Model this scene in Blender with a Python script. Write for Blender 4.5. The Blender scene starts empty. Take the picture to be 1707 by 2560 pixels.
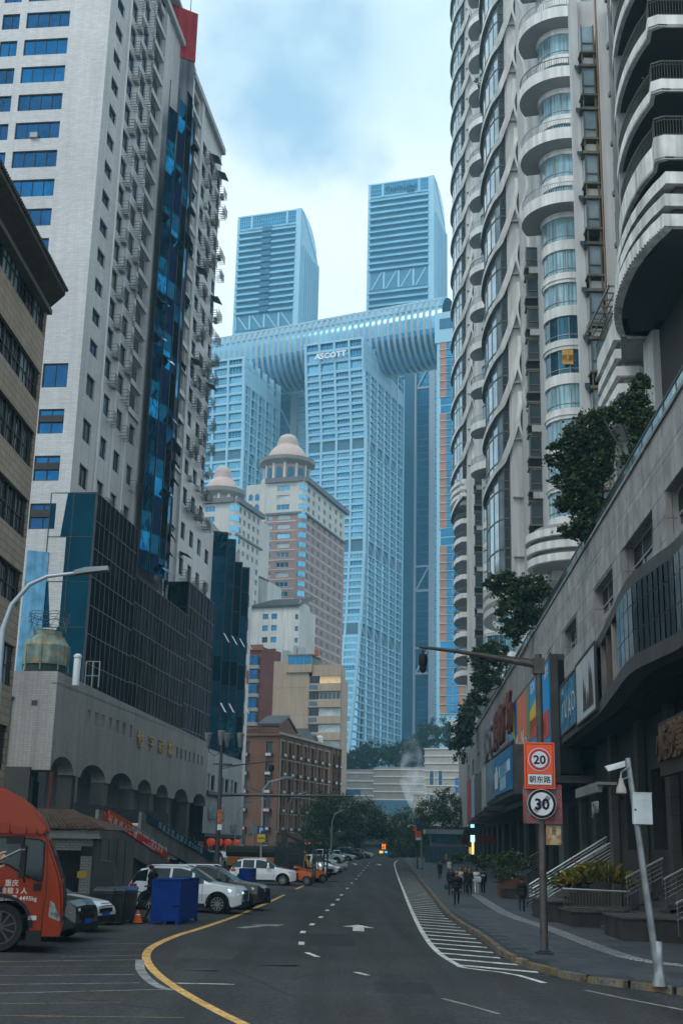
import bpy, math, random
from mathutils import Vector, Matrix
random.seed(7)
S_=bpy.context.scene
# ---------------------------------------------------------------- camera
F_=3064.;CX,CY=853.5,1280.;PITCH=math.radians(15.3);ROLL=math.radians(1.3);CH=2.7
cd=bpy.data.cameras.new('camera');cam=bpy.data.objects.new('camera',cd);S_.collection.objects.link(cam);S_.camera=cam
cam.matrix_world=Matrix.Translation((0,0,CH))@Matrix.Rotation(math.pi/2+PITCH,4,'X')@Matrix.Rotation(ROLL,4,'Z')
cd.sensor_fit='VERTICAL';cd.sensor_height=24;cd.lens=24*F_/2560;cd.clip_start=.1;cd.clip_end=6000
# ---------------------------------------------------------------- sky and light
SUN_EL,SUN_AZ=math.radians(52),math.radians(222)      # azimuth clockwise from +Y
w=bpy.data.worlds.new('World');S_.world=w;w.use_nodes=True
N=w.node_tree.nodes;L=w.node_tree.links;N.clear()
def nd(t,**k):
    n=N.new(t)
    for a,b in k.items(): setattr(n,a,b)
    return n
wo=nd('ShaderNodeOutputWorld');bg=nd('ShaderNodeBackground');bg.inputs[1].default_value=.1
sky=nd('ShaderNodeTexSky',sky_type='NISHITA',sun_disc=False,sun_elevation=SUN_EL,sun_rotation=SUN_AZ,air_density=1.3,dust_density=2.)
tc=nd('ShaderNodeTexCoord')
no=nd('ShaderNodeTexNoise');no.inputs['Scale'].default_value=1.7;no.inputs['Detail'].default_value=5;no.inputs['Roughness'].default_value=.5
mp=nd('ShaderNodeMapping');mp.inputs['Scale'].default_value=(1,1,1.6);mp.inputs['Location'].default_value=(.35,.1,.0)
L.new(tc.outputs['Generated'],mp.inputs[0]);L.new(mp.outputs[0],no.inputs['Vector'])
# a break in the clouds ahead, high up, with ragged edges
dp=nd('ShaderNodeVectorMath',operation='DOT_PRODUCT');dp.inputs[1].default_value=(-.036,.813,.581)
L.new(tc.outputs['Generated'],dp.inputs[0])
n2=nd('ShaderNodeTexNoise');n2.inputs['Scale'].default_value=7;n2.inputs['Detail'].default_value=6;n2.inputs['Roughness'].default_value=.55
L.new(tc.outputs['Generated'],n2.inputs['Vector'])
ad=nd('ShaderNodeMath',operation='MULTIPLY_ADD');ad.inputs[1].default_value=.028;L.new(n2.outputs['Fac'],ad.inputs[0]);L.new(dp.outputs['Value'],ad.inputs[2])
r1=nd('ShaderNodeMapRange',interpolation_type='SMOOTHSTEP');r1.inputs['From Min'].default_value=1.007;r1.inputs['From Max'].default_value=1.0155;L.new(ad.outputs[0],r1.inputs[0])
r2=nd('ShaderNodeMapRange',interpolation_type='SMOOTHSTEP');r2.inputs['From Min'].default_value=.56;r2.inputs['From Max'].default_value=.78;L.new(no.outputs['Fac'],r2.inputs[0])
mx=nd('ShaderNodeMath',operation='MAXIMUM');L.new(r1.outputs[0],mx.inputs[0]);L.new(r2.outputs[0],mx.inputs[1])
ml=nd('ShaderNodeMath',operation='MULTIPLY');ml.inputs[1].default_value=.62;L.new(mx.outputs[0],ml.inputs[0])
# cloud colour: cool white with soft billows
cr=nd('ShaderNodeValToRGB');cr.color_ramp.elements[0].color=(5.6,7.9,9.0,1);cr.color_ramp.elements[1].color=(8.9,9.9,10.3,1)
cr.color_ramp.elements[0].position=.3;cr.color_ramp.elements[1].position=.66
L.new(n2.outputs['Fac'],cr.inputs[0])
# bright bank low over the far towers
sx=nd('ShaderNodeSeparateXYZ');L.new(tc.outputs['Generated'],sx.inputs[0])
r3=nd('ShaderNodeMapRange',interpolation_type='SMOOTHSTEP');r3.inputs['From Min'].default_value=.60;r3.inputs['From Max'].default_value=.46;L.new(sx.outputs['Z'],r3.inputs[0])
mb=nd('ShaderNodeMixRGB',blend_type='MIX');mb.inputs[2].default_value=(8.9,10.0,10.4,1);L.new(r3.outputs[0],mb.inputs[0]);L.new(cr.outputs[0],mb.inputs[1])
sk=nd('ShaderNodeMixRGB',blend_type='MULTIPLY');sk.inputs[0].default_value=1;sk.inputs[2].default_value=(.62,1.75,1.95,1);L.new(sky.outputs[0],sk.inputs[1])
mm=nd('ShaderNodeMixRGB',blend_type='MIX');L.new(ml.outputs[0],mm.inputs[0]);L.new(mb.outputs[0],mm.inputs[1]);L.new(sk.outputs[0],mm.inputs[2])
L.new(mm.outputs[0],bg.inputs[0]);L.new(bg.outputs[0],wo.inputs[0])
sd=bpy.data.lights.new('sun','SUN');sd.energy=.9;sd.angle=math.radians(18);sd.color=(1,.95,.88)
sun=bpy.data.objects.new('sun',sd);S_.collection.objects.link(sun)
v=Vector((math.sin(SUN_AZ)*math.cos(SUN_EL),math.cos(SUN_AZ)*math.cos(SUN_EL),math.sin(SUN_EL)))
sun.rotation_euler=v.to_track_quat('Z','Y').to_euler()
S_.view_settings.view_transform='Standard';S_.view_settings.look='None';S_.view_settings.exposure=.27;S_.view_settings.gamma=1
S_.view_settings.use_curve_mapping=False
cy=S_.cycles;cy.use_denoising=True;cy.max_bounces=6;cy.diffuse_bounces=3;cy.glossy_bounces=3;cy.transmission_bounces=3;cy.volume_bounces=3;cy.transparent_max_bounces=8
cy.use_adaptive_sampling=True;cy.adaptive_threshold=.02
# ---------------------------------------------------------------- picture geometry -> world
def ray(px,py):
    x,y,z=px-CX,-(py-CY),-F_
    c,s=math.cos(ROLL),math.sin(ROLL); x,y=c*x-s*y,s*x+c*y
    a=math.pi/2+PITCH;c,s=math.cos(a),math.sin(a); y,z=c*y-s*z,s*y+c*z
    return (x,y,z)
def at(px,py,Y):
    x,y,z=ray(px,py);t=Y/y
    return (x*t,Y,CH+z*t)
def rise(Y):
    t=min(max((Y-110)/110,0),1);r=1.3*t*t*(3-2*t)
    if Y>260: r-=(Y-260)*.03
    return r
def gz(X,Y): return -.027*min(max(X,-12),12)+rise(Y)
def G(px,py,dz=0):
    x,y,z=ray(px,py);f=lambda Y:CH+z/y*Y-gz(x/y*Y,Y)-dz
    Y=5.
    while Y<400 and f(Y)>=0: Y+=.5
    lo,hi=Y-.5,Y
    for _ in range(24):
        m=(lo+hi)/2
        if f(m)<0: hi=m
        else: lo=m
    return Vector((x/y*hi,hi,gz(x/y*hi,hi)+dz))
def hd(vx):
    y0,y1=-3000.,9000.
    for _ in range(60):
        m=(y0+y1)/2
        if ray(vx,m)[2]>0: y0=m
        else: y1=m
    x,y,z=ray(vx,y0);l=math.hypot(x,y);return (x/l,y/l)
class Fc:
    "a facade: local x runs along it to the right, local y goes into it, z up"
    def __init__(s,px=0,py=0,D=1,vx=0,k='F',o=None,a=None):
        if o is not None: s.o=(o[0],o[1]);s.a=a
        else:
            X,Y,Z=at(px,py,D);s.o=(X,Y);dx,dy=hd(vx)
            if k=='R' or (k=='F' and dx<0): dx,dy=-dx,-dy
            s.a=(dx,dy)
        s.n=(-s.a[1],s.a[0]);s.rz=math.atan2(s.a[1],s.a[0])
    def w(s,u,v=0,z=0): return (s.o[0]+s.a[0]*u+s.n[0]*v,s.o[1]+s.a[1]*u+s.n[1]*v,z)
    def uz(s,px,py,v=0):
        x,y,z=ray(px,py);ox,oy=s.o[0]+s.n[0]*v,s.o[1]+s.n[1]*v
        t=(ox*s.n[0]+oy*s.n[1])/(x*s.n[0]+y*s.n[1])
        return ((x*t-ox)*s.a[0]+(y*t-oy)*s.a[1],CH+z*t)
    def at(s,u,v=0): return Fc(o=s.w(u,v),a=s.a)
    def left(s,u=0,v=0):  return Fc(o=s.w(u,v),a=(s.n[0],s.n[1]))     # side face at a right-hand corner: faces right
    def front(s,u=0,v=0): return Fc(o=s.w(u,v),a=(-s.n[0],-s.n[1]))   # side face turned the other way: faces back along -x
# ---------------------------------------------------------------- materials
MT={}
def M(name,col,rough=.7,metal=0,var=.12,vs=.35,streak=0.,fine=0.,bump=0.,emit=0,tile=None,spec=None,alpha=None,tint2=None,pleat=0,lane=0):
    """tile=(w,h,mortar,mortar_dark): fine tile joints in wall coordinates"""
    if name in MT: return MT[name]
    m=bpy.data.materials.new(name);m.use_nodes=True;n=m.node_tree.nodes;l=m.node_tree.links
    b=n['Principled BSDF'];b.inputs['Roughness'].default_value=rough;b.inputs['Metallic'].default_value=metal
    if spec is None and rough>=.5 and metal==0: spec=.16
    if spec is not None: b.inputs['Specular IOR Level'].default_value=spec
    c=(*col,1);b.inputs['Base Color'].default_value=c
    if emit:
        b.inputs['Emission Color'].default_value=c;b.inputs['Emission Strength'].default_value=emit
    if alpha is not None: b.inputs['Alpha'].default_value=alpha
    if var or streak or fine or bump or tile or pleat or lane:
        g=n.new('ShaderNodeNewGeometry');cur=None
        def mul(fac,lo,hi,src=None):
            nonlocal cur
            r=n.new('ShaderNodeMapRange');r.inputs['From Min'].default_value=.3;r.inputs['From Max'].default_value=.7
            r.inputs['To Min'].default_value=lo;r.inputs['To Max'].default_value=hi;l.new(fac,r.inputs[0])
            x=n.new('ShaderNodeMixRGB');x.blend_type='MULTIPLY';x.inputs[0].default_value=1
            if cur is None: x.inputs[1].default_value=c
            else: l.new(cur,x.inputs[1])
            l.new(r.outputs[0],x.inputs[2]);cur=x.outputs[0]
        def noise(scale,sc=(1,1,1),det=4):
            mpn=n.new('ShaderNodeMapping');mpn.inputs['Scale'].default_value=sc;l.new(g.outputs['Position'],mpn.inputs[0])
            t=n.new('ShaderNodeTexNoise');t.inputs['Scale'].default_value=scale;t.inputs['Detail'].default_value=det;l.new(mpn.outputs[0],t.inputs['Vector']);return t.outputs['Fac']
        if tint2:
            f=noise(vs*1.7);x=n.new('ShaderNodeMixRGB');x.inputs[1].default_value=c;x.inputs[2].default_value=(*tint2,1)
            r=n.new('ShaderNodeMapRange');r.inputs['From Min'].default_value=.42;r.inputs['From Max'].default_value=.62;l.new(f,r.inputs[0]);l.new(r.outputs[0],x.inputs[0]);cur=x.outputs[0]
        if var: mul(noise(vs),1-var,1+var)
        if streak: mul(noise(.9,(2.2,2.2,.12),5),1-streak,1+streak*.4)
        if fine: mul(noise(14,det=2),1-fine,1+fine)
        if pleat: mul(noise(2.6,(2.2,2.2,.06),3),1-pleat,1+pleat)
        if lane: mul(noise(.9,(1.3,.035,1),4),1-lane,1+lane*.7)
        if tile:
            tcn=n.new('ShaderNodeTexCoord');s=n.new('ShaderNodeSeparateXYZ');l.new(tcn.outputs['Object'],s.inputs[0])
            k=n.new('ShaderNodeCombineXYZ');sm=n.new('ShaderNodeMath');l.new(s.outputs['X'],sm.inputs[0]);l.new(s.outputs['Y'],sm.inputs[1])
            l.new(sm.outputs[0],k.inputs[0]);l.new(s.outputs['Z'],k.inputs[1])
            br=n.new('ShaderNodeTexBrick');br.inputs['Scale'].default_value=1;br.inputs['Brick Width'].default_value=tile[0];br.inputs['Row Height'].default_value=tile[1]
            br.inputs['Mortar Size'].default_value=tile[2];br.offset=tile[4] if len(tile)>4 else .5
            br.inputs['Color1'].default_value=(1,1,1,1);br.inputs['Color2'].default_value=(.86,.86,.86,1);br.inputs['Mortar'].default_value=(tile[3],)*3+(1,);l.new(k.outputs[0],br.inputs['Vector'])
            x=n.new('ShaderNodeMixRGB');x.blend_type='MULTIPLY';x.inputs[0].default_value=1
            if cur is None: x.inputs[1].default_value=c
            else: l.new(cur,x.inputs[1])
            l.new(br.outputs['Color'],x.inputs[2]);cur=x.outputs[0]
        if cur is not None: l.new(cur,b.inputs['Base Color'])
        if bump:
            bp=n.new('ShaderNodeBump');bp.inputs['Strength'].default_value=bump;bp.inputs['Distance'].default_value=.02
            l.new(noise(9,det=5),bp.inputs['Height']);l.new(bp.outputs[0],b.inputs['Normal'])
    MT[name]=m;return m
def glass(name,col,metal=.75,rough=.07,wob=.02,var=.25,sc=.6,pleat=0,edge=None):
    "reflective coated glass: mirror-like, slightly wavy, panes a little uneven"
    if name in MT: return MT[name]
    m=M(name,col,rough,metal,var=var,vs=sc,pleat=pleat)
    if edge: m.node_tree.nodes['Principled BSDF'].inputs['Specular Tint'].default_value=(*edge,1)
    n=m.node_tree.nodes;l=m.node_tree.links;g=n.new('ShaderNodeNewGeometry')
    t=n.new('ShaderNodeTexNoise');t.inputs['Scale'].default_value=.9;t.inputs['Detail'].default_value=3;l.new(g.outputs['Position'],t.inputs['Vector'])
    bp=n.new('ShaderNodeBump');bp.inputs['Strength'].default_value=1;bp.inputs['Distance'].default_value=wob;l.new(t.outputs['Fac'],bp.inputs['Height']);l.new(bp.outputs[0],n['Principled BSDF'].inputs['Normal'])
    return m
# ---------------------------------------------------------------- mesh building
class MB:
    def __init__(s): s.v=[];s.f=[];s.m=[]
    def add(s,v,f,m=0):
        o=len(s.v);s.v+=[tuple(p) for p in v];s.f+=[tuple(i+o for i in q) for q in f];s.m+=[m]*len(f);return s
    def box(s,x0,x1,y0,y1,z0,z1,m=0):
        return s.add([(x0,y0,z0),(x1,y0,z0),(x1,y1,z0),(x0,y1,z0),(x0,y0,z1),(x1,y0,z1),(x1,y1,z1),(x0,y1,z1)],
            [(0,3,2,1),(4,5,6,7),(0,1,5,4),(1,2,6,5),(2,3,7,6),(3,0,4,7)],m)
    def quad(s,a,b,c,d,m=0): return s.add([a,b,c,d],[(0,1,2,3)],m)
    def prism(s,pts,z0,z1,m=0,cap=True):
        "pts ccw in xy; z0,z1 numbers or callables (x,y)"
        n=len(pts);h=lambda z,p:z(*p) if callable(z) else z
        v=[(x,y,h(z0,(x,y))) for x,y in pts]+[(x,y,h(z1,(x,y))) for x,y in pts]
        f=[(i,(i+1)%n,n+(i+1)%n,n+i) for i in range(n)]
        if cap: f+=[tuple(range(n-1,-1,-1)),tuple(range(n,2*n))]
        return s.add(v,f,m)
    def xz(s,pts,y0,y1,m=0):
        "polygon in xz (ccw seen from -y) extruded from y0 to y1"
        n=len(pts);v=[(x,y0,z) for x,z in pts]+[(x,y1,z) for x,z in pts]
        f=[(i,n+i,n+(i+1)%n,(i+1)%n) for i in range(n)]+[tuple(range(n)),tuple(range(2*n-1,n-1,-1))]
        return s.add(v,f,m)
    def tube(s,path,r,k=8,m=0,cap=True):
        P=[Vector(p) for p in path];n=len(P);R=r if isinstance(r,(list,tuple)) else [r]*n
        o=len(s.v);up=None
        for i,p in enumerate(P):
            d=((P[min(i+1,n-1)]-P[max(i-1,0)]) or Vector((0,0,1))).normalized()
            if up is None: up=d.orthogonal().normalized()
            up=(up-d*up.dot(d));up=up.normalized() if up.length>1e-6 else d.orthogonal().normalized()
            b=d.cross(up)
            for j in range(k):
                a=2*math.pi*j/k;q=p+(up*math.cos(a)+b*math.sin(a))*R[i];s.v.append(tuple(q))
        for i in range(n-1):
            for j in range(k):
                a=o+i*k+j;b_=o+i*k+(j+1)%k;s.f.append((a,b_,b_+k,a+k));s.m.append(m)
        if cap:
            s.f.append(tuple(o+j for j in range(k-1,-1,-1)));s.m.append(m)
            s.f.append(tuple(o+(n-1)*k+j for j in range(k)));s.m.append(m)
        return s
    def strip(s,inner,outer,z0,z1,m=0):
        "a curved wall between two plan paths of equal length; z0,z1 number or per-point list"
        n=len(inner);Z0=z0 if isinstance(z0,(list,tuple)) else [z0]*n;Z1=z1 if isinstance(z1,(list,tuple)) else [z1]*n
        o=len(s.v)
        for i in range(n): s.v+=[(*outer[i],Z0[i]),(*outer[i],Z1[i]),(*inner[i],Z1[i]),(*inner[i],Z0[i])]
        for i in range(n-1):
            a=o+4*i
            for j in range(4):
                k=(j+1)%4;s.f.append((a+j,a+4+j,a+4+k,a+k));s.m.append(m)
        s.f+= [(o,o+1,o+2,o+3),(o+4*n-1,o+4*n-2,o+4*n-3,o+4*n-4)];s.m+=[m,m]
        return s
    def ring(s,prof,k=24,c=(0,0),a0=0,a1=2*math.pi,m=0):
        "revolve profile [(r,z)] about the vertical through c"
        full=abs(a1-a0-2*math.pi)<1e-6;kk=k if full else k+1;o=len(s.v);n=len(prof)
        for i in range(kk):
            a=a0+(a1-a0)*i/k
            for r,z in prof: s.v.append((c[0]+r*math.cos(a),c[1]+r*math.sin(a),z))
        for i in range(k):
            for j in range(n-1):
                a=o+i*n+j;b=o+((i+1)%kk)*n+j;s.f.append((a,b,b+1,a+1));s.m.append(m)
        return s
    def mesh(s,name,mats,smooth=False):
        me=bpy.data.meshes.new(name);me.from_pydata(s.v,[],s.f)
        for x in (mats if isinstance(mats,(list,tuple)) else [mats]): me.materials.append(x)
        me.polygons.foreach_set('material_index',s.m)
        if smooth:
            me.polygons.foreach_set('use_smooth',[True]*len(s.f))
            if smooth!=True: me.set_sharp_from_angle(angle=math.radians(smooth))
        me.update();return me
COL=S_.collection.objects;W={}
def put(name,me,p=None,x=0,y=0,z=0,rz=0,**props):
    "link an object; x,y,z,rz are world values even when it has a parent"
    o=bpy.data.objects.new(name,me);COL.link(o);W[o]=(x,y,z,rz)
    if p is not None:
        X,Y,Z,R=W[p];o.parent=p;c,s=math.cos(-R),math.sin(-R);dx,dy=x-X,y-Y
        o.location=(c*dx-s*dy,s*dx+c*dy,z-Z);o.rotation_euler=(0,0,rz-R)
    else: o.location=(x,y,z);o.rotation_euler=(0,0,rz)
    for a,b in props.items(): o[a]=b
    return o
def thing(name,label,cat,x=0,y=0,z=0,rz=0,group=None,me=None):
    o=put(name,me,None,x,y,z,rz,label=label,category=cat)
    if group: o['group']=group
    return o
def onf(name,me,F,p,u=0,v=0,z=0,**k):
    X,Y,Z=F.w(u,v,z);return put(name,me,p,X,Y,Z,F.rz,**k)
def dup(root,x,y,z,rz,label,group=None):
    r=root.copy();COL.link(r);r.location=(x,y,z);r.rotation_euler=(0,0,rz);r['label']=label;W[r]=(x,y,z,rz)
    if group: r['group']=group
    for ch in root.children:
        c=ch.copy();COL.link(c);c.parent=r
        for g in ch.children:
            d=g.copy();COL.link(d);d.parent=c
    return r
CA={}
def cached(key,fn):
    if key not in CA: CA[key]=fn()
    return CA[key]
def wall(u0,u1,z0,z1,holes,mat,dep=.35,name='wall'):
    "a wall face with real openings and reveals, local facade coordinates"
    b=MB();H=[h for h in holes if h[1]>u0 and h[0]<u1 and h[3]>z0 and h[2]<z1]
    us=sorted({round(x,3) for x in [u0,u1]+[c for h in H for c in (max(h[0],u0),min(h[1],u1))]})
    zs=sorted({round(x,3) for x in [z0,z1]+[c for h in H for c in (max(h[2],z0),min(h[3],z1))]})
    for i in range(len(us)-1):
        cu=(us[i]+us[i+1])/2;run=None;hh=[h for h in H if h[0]<cu<h[1]]
        for j in range(len(zs)-1):
            cz=(zs[j]+zs[j+1])/2;hole=any(h[2]<cz<h[3] for h in hh)
            if not hole and run is None: run=zs[j]
            if (hole or j==len(zs)-2) and run is not None:
                top=zs[j] if hole else zs[j+1]
                if top>run: b.quad((us[i],0,run),(us[i+1],0,run),(us[i+1],0,top),(us[i],0,top))
                run=None
    for a,c,e,g in H:
        a,c,e,g=max(a,u0),min(c,u1),max(e,z0),min(g,z1)
        b.quad((a,0,e),(a,0,g),(a,dep,g),(a,dep,e));b.quad((c,0,g),(c,0,e),(c,dep,e),(c,dep,g))
        b.quad((a,0,g),(c,0,g),(c,dep,g),(a,dep,g));b.quad((c,0,e),(a,0,e),(a,dep,e),(c,dep,e))
    return b.mesh(name,mat)
def framem(w,h,nv,nh,fr,dep,mat):
    "window frame: border, nv-1 mullions, nh-1 transoms; origin lower left at the pane plane"
    def f():
        b=MB();b.box(0,w,-dep,0,0,fr).box(0,w,-dep,0,h-fr,h).box(0,fr,-dep,0,fr,h-fr).box(w-fr,w,-dep,0,fr,h-fr)
        for i in range(1,nv): x=w*i/nv;b.box(x-fr*.4,x+fr*.4,-dep*.9,0,fr,h-fr)
        for i in range(1,nh): z=h*i/nh;b.box(fr,w-fr,-dep*.8,0,z-fr*.4,z+fr*.4)
        return b.mesh('window_frame',mat)
    return cached(('fr',round(w,2),round(h,2),nv,nh,fr,dep,mat.name),f)
def panem(w,h,mat,y=.01,tilt=0):
    def f():
        b=MB();b.quad((.02,y,.02),(w-.02,y+tilt,.02),(w-.02,y+tilt,h-.02),(.02,y,h-.02));return b.mesh('pane',mat)
    return cached(('pa',round(w,2),round(h,2),mat.name,y,tilt),f)
def window(F,r,p,mf,mg,nv=1,nh=1,fr=.07,v=.2,dep=.06,name='window',sub=True):
    u0,u1,z0,z1=r;w,h=u1-u0,z1-z0
    mg=random.choice(mg) if isinstance(mg,(list,tuple)) else mg
    if sub:
        o=onf(name,framem(w,h,nv,nh,fr,dep,mf),F,p,u0,v,z0);onf('pane',panem(w,h,mg,.01,random.choice((0,.015,.03))),F,o,u0,v,z0)
    else:
        def f():
            b=MB();b.quad((0,.01,0),(w,.01,0),(w,.01,h),(0,.01,h),1)
            b.box(0,w,-dep,0,0,fr).box(0,w,-dep,0,h-fr,h).box(0,fr,-dep,0,fr,h-fr).box(w-fr,w,-dep,0,fr,h-fr)
            for i in range(1,nv): x=w*i/nv;b.box(x-fr*.4,x+fr*.4,-dep*.9,0,fr,h-fr)
            for i in range(1,nh): z=h*i/nh;b.box(fr,w-fr,-dep*.8,0,z-fr*.4,z+fr*.4)
            return b.mesh('window',[mf,mg])
        o=onf(name,cached(('wn',round(w,2),round(h,2),nv,nh,fr,mf.name,mg.name),f),F,p,u0,v,z0)
    return o
def text(name,s,size,mat,p,x,y,z,rz,ext=.01,bold=0,al='CENTER',tilt=None,sx=1,**k):
    "flat lettering standing on its baseline, facing local -y"
    def f():
        c=bpy.data.curves.new('t','FONT');c.body=s;c.size=size;c.extrude=ext;c.align_x=al;c.offset=bold;c.resolution_u=2
        o=bpy.data.objects.new('t',c);COL.link(o);bpy.context.view_layer.update()
        me=bpy.data.meshes.new_from_object(o.evaluated_get(bpy.context.evaluated_depsgraph_get()));bpy.data.objects.remove(o)
        me.transform(Matrix.Rotation(math.pi/2,4,'X')@Matrix.Diagonal((sx,1,1,1)))
        if tilt: me.transform(Matrix.Rotation(tilt,4,'Y'))
        me.materials.clear();me.materials.append(mat);return me
    return put(name,cached(('tx',s,size,mat.name,ext,al,tilt,bold,sx),f),p,x,y,z,rz,**k)
# ---------------------------------------------------------------- palette
asph=M('asphalt',(.038,.040,.045),.82,var=.18,vs=.25,fine=.4,bump=.6,tint2=(.041,.040,.039),lane=.3)
asph2=M('old_asphalt',(.040,.043,.049),.75,var=.3,vs=.5,fine=.35,bump=.5,tint2=(.062,.062,.066),lane=.15)
pave=M('paving_stone',(.085,.095,.115),.6,var=.22,vs=.7,fine=.25,bump=.3)
wpaint=M('white_road_paint',(.5,.5,.48),.7,var=.35,vs=2.5,fine=.4)
ypaint=M('yellow_road_paint',(.5,.3,.1),.7,var=.3,vs=2.5,fine=.35)
fpaint=M('faded_road_paint',(.2,.2,.2),.7,var=.4,vs=2.5,fine=.4)
fypaint=M('faded_yellow_paint',(.2,.14,.07),.7,var=.4,vs=2.5,fine=.4)
kerbm=M('kerb_stone',(.12,.115,.105),.8,var=.3,vs=1.2,fine=.3,tint2=(.17,.12,.06))
tile_w=M('white_wall_tile',(.55,.55,.56),.38,var=.07,vs=.12,streak=.10,tile=(.6,.2,.012,.62))
tile_s=M('white_wall_tile_street',(.50,.50,.51),.38,var=.07,vs=.12,streak=.22,tile=(.6,.2,.012,.58))
plain_g=M('grey_render',(.42,.42,.43),.8,var=.1,streak=.2)
tile_b=M('beige_wall_tile',(.36,.29,.215),.5,var=.08,vs=.15,streak=.16,tile=(1.0,.36,.018,.35))
tile_a=M('pale_mosaic',(.35,.335,.32),.7,var=.1,vs=.2,streak=.22,tile=(.3,.12,.012,.6,0))
dark=M('dark_metal',(.03,.033,.037),.45,.4,var=.2)
black=M('black_rubber',(.012,.012,.013),.6,var=.1)
grey=M('grey_metal',(.28,.30,.32),.45,.3,var=.15)
steel=M('stainless',(.66,.70,.72),.3,.55,var=.1)
wht=M('white_paint',(.68,.69,.70),.5,var=.06,streak=.05)
drk=M('dark_interior',(.012,.013,.015),.9,var=.2)
bl1=glass('blue_window_glass',(.008,.12,.30),.75,.08);bl2=glass('deep_blue_window_glass',(.008,.075,.19),.7,.1)
tl1=glass('teal_curtain_glass',(.012,.075,.125),.9,.06,.05,edge=(.20,.36,.46));tl2=glass('dark_curtain_glass',(.003,.030,.050),.92,.08,.05,edge=(.03,.19,.25));tl4=glass('azure_curtain_glass',(.015,.17,.36),.85,.08,.04,edge=(.3,.5,.6));tl5=glass('pale_teal_glass',(.07,.22,.29),.8,.1,.03,edge=(.35,.5,.55))
tl3=glass('open_sash_glass',(.05,.28,.46),.9,.05)
dg=glass('dark_window_glass',(.03,.045,.055),.6,.1);dg2=glass('dusky_window_glass',(.06,.085,.10),.5,.15)
cur=glass('curtained_window',(.25,.33,.38),.25,.3);cur2=glass('pale_curtained_window',(.42,.50,.54),.15,.35)
# ---------------------------------------------------------------- ground
def sheet(name,gx,gy,dz,mat,kind='structure'):
    b=MB();n=len(gx)
    for y in gy:
        for x in gx: b.v.append((x,y,gz(x,y)+dz))
    for j in range(len(gy)-1):
        for i in range(n-1): b.f.append((j*n+i,j*n+i+1,(j+1)*n+i+1,(j+1)*n+i));b.m.append(0)
    return put(name,b.mesh(name,mat),kind=kind)
sheet('ground',[-1500,-300,-60,-30,-12,-6,0,6,12,30,60,300,1500],[-60,-20]+[i*2 for i in range(0,160)]+[340,400,600,1000,2500],-.006,asph2)
def pl(*p): return [G(*q) for q in p]
YL=[(640,2575),(608,2560),(541,2527),(479,2493),(429,2462),(389,2431),(367,2400),(371,2377),(396,2359),(443,2339),(505,2320),(586,2292),(639,2270),(684,2250),(711,2237),(740,2223),(782,2203),(801,2189),(831,2173),(855,2161),(872,2152)]
KB=[(1790,2508),(1707,2490),(1632,2477),(1525,2466),(1386,2441),(1266,2398),(1199,2346),(1119,2290),(1070,2228),(1040,2190),(1016,2162),(1006,2149)]
KBg=pl(*KB);YLg=pl(*YL)
KBg=[Vector((KBg[0].x+8,KBg[0].y-22,0))]+KBg+[Vector((KBg[-1].x-1,KBg[-1].y+60,0)),Vector((KBg[-1].x-8,KBg[-1].y+150,0))]
def xat(line,y):
    for a,b in zip(line,line[1:]):
        if a.y<=y<=b.y: t=(y-a.y)/max(b.y-a.y,1e-6);return a.x+(b.x-a.x)*t
    return line[0].x if y<line[0].y else line[-1].x
# road sheet
b=MB();ys=[i*2. for i in range(-12,160)]
lf=sorted(YLg,key=lambda p:p.y)
nlast=None
for j,y in enumerate(ys):
    xl=-14+.0*y if y<60 else -14-.03*(y-60);xr=xat(KBg,y)
    xl=-12 if y<120 else -12-(y-120)*.10
    for i in range(9): x=xl+(xr-xl)*i/8;b.v.append((x,y,gz(x,y)+.002))
    if j:
        o=len(b.v)-18
        for i in range(8): b.f.append((o+i,o+i+1,o+10+i,o+9+i));b.m.append(0)
put('road',b.mesh('road',asph),kind='structure')
def smooth(P,n=4):
    out=[]
    for i in range(len(P)-1):
        p0,p1,p2,p3=P[max(i-1,0)],P[i],P[i+1],P[min(i+2,len(P)-1)]
        for k in range(n):
            t=k/n;out.append(.5*((2*p1)+(-p0+p2)*t+(2*p0-5*p1+4*p2-p3)*t*t+(-p0+3*p1-3*p2+p3)*t**3))
    return out+[P[-1]]
def band(b,P,wd,dz,m=0,dens=1.5):
    Q=[]
    for a,c in zip(P,P[1:]):
        k=max(1,int((c-a).length/dens));Q+=[a+(c-a)*(i/k) for i in range(k)]
    Q.append(P[-1]);o=len(b.v)
    for i,p in enumerate(Q):
        d=Q[min(i+1,len(Q)-1)]-Q[max(i-1,0)];nn=Vector((-d.y,d.x,0)).normalized()*wd/2
        for s in (1,-1): x,y=p.x+nn.x*s,p.y+nn.y*s;b.v.append((x,y,gz(x,y)+dz))
    for i in range(len(Q)-1): a=o+2*i;b.f.append((a,a+2,a+3,a+1));b.m.append(m)
b=MB();P=smooth(YLg);band(b,P[:P.index(YLg[14])+1],.2,.006);band(b,P[P.index(YLg[15]):],.18,.006)
mk=put('road_markings',b.mesh('yellow_edge_line',ypaint),kind='structure')
def mark(P,wd,mat,name='road_marking',dz=.007):
    b=MB();band(b,P,wd,dz);return put(name,b.mesh(name,mat),mk)
w6=lambda x,y:(300+x*.4464,1980+y*.4464)
w4=lambda x,y:(1007+x*.4464,1900+y*.4464)
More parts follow.
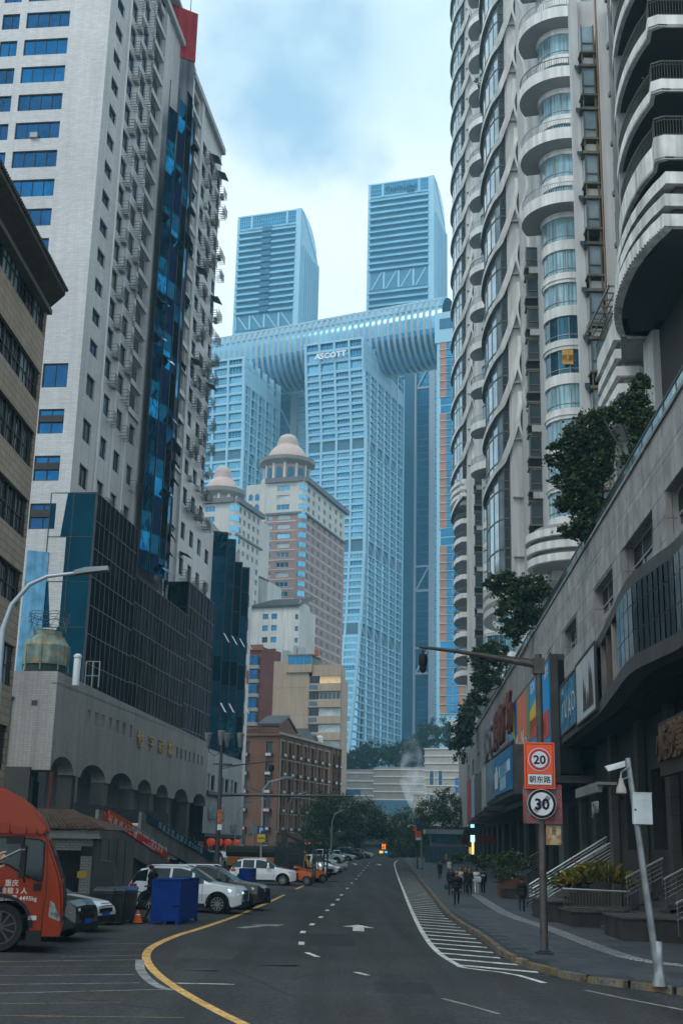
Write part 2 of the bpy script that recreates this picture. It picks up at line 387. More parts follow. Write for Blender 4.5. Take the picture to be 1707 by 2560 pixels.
# lane dashes of the centre line
DS=[(1016,848),(1025,785),(1075,742),(1124,702),(1160,663),(1190,632),(1220,603),(1240,577),(1272,540),(1297,510),(1322,488),(1336,470),(1348,455),(1362,440),(1374,425),(1385,412),(1396,398)]
gp=[G(*w6(*q)) for q in DS]
for i,p in enumerate(gp):
    q=gp[min(i+1,len(gp)-1)];r=gp[max(i-1,0)];d=(q-r);d.z=0;d.normalize();l=.55 if p.y<60 else 1.0
    mark([p-d*l,p+d*l],.17,wpaint,'lane_dash')
for q in (((1045,900),(1108,925)),((1318,1010),(1388,1028))): mark([G(*w6(*q[0])),G(*w6(*q[1]))],.15,wpaint,'lane_dash')
mark(pl((1105,2497),(1175,2515),(1248,2536)),.1,fpaint,'lane_dash')
mark(pl(w6(300,1072),w6(470,1075),w6(640,1079)),.09,wpaint,'lane_line')
mark(pl((1462,2476),(1560,2497),(1720,2528)),.13,fpaint,'lane_line')
# arrows
def arrow(c,hd_,L_,Wd,mat,bend=0):
    b=MB();d=Vector((hd_[0],hd_[1],0)).normalized();n=Vector((d.y,-d.x,0))
    P=lambda s,t:(lambda q:(q.x,q.y,gz(q.x,q.y)+.008))(c+d*t+n*s)
    b.quad(P(-Wd*.17,-L_*.5),P(Wd*.17,-L_*.5),P(Wd*.17,L_*.1),P(-Wd*.17,L_*.1))
    b.add([P(-Wd*.5,L_*.08),P(Wd*.5,L_*.08),P(bend*Wd,L_*.5)],[(0,1,2)]);put('direction_arrow',b.mesh('direction_arrow',mat),mk)
arrow(G(896,2320),(.02,1),3.6,1.15,wpaint);arrow(G(652,2315),(.35,1),3.4,1.0,fpaint,.2)
arrow(G(*w6(1315,404)),(-.03,1),6,1.0,wpaint);arrow(G(*w6(1450,407)),(-.03,1),6,1.0,wpaint)
# hatched strip along the right kerb
HL=[(1252,2431),(1163,2420),(1141,2411),(1096,2382),(1065,2346),(1040,2302),(1020,2257),(1007,2224),(997,2199),(988,2172),(986,2158),(994,2151)]
HLg=pl(*HL);sm=smooth(HLg);mark(sm,.16,wpaint,'hatch_border')
mark(pl((1252,2431),(1300,2440),(1360,2458)),.16,wpaint,'hatch_border')
b=MB()
y=32.6;k=0
hl=sorted(sm,key=lambda p:p.y);hl=[p for p in hl if p.y<=HLg[-2].y]
while y<150:
    A=Vector((xat(hl,y),y,0));m_=.035;B=Vector((A.x,y,0))
    for _ in range(6):
        x=xat(KBg,B.y)-.16;B=Vector((x,y-(x-A.x)*(.55-.003*y) ,0))
    if B.x>A.x+.5:
        d=(B-A);o=len(b.v);hw=.19
        for i in range(5):
            q=A+d*(i/4)
            for s in (-1,1): b.v.append((q.x,q.y+s*hw,gz(q.x,q.y)+.006))
        for i in range(4): a=o+2*i;b.f.append((a,a+2,a+3,a+1));b.m.append(0)
    y+=1.75+.02*(y-30)*.6
put('hatch_stripes',b.mesh('hatch_stripes',wpaint),mk)
# worn parking lines on the forecourt to the left
for q,wd,m_ in [((a,c),wd,m_) for a,c,wd,m_ in (((0,2405),(345,2400),.06,fpaint),((0,2440),(336,2437),.07,fpaint),((0,2462),(350,2458),.06,fpaint),((0,2418),(340,2415),.05,fypaint),((0,2484),(425,2474),.06,fpaint),((0,2510),(300,2508),.05,fypaint),((0,2540),(460,2545),.07,fypaint),((150,2393),(372,2388),.05,fpaint),((180,2378),(380,2374),.05,fypaint),((230,2360),(400,2360),.05,fpaint))]:
    mark(pl(*[(q[0][0]+(q[1][0]-q[0][0])*t/4,q[0][1]+(q[1][1]-q[0][1])*t/4) for t in range(5)]),wd,m_,'parking_line')
mark(smooth(pl((350,2400),(352,2425),(372,2450),(400,2468),(430,2476))),.2,fpaint,'parking_line')
# drain covers and patches
for px,py,r,mt in ((480,2424,.55,dark),(650,2410,.9,asph),(1365,2440,.5,dark)):
    c=G(px,py);b=MB();n=20;b.add([(r*math.cos(6.283*i/n),r*.45*math.sin(6.283*i/n),0) for i in range(n)],[tuple(range(n))])
    o=put('drain_cover' if mt is dark else 'road_patch',b.mesh('drain_cover',mt if mt is dark else M('tar_patch',(.025,.027,.03),.6,fine=.3)),None,c.x,c.y,gz(c.x,c.y)+.008)
    o['kind']='structure'
# pavement on the right with kerb stones
b=MB();ys=[i*1.5 for i in range(-12,190)]
for j,y in enumerate(ys):
    xl=xat(KBg,y)+.14;xr=max(24,xl+8)
    for i,x in enumerate([xl,xl+1.5,min(max(xl+3,12),xr-2),(xl+xr)/2+3,xr]) : b.v.append((x,y,gz(x,y)+.14-.004))
    if j:
        o=len(b.v)-10
        for i in range(4): b.f.append((o+i,o+i+1,o+6+i,o+5+i));b.m.append(0)
pavement=put('pavement',b.mesh('pavement',M('pavement_base',(.056,.062,.073),.65,var=.2,vs=.5,fine=.2,tile=(1.0,.62,.012,.6))),kind='structure')
P=[p.copy() for p in KBg];P=smooth(P,6)
D=[];acc=0
Q=[]
for a,c in zip(P,P[1:]):
    d=(c-a).xy.length;k=max(1,int(d/.25));Q+=[a+(c-a)*(i/k) for i in range(k)]
i=0;kerbs=[];last=Q[0]
for q in Q[1:]:
    if (q-last).xy.length>=1.0: kerbs.append((last,q));last=q
near=[k for k in kerbs if 24<k[0].y<150]
kb=[lambda s=s:MB().prism([(-.485,-.09+s),(.485,-.09),(.485,.09),(-.485,.09)],-.02,.155+s).mesh('kerb_stone',kerbm) for s in (0,.008,-.006)]
for i,(a,c) in enumerate(near[:280]):
    mdl=(a+c)/2;me=cached(('kerb',i%3),kb[i%3]);mdl.x+=.07
    o=put('kerb_stone',me,pavement,mdl.x,mdl.y,gz(mdl.x,mdl.y),math.atan2(c.y-a.y,c.x-a.x))
b=MB();far=[k for k in kerbs if k[0].y>=150]
for a,c in far:
    d=(c-a).normalized();n=Vector((-d.y,d.x,0))*.09
    b.prism([tuple((a-n).xy),tuple((c-n).xy),tuple((c+n).xy),tuple((a+n).xy)],gz(a.x,a.y)-.05,gz(a.x,a.y)+.15)
o=put('kerb_line',b.mesh('kerb_line',kerbm),pavement);o['kind']='stuff'
# paving slabs, one by one near the camera
slm=[M('slab_%d'%i,c,.55,var=.15,vs=1.1,fine=.2) for i,c in enumerate(((.066,.073,.087),(.056,.063,.077),(.074,.079,.088)))]
cnt=0
yy=25.0;row=0
while yy<62 and cnt<300:
    x=xat(KBg,yy)+.35+ (.5 if row%2 else 0)
    while x<11.5 and cnt<300:
        if x-xat(KBg,yy+.7)>.25 and x-xat(KBg,yy)>.25:
            k=random.randrange(3)
            me=cached(('slab',k),lambda:MB().box(0,.985,0,.885,-.05,0).mesh('paving_slab',slm[k]))
            o=put('paving_slab',me,pavement,x,yy,gz(x,yy)+.139+random.uniform(0,.004));o.rotation_euler=(0,.027,0);cnt+=1
        x+=1.0
    yy+=.9;row+=1
# tactile strip
TP=smooth(pl((1186,2241),(1260,2290),(1364,2328),(1453,2364),(1578,2409),(1720,2430)),5)
b=MB()
for a,c in zip(TP,TP[1:]):
    d=(c-a).xy;Lg=d.length;d.normalize();n=Vector((-d.y,d.x));t=0
    while t<Lg:
        for s in (-.24,-.08,.08,.24):
            p=a.xy+d*t+n*s;q=p+d*.22;z=gz(p.x,p.y)+.147
            m_=n*.025;b.prism([tuple(p-m_),tuple(q-m_),tuple(q+m_),tuple(p+m_)],z-.01,z+.006)
        t+=.32
put('tactile_strip',b.mesh('tactile_strip',M('worn_tactile',(.33,.34,.34),.5,var=.3,vs=2)),pavement,kind='stuff')

R_=random.Random(3);cm=M('crack_filler',(.016,.017,.019),.6,var=.2)
for i,(px,py,dx,dy,n_) in enumerate(((560,2470,60,-9,7),(760,2500,-40,-16,6),(980,2440,52,5,7),(700,2330,38,-5,8),(860,2280,24,-4,8),(1060,2540,70,4,6),(420,2530,-50,-8,6),(930,2390,18,-14,6))):
    P=[]
    for k in range(n_): P.append(G(px+dx*k+R_.uniform(-8,8),py+dy*k+R_.uniform(-4,4)))
    b=MB();band(b,P,.03,.0045);put('tarred_crack',b.mesh('tarred_crack',cm),mk)
for i,(px,py,w_,h_) in enumerate(((820,2350,1.6,5),(520,2385,1.4,3),(1010,2470,1.2,2.2))):
    c=G(px,py);b=MB();b.v=[(c.x+x,c.y+y,gz(c.x+x,c.y+y)+.0035) for x,y in ((-w_/2,-h_/2),(w_/2,-h_/2+.3),(w_/2,h_/2),(-w_/2,h_/2))];b.f=[(0,1,2,3)];b.m=[0]
    put('asphalt_patch',b.mesh('asphalt_patch',M('patch_%d'%i,((.026,.027,.03),(.045,.045,.047),(.028,.029,.032))[i],.8,fine=.4,var=.2,bump=.5)),mk)
zz={'z1':(0,0,.3635),'z2':(0,600,.3635),'z3':(0,1200,.3954),'z4':(500,400,.4145),'z5':(500,1000,.4145),'z6':(500,1450,.4145),'w1':(1107,0,.3827),'w2':(1107,650,.3827),'w3':(1107,1300,.3827),'w4':(1007,1900,.4464),'w5':(0,1800,.4145),'w6':(300,1980,.4464),'y9':(480,1820,.2551),'y4':(180,1950,.2423),'v8':(820,1850,.2296)}
def Q(n,x,y): a,b,k=zz[n];return (a+x*k,b+y*k)
bwin=[bl1,bl1,bl2];dwin=[dg,dg2,dg,cur]
# ================================================================ left white tower
FA=Fc(225,640,100,-26000,'F');FB=FA.left()
FB=Fc(225,640,100,1230,'L')
X,Y,_=FA.w(0,0)
tow=thing('apartment_tower','tall white tiled tower with rows of bright blue strip windows and a dark glass column','tower',X,Y,0)
hA=[];hA2=[]
for k in range(-6,10):
    z=77.5-3*k
    hA.append((-8.2,-3.92,z,z+1.75));hA.append((-10.6,-8.87,z,z+1.7));hA.append((-15.4,-11.3,z,z+1.7))
for k in range(4): z=40.8-4.25*k;hA2.append((-3.38,-1.1,z,z+2.25));hA2.append((-8,-4.4,z,z+2.25))
onf('front_wall',wall(-26,0,0,98,hA+hA2,tile_w,.3,'front_wall'),FA,tow)
for r in hA:
    if r[3]<96: window(FA,r,tow,dark,bwin,4 if r[1]-r[0]>3 else 2,1,.08,.18)
for r in hA2: window(FA,r,tow,dark,bwin,2,1,.09,.2)
for z in (36.2,31.9,27.7):
    b=MB().box(-3.3,-1.2,.02,.18,0,.62);onf('blind_box',b.mesh('blind_box',M('brown_board',(.06,.05,.05),.7)),FA,tow,0,0,z+1.42)
# small box and stains under windows
onf('air_vent',MB().box(0,.7,-.3,.1,0,.5).mesh('air_vent',grey),FA,tow,-6.6,0,65.5)
onf('blue_cover',MB().xz([(0,0),(1.9,0),(1.95,12),(.1,12.2)],-.12,-.05).mesh('blue_cover',M('blue_tarp',(.12,.32,.5),.6,var=.25,vs=1.2,streak=.3)),FA,tow,-3.3,0,14)
# street face
hB=[];rows=[82.3-3*k-1.35 for k in range(-4,14)]
lowr=[40.9-4.2*k for k in range(5)]
for z in rows:
    if z<44.5: continue
    hB.append((1.95,4.15,z,z+1.35,'w'))
    hB.append((6.4,8.3,z-.5,z+1.5,'c'));hB.append((10.5,12.4,z-.5,z+1.5,'c'))
    hB.append((14.6,17.4,z-.7,z+1.6,'d'))
    hB.append((30.6,34.2,z-.7,z+1.6,'d'))
    if z<89:
        for u in (37.2,41.3,45.4): hB.append((u,u+2,z-.4,z+1.4,'c2'))
for i,z in enumerate(lowr):
    hB.append((1.85,4.15,z,z+2.0,'w'))
    for u in (6.8,10.9,15.2): hB.append((u,u+1.9,z,z+2.0,'w' if (i+int(u))%2 else 'c'))
    for u in (30.9,37.2,41.3,45.4): hB.append((u,u+1.9,z,z+2.0,'w' if u<32 or i%2 else 'c2'))
hB.append((49.5,51.5,32.2,34.2,'w'));hB.append((49.5,51.5,28,30,'w'));hB.append((49.5,51.5,36.6,38.4,'w'))
onf('street_wall',wall(0,13.9,0,99,[h[:4] for h in hB],tile_s,.3,'street_wall'),FB,tow);onf('street_wall',wall(13.9,29.9,0,92.8,[h[:4] for h in hB],tile_s,.3,'street_wall'),FB,tow);onf('roof_edge',MB().box(13.9,29.9,-.5,.3,92.8,93.5).box(13.8,13.95,0,8,92,99).mesh('roof_edge',plain_g),FB,tow)
onf('street_wall',wall(29.9,47.2,0,92.4,[h[:4] for h in hB],tile_s,.3,'street_wall'),FB,tow)
onf('street_wall',wall(47.2,53.8,0,41.5,[h[:4] for h in hB],tile_s,.3,'street_wall'),FB,tow)
cagem=cached('cage',lambda:(lambda b:[b.box(0,1.9,-.8,-.77,z,z+.03) for z in (0,.2,.4,.6,.8,1.0)] and [b.box(x,x+.03,-.8,-.77,0,1.02) for x in (0,.31,.62,.93,1.24,1.55,1.87)] and [b.box(x,x+.03,-.8,0,z,z+.03) for x in (0,1.87) for z in (0,.33,.66,1.0)] and [b.box(x,x+.03,-.8,0,0,.03) for x in (.4,.8,1.2,1.6)] and b)(MB()).mesh('window_cage',dark))
acm=cached('ac',lambda:(lambda b:b.box(0,.85,-.42,0,0,.6).ring([(.22,-.01),(.0,-.01)],10,(0,0)) and b)(MB()).mesh('air_conditioner',M('ac_white',(.42,.43,.42),.5,var=.15,streak=.2)))
awn=cached('awn',lambda:MB().add([(0,0,.5),(2.2,0,.5),(2.2,-1.1,0),(0,-1.1,0),(0,0,.46),(2.2,0,.46),(2.2,-1.1,-.04),(0,-1.1,-.04)],[(0,3,2,1),(4,5,6,7),(3,7,6,2),(0,4,7,3),(1,2,6,5)]).mesh('awning',M('awning_sheet',(.09,.10,.11),.6)))
ncg=0
for h in hB:
    r=h[:4];kd=h[4]
    if kd=='w' : window(FB,r,tow,dark,[dg,bl2,dg2],2,1,.06,.22)
    elif kd=='d':
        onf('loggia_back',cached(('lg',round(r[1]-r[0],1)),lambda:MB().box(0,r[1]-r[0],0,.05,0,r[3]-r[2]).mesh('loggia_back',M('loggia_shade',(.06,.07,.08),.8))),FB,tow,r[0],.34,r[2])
    elif kd in('c','c2'):
        window(FB,r,tow,dark,[dg,dg2,bl2],1,1,.07,.22)
        if kd=='c' or random.random()<.85:
            onf('window_cage',cagem,FB,tow,r[0]+(.9 if kd=='c' else random.uniform(-.2,.9)),0,r[2]-.55)
            if kd=='c2' and random.random()<.8: onf('window_cage',cagem,FB,tow,r[0]+1.6,0,r[2]-.2+random.uniform(-.5,.5))
            if kd=='c2' and random.random()<.16: onf('awning',awn,FB,tow,r[0]-.2,0,r[3]+.1)
        if random.random()<.45: onf('air_conditioner',acm,FB,tow,r[0]+2.0,0,r[2]-.4)
for u,v,w_ in ((5.85,-.12,.18),(9.95,-.1,.16),(13.9,-.1,.16)):
    onf('drain_pipe',MB().box(0,w_,v,0,30,98).mesh('drain_pipe',wht),FB,tow,u)
for u0,u1,zt in ((17.5,18.2,92),(29.8,30.5,92.6),(35,36,92.8)): onf('pilaster',MB().box(u0,u1,-.3,0,28,zt).mesh('pilaster',tile_s),FB,tow)
for u0,u1 in ((13.9,17.5),(30.5,35)):
    for z in rows:
        if 44<z<92: onf('balcony_ledge',cached(('lb',round(u1-u0,1)),lambda:MB().box(0,u1-u0,-.22,0,0,.6).mesh('balcony_ledge',tile_s)),FB,tow,u0,0,z-1.32)
# roof slab and back volume, rooftop sign tower
onf('roof',MB().box(-26,0,.0,30,98,98.4).mesh('roof',plain_g),FA,tow)
onf('parapet',MB().box(29.9,47.3,-.5,.3,92.4,93.2).box(29.9,47.3,.3,16,92.3,92.5).mesh('parapet',plain_g),FB,tow)
b=MB().box(47.15,47.2,0,16,30,92.4);b.box(53.75,53.8,0,12,0,41.5);b.box(47.2,53.8,0,12,41.4,41.6);onf('end_wall',b.mesh('end_wall',plain_g),FB,tow)
sr=M('stained_concrete',(.13,.14,.16),.9,var=.3,streak=.5,vs=.3);sred=M('red_sign_panel',(.32,.02,.03),.6,var=.25,streak=.35)
Fs_=Fc(454,20,124,6200,'L')
pA=Fs_.uz(414,5);pB=Fs_.uz(496,35);pC=Fs_.uz(480,316)
onf('sign_tower',MB().box(pA[0]-3,pB[0],.15,6,pC[1],pB[1]+.1).mesh('sign_tower',sr),Fs_,tow)
onf('sign_panel',MB().box(pA[0]-3,pB[0],0,.14,pB[1]-6.6,pB[1]).mesh('sign_panel',sred),Fs_,tow)
onf('antenna',MB().tube([(pB[0]-.6,1,pB[1]),(pB[0]-.6,1,pB[1]+5)],.05,5).mesh('antenna',dark),Fs_,tow)
# curved glass column
col=thing('glass_stair_column','curved blue glass column running up the white tiled tower, some sashes open','glass column',*FB.w(18.2,0)[:2],0,FB.rz) if False else tow
n=7;arc=[]
for i in range(n+1):
    t=i/n;arc.append((18.3+11.3*t,-2.1*math.sin(math.pi*(.12+.82*t))-.1))
zs=[28.8+2.0*k for k in range(29)]
cnt=0
for j,z in enumerate(zs):
    for i in range(n):
        (x0,y0),(x1,y1)=arc[i],arc[i+1];l=math.hypot(x1-x0,y1-y0)
        if z>84-2*abs(i-2): continue
        o=onf('glass_panel',cached(('gp',round(l,1),(i*5+j*3)%7),lambda:MB().add([(.03,0,.03),(l-.03,random.uniform(-.02,.02),.03),(l-.03,random.uniform(-.03,.03),1.97),(.03,random.uniform(-.03,.03),1.97),(0,.04,0),(l,.04,0),(l,.04,2),(0,.04,2)],[(0,1,2,3),(4,5,6,7)]).mesh('glass_panel',[tl2,tl1,tl2,tl4,tl2,tl2,tl1][(i*5+j*3)%7])),FB,tow,x0,y0,z)
        o.rotation_euler[2]+=math.atan2(y1-y0,x1-x0)
        if random.random()<.13:
            q=onf('open_sash',cached(('sash',round(l,1)),lambda:MB().add([(.05,0,1.1),(l-.05,0,1.1),(l-.05,-.62,.25),(.05,-.62,.25),(.05,.03,1.1),(l-.05,.03,1.1),(l-.05,-.59,.25),(.05,-.59,.25)],[(0,3,2,1),(4,5,6,7)]).mesh('open_sash',tl3)),FB,o,x0,y0,z+.3);q.rotation_euler=(0,0,0);q.location=(0,0,.3)
bm_=MB()
for i in range(n+1):
    x,y=arc[i];bm_.box(x-.04,x+.04,y-.06,y+.02,28.8,84)
onf('mullions',bm_.mesh('mullions',dark),FB,tow)
# ================================================================ dark glass podium of the tower
FP=FB.at(0,-2.4)
pod=thing('glass_podium','dark blue reflecting curtain wall block at the foot of the white tiled tower','building',*FP.w(0,0)[:2],0,FP.rz)
def panelgrid(F,u0,u1,z0,z1,pw,ph,mats,p,amp=.012,name='glass_panel'):
    nu=max(1,round((u1-u0)/pw));nz=max(1,round((z1-z0)/ph));w,h=(u1-u0)/nu,(z1-z0)/nz;c=0
    for i in range(nu):
        for j in range(nz):
            v=random.randrange(6);mm_=mats[v%len(mats)]
            def f():
                d=[random.uniform(-amp,amp)*w for _ in range(3)]
                return MB().add([(.03,d[0],.03),(w-.03,d[1],.03),(w-.03,d[1]+d[2],h-.03),(.03,d[0]+d[2],h-.03)],[(0,1,2,3)]).mesh('glass_panel',mm_)
            onf(name,cached(('pg',round(w,2),round(h,2),v,mm_.name,amp),f),F,p,u0+i*w,0,z0+j*h);c+=1
    b=MB()
    for i in range(nu+1): x=u0+i*w;b.box(x-.035,x+.035,-.05,.12,z0,z1)
    for j in range(nz+1): z=z0+j*h;b.box(u0,u1,-.035,.1,z-.03,z+.03)
    onf('mullions',b.mesh('mullions',dark),F,p);return c
panelgrid(FP,0,12.7,12,31.2,1.3,2.4,[tl2],pod,.02)
panelgrid(FP,12.7,33.2,12,26.8,1.3,2.45,[tl2],pod,.02)
panelgrid(FP,33.2,46.2,12,30.6,1.65,2.6,[tl2],pod,.02)
FPf=FP.front(0,0)
panelgrid(FPf,-4,0,12,31.2,2.0,3.9,[tl2],pod)
FP3=FP.front(33.2,0);panelgrid(FP3,-4,0,25,30.6,2,2.8,[tl2],pod)
b=MB().box(0,12.7,.05,2.3,31.1,31.25).box(12.7,33.2,.05,2.3,26.7,26.85).box(33.2,46.2,.05,2.3,30.5,30.65)
b.box(12.6,12.7,0,2.3,26,31.2).box(46.1,46.2,.1,2.3,12,30.5)
onf('podium_roof',b.mesh('podium_roof',dark),FP,pod)
# ================================================================ beige office block, far left
FG=Fc(113,847,58,890,'L')
bo=thing('office_block','beige tiled office block with dark ribbon windows and overhanging tiled eaves','building',*FG.w(0,0)[:2],0)
zt=[(27.4,29.2),(23.8,25.5),(20.3,22.0),(16.8,18.5),(13.5,15.2),(9.7,11.4),(6,7.7)]
zb=[(27.4,29.3),(23.75,25.4),(20.3,22.2),(16.75,18.7),(13.4,15.1),(9.6,11.5),(5.8,7.8)]
hG=[(-24,-.12,a,c) for a,c in zb]
onf('street_wall',wall(-24,0,0,29.35,hG,tile_b,.25,'street_wall'),FG,bo)
for a,c in zb:
    u=-22.6
    while u<-.2:
        window(FG,(u,min(u+1.35,-.15),a,c),bo,dark,[dg,dg2,cur,dg],2,2,.05,.2);u+=1.38
b=MB().box(-24,0,.3,.5,0,29.3);b.box(-.12,0,.25,6,0,29.3);onf('end_wall',b.mesh('end_wall',tile_b),FG,bo)
# eave: sloping soffit with tile edge
eb=MB();eb.xz([(0,0),(0,0)],0,0) if False else None
y0,y1=-1.0,3.2
eb=MB().add([(-26,-1.1,29.35),(-.95,-1.1,29.35),(-.95,-1.1,29.55),(-26,-1.1,29.55),(-26,.1,28.95),(.15,.1,28.95),(-26,6,34.2),(.4,6,34.2),(.6,3,30.2),(.15,4,29.1)],
    [(0,1,2,3),(4,5,1,0),(3,2,7,6),(5,9,8,1),(1,8,7,2)])
onf('eave',eb.mesh('eave',M('eave_plaster',(.10,.085,.07),.85,var=.2,streak=.2)),FG,bo)
onf('eave_beam',MB().box(-26,.15,-.22,.3,28.75,29.0).mesh('eave_beam',M('eave_beam',(.17,.15,.13),.8,var=.15)),FG,bo)
rt=cached('rt',lambda:MB().tube([(0,-.12,0),(0,2.0,1.05)],.085,6).mesh('roof_tile',M('roof_tile_dark',(.05,.047,.045),.8,var=.3)))
for i in range(110): onf('roof_tile',rt,FG,bo,-1.0-i*.22,-1.1,29.57)
# ================================================================ arcade building with gold characters
FR=Fc(146,1678,88,1195,'L')
arc_b=thing('arcade_building','low grey mosaic building with seven round arches, slit windows and four gold characters','building',*FR.w(0,0)[:2],0)
AR=[(.2,5.2,8.6),(7,13.4,8.5),(14.9,21.5,8.35),(23.2,28,8.2),(29.8,34.4,8.1),(36.9,42.8,8.05),(45.2,51.4,7.95)]
slits=[(u,u+.85,z-1.05,z) for u,z in zip((7.5,9.35,11.3,13.3,15.3,17.3,19.5),(12.55,)*7)]+[(u,u+.8,10.95,12.0) for u in (36.6,38.4,40.3,42.2,44.2,46.2,48.1)]
def ztop(u): return 14.45-.0155*u
onf('street_wall',wall(0,51.6,8.7,13.6,slits,tile_a,.4,'street_wall'),FR,arc_b)
b=MB();b.quad((0,0,13.6),(51.6,0,13.6),(51.6,0,13.6+.05),(0,0,14.45));b.box(0,51.6,.0,.4,13.55,13.66)
us=[0]
for a,c,t in AR: us+=[a]+[a+(c-a)*(1-math.cos(math.pi*i/16))/2 for i in range(1,16)]+[c]
us.append(51.6)
def za(u):
    base=7.5-.0145*u
    for a,c,t in AR:
        if a<u<c: q=abs((u-a)/(c-a)*2-1);return base+(t-base)*math.sqrt(max(0,1-q*q))
    return base
for a,c in zip(us,us[1:]):
    if c>a:
        e=1e-4;z0,z1=za(a+e),za(c-e);b.quad((a,0,z0),(c,0,z1),(c,0,8.7),(a,0,8.7));b.quad((a,0,z0),(a,1.2,z0),(c,1.2,z1),(c,0,z1))
onf('arch_wall',b.mesh('arch_wall',tile_a),FR,arc_b)
FRf=FR.front()
b=MB();b.quad((-3.4,0,7.5),(0,0,7.5),(0,0,14.45),(-3.4,0,14.45));b.quad((-3.4,0,7.5),(-3.4,3,7.5),(0,3,7.5),(0,0,7.5));onf('front_wall',b.mesh('front_wall',tile_a),FRf,arc_b)
onf('wall_vent',MB().box(0,.42,-.03,.05,0,.36).mesh('wall_vent',dark),FRf,arc_b,-1.75,0,12)
onf('roof_deck',MB().add([(0,0.05,14.3),(51.6,.05,13.5),(51.6,9,13.5),(0,9,14.3)],[(0,1,2,3)]).mesh('roof_deck',plain_g),FR,arc_b)
onf('downpipe',MB().tube([(-3.3,-.1,0),(-3.3,-.1,12.3),(-3.1,-.1,12.6)],.09,6).mesh('downpipe',dark),FRf,arc_b)
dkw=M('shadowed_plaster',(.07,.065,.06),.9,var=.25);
pm=cached('pil',lambda:MB().box(0,1.3,0,1.2,-1,0).mesh('pillar',M('pillar_render',(.12,.115,.11),.85,var=.2,streak=.2)))
for i,u in enumerate((5.4,13.5,21.6,28.1,34.7,43.2)):
    o=onf('pillar',cached(('pil',i),lambda:MB().box(0,1.2,0,1.1,-.4,za(u+.5)+.02).mesh('pillar',MT['pillar_render'])),FR,arc_b,u,.15,0)
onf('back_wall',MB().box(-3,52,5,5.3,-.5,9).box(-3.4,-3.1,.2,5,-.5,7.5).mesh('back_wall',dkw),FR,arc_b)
onf('upper_floor',MB().box(-4,22,-3.2,5,3.9,4.45).box(-4,22,-3.25,-3.2,4.1,5.2).mesh('upper_floor',M('terrace_edge',(.05,.05,.052),.8)),FR,arc_b)
# shop panels seen under the arches
for i,(u,z0,w_,h_,m_) in enumerate(((1.2,4.6,2.6,2.6,M('grey_poster',(.10,.12,.14),.6,var=.3,vs=2)),(.2,4.6,.5,3.1,M('red_strip',(.22,.05,.03),.6)),(7.6,4.6,4.5,2.6,drk),(15.5,4.6,5,2.5,drk),(23.6,1.5,3.5,5,drk),(30.2,1,3.6,5.4,drk))):
    onf('shop_panel',MB().box(0,w_,0,.1,0,h_).mesh('shop_panel',m_),FR,arc_b,u,4.85 if i>1 else 2.5,z0)
gold=M('gold_letters',(.42,.26,.06),.45,.35,var=.25)
for u,s in ((21.8,'恒'),(25.7,'宇'),(29.2,'商'),(33,'城')):
    text('gold_character',s,1.55,gold,arc_b,*FR.w(u+.85,-.12,11.0),FR.rz,.06,sx=1.15)
for i in range(2):
    onf('side_banner',MB().box(0,.5,-.05,0,0,2.8).mesh('side_banner',M('side_banner_%d'%i,((.2,.05,.03),(.17,.16,.14))[i],.6)),FR,arc_b,(.1,5.7)[i],-.02,4.6)
# roof objects: cooling tower, white pipe, railing
p=FRf.w(-1.55,1.6,14.3)
ct=thing('cooling_tower','stained green rooftop cooling tower on a dark base at the roof corner','cooling tower',p[0],p[1],14.3)
cg=M('weathered_green',(.16,.24,.22),.6,var=.4,vs=1.3,streak=.5,tint2=(.30,.24,.15))
put('shell',MB().ring([(1.62,.75),(1.66,1.0),(1.66,2.15),(1.2,2.85),(1.05,2.9),(1.08,3.25),(1.12,3.3),(1.0,3.3),(.98,2.9)],18).mesh('shell',cg,30),ct,p[0],p[1],14.3)
put('base',MB().ring([(1.5,0),(1.5,.75),(0,.75)],18).mesh('base',M('tower_base',(.03,.045,.04),.7)),ct,p[0],p[1],14.3)
for k in range(8):
    a=k*math.pi/4;put('rib',cached('ctrib',lambda:MB().box(1.64,1.72,-.04,.04,.3,2.2).mesh('rib',cg)),ct,p[0],p[1],14.3,a)
b=MB()
for k in range(14): a=k*.45;b.tube([(1.3*math.cos(a),1.3*math.sin(a),3.3),(1.35*math.cos(a+.5),1.35*math.sin(a+.5),4.3+.15*(k%3))],.02,4)
for z in (4.0,4.4,4.6): b.tube([(1.5*math.cos(a*.4),1.4*math.sin(a*.4),z+.08*math.sin(a*2)) for a in range(17)],.025,4)
put('guard_cage',b.mesh('guard_cage',dark),ct,p[0],p[1],14.3)
p=FRf.w(.9,1.4,14.2);o=thing('vent_pipe','white capped vent pipe standing beside the green cooling tower','pipe',p[0],p[1],14.2,me=MB().ring([(.26,-.6),(.26,1.35),(.24,1.42),(.30,1.45),(.30,1.6),(.15,1.72),(0,1.74)],12).mesh('vent_pipe',wht,40))
p=FRf.w(1.35,2,14.2);b=MB()
for x in (0,.5,1.0): b.box(x,x+.06,0,.06,-.6,1.3)
for z in (.2,1.25): b.box(0,1.06,.01,.05,z,z+.05)
thing('roof_railing','thin white roof railing between the vent pipe and the dark glass wall','railing',p[0],p[1],14.2,0,me=b.mesh('roof_railing',grey))
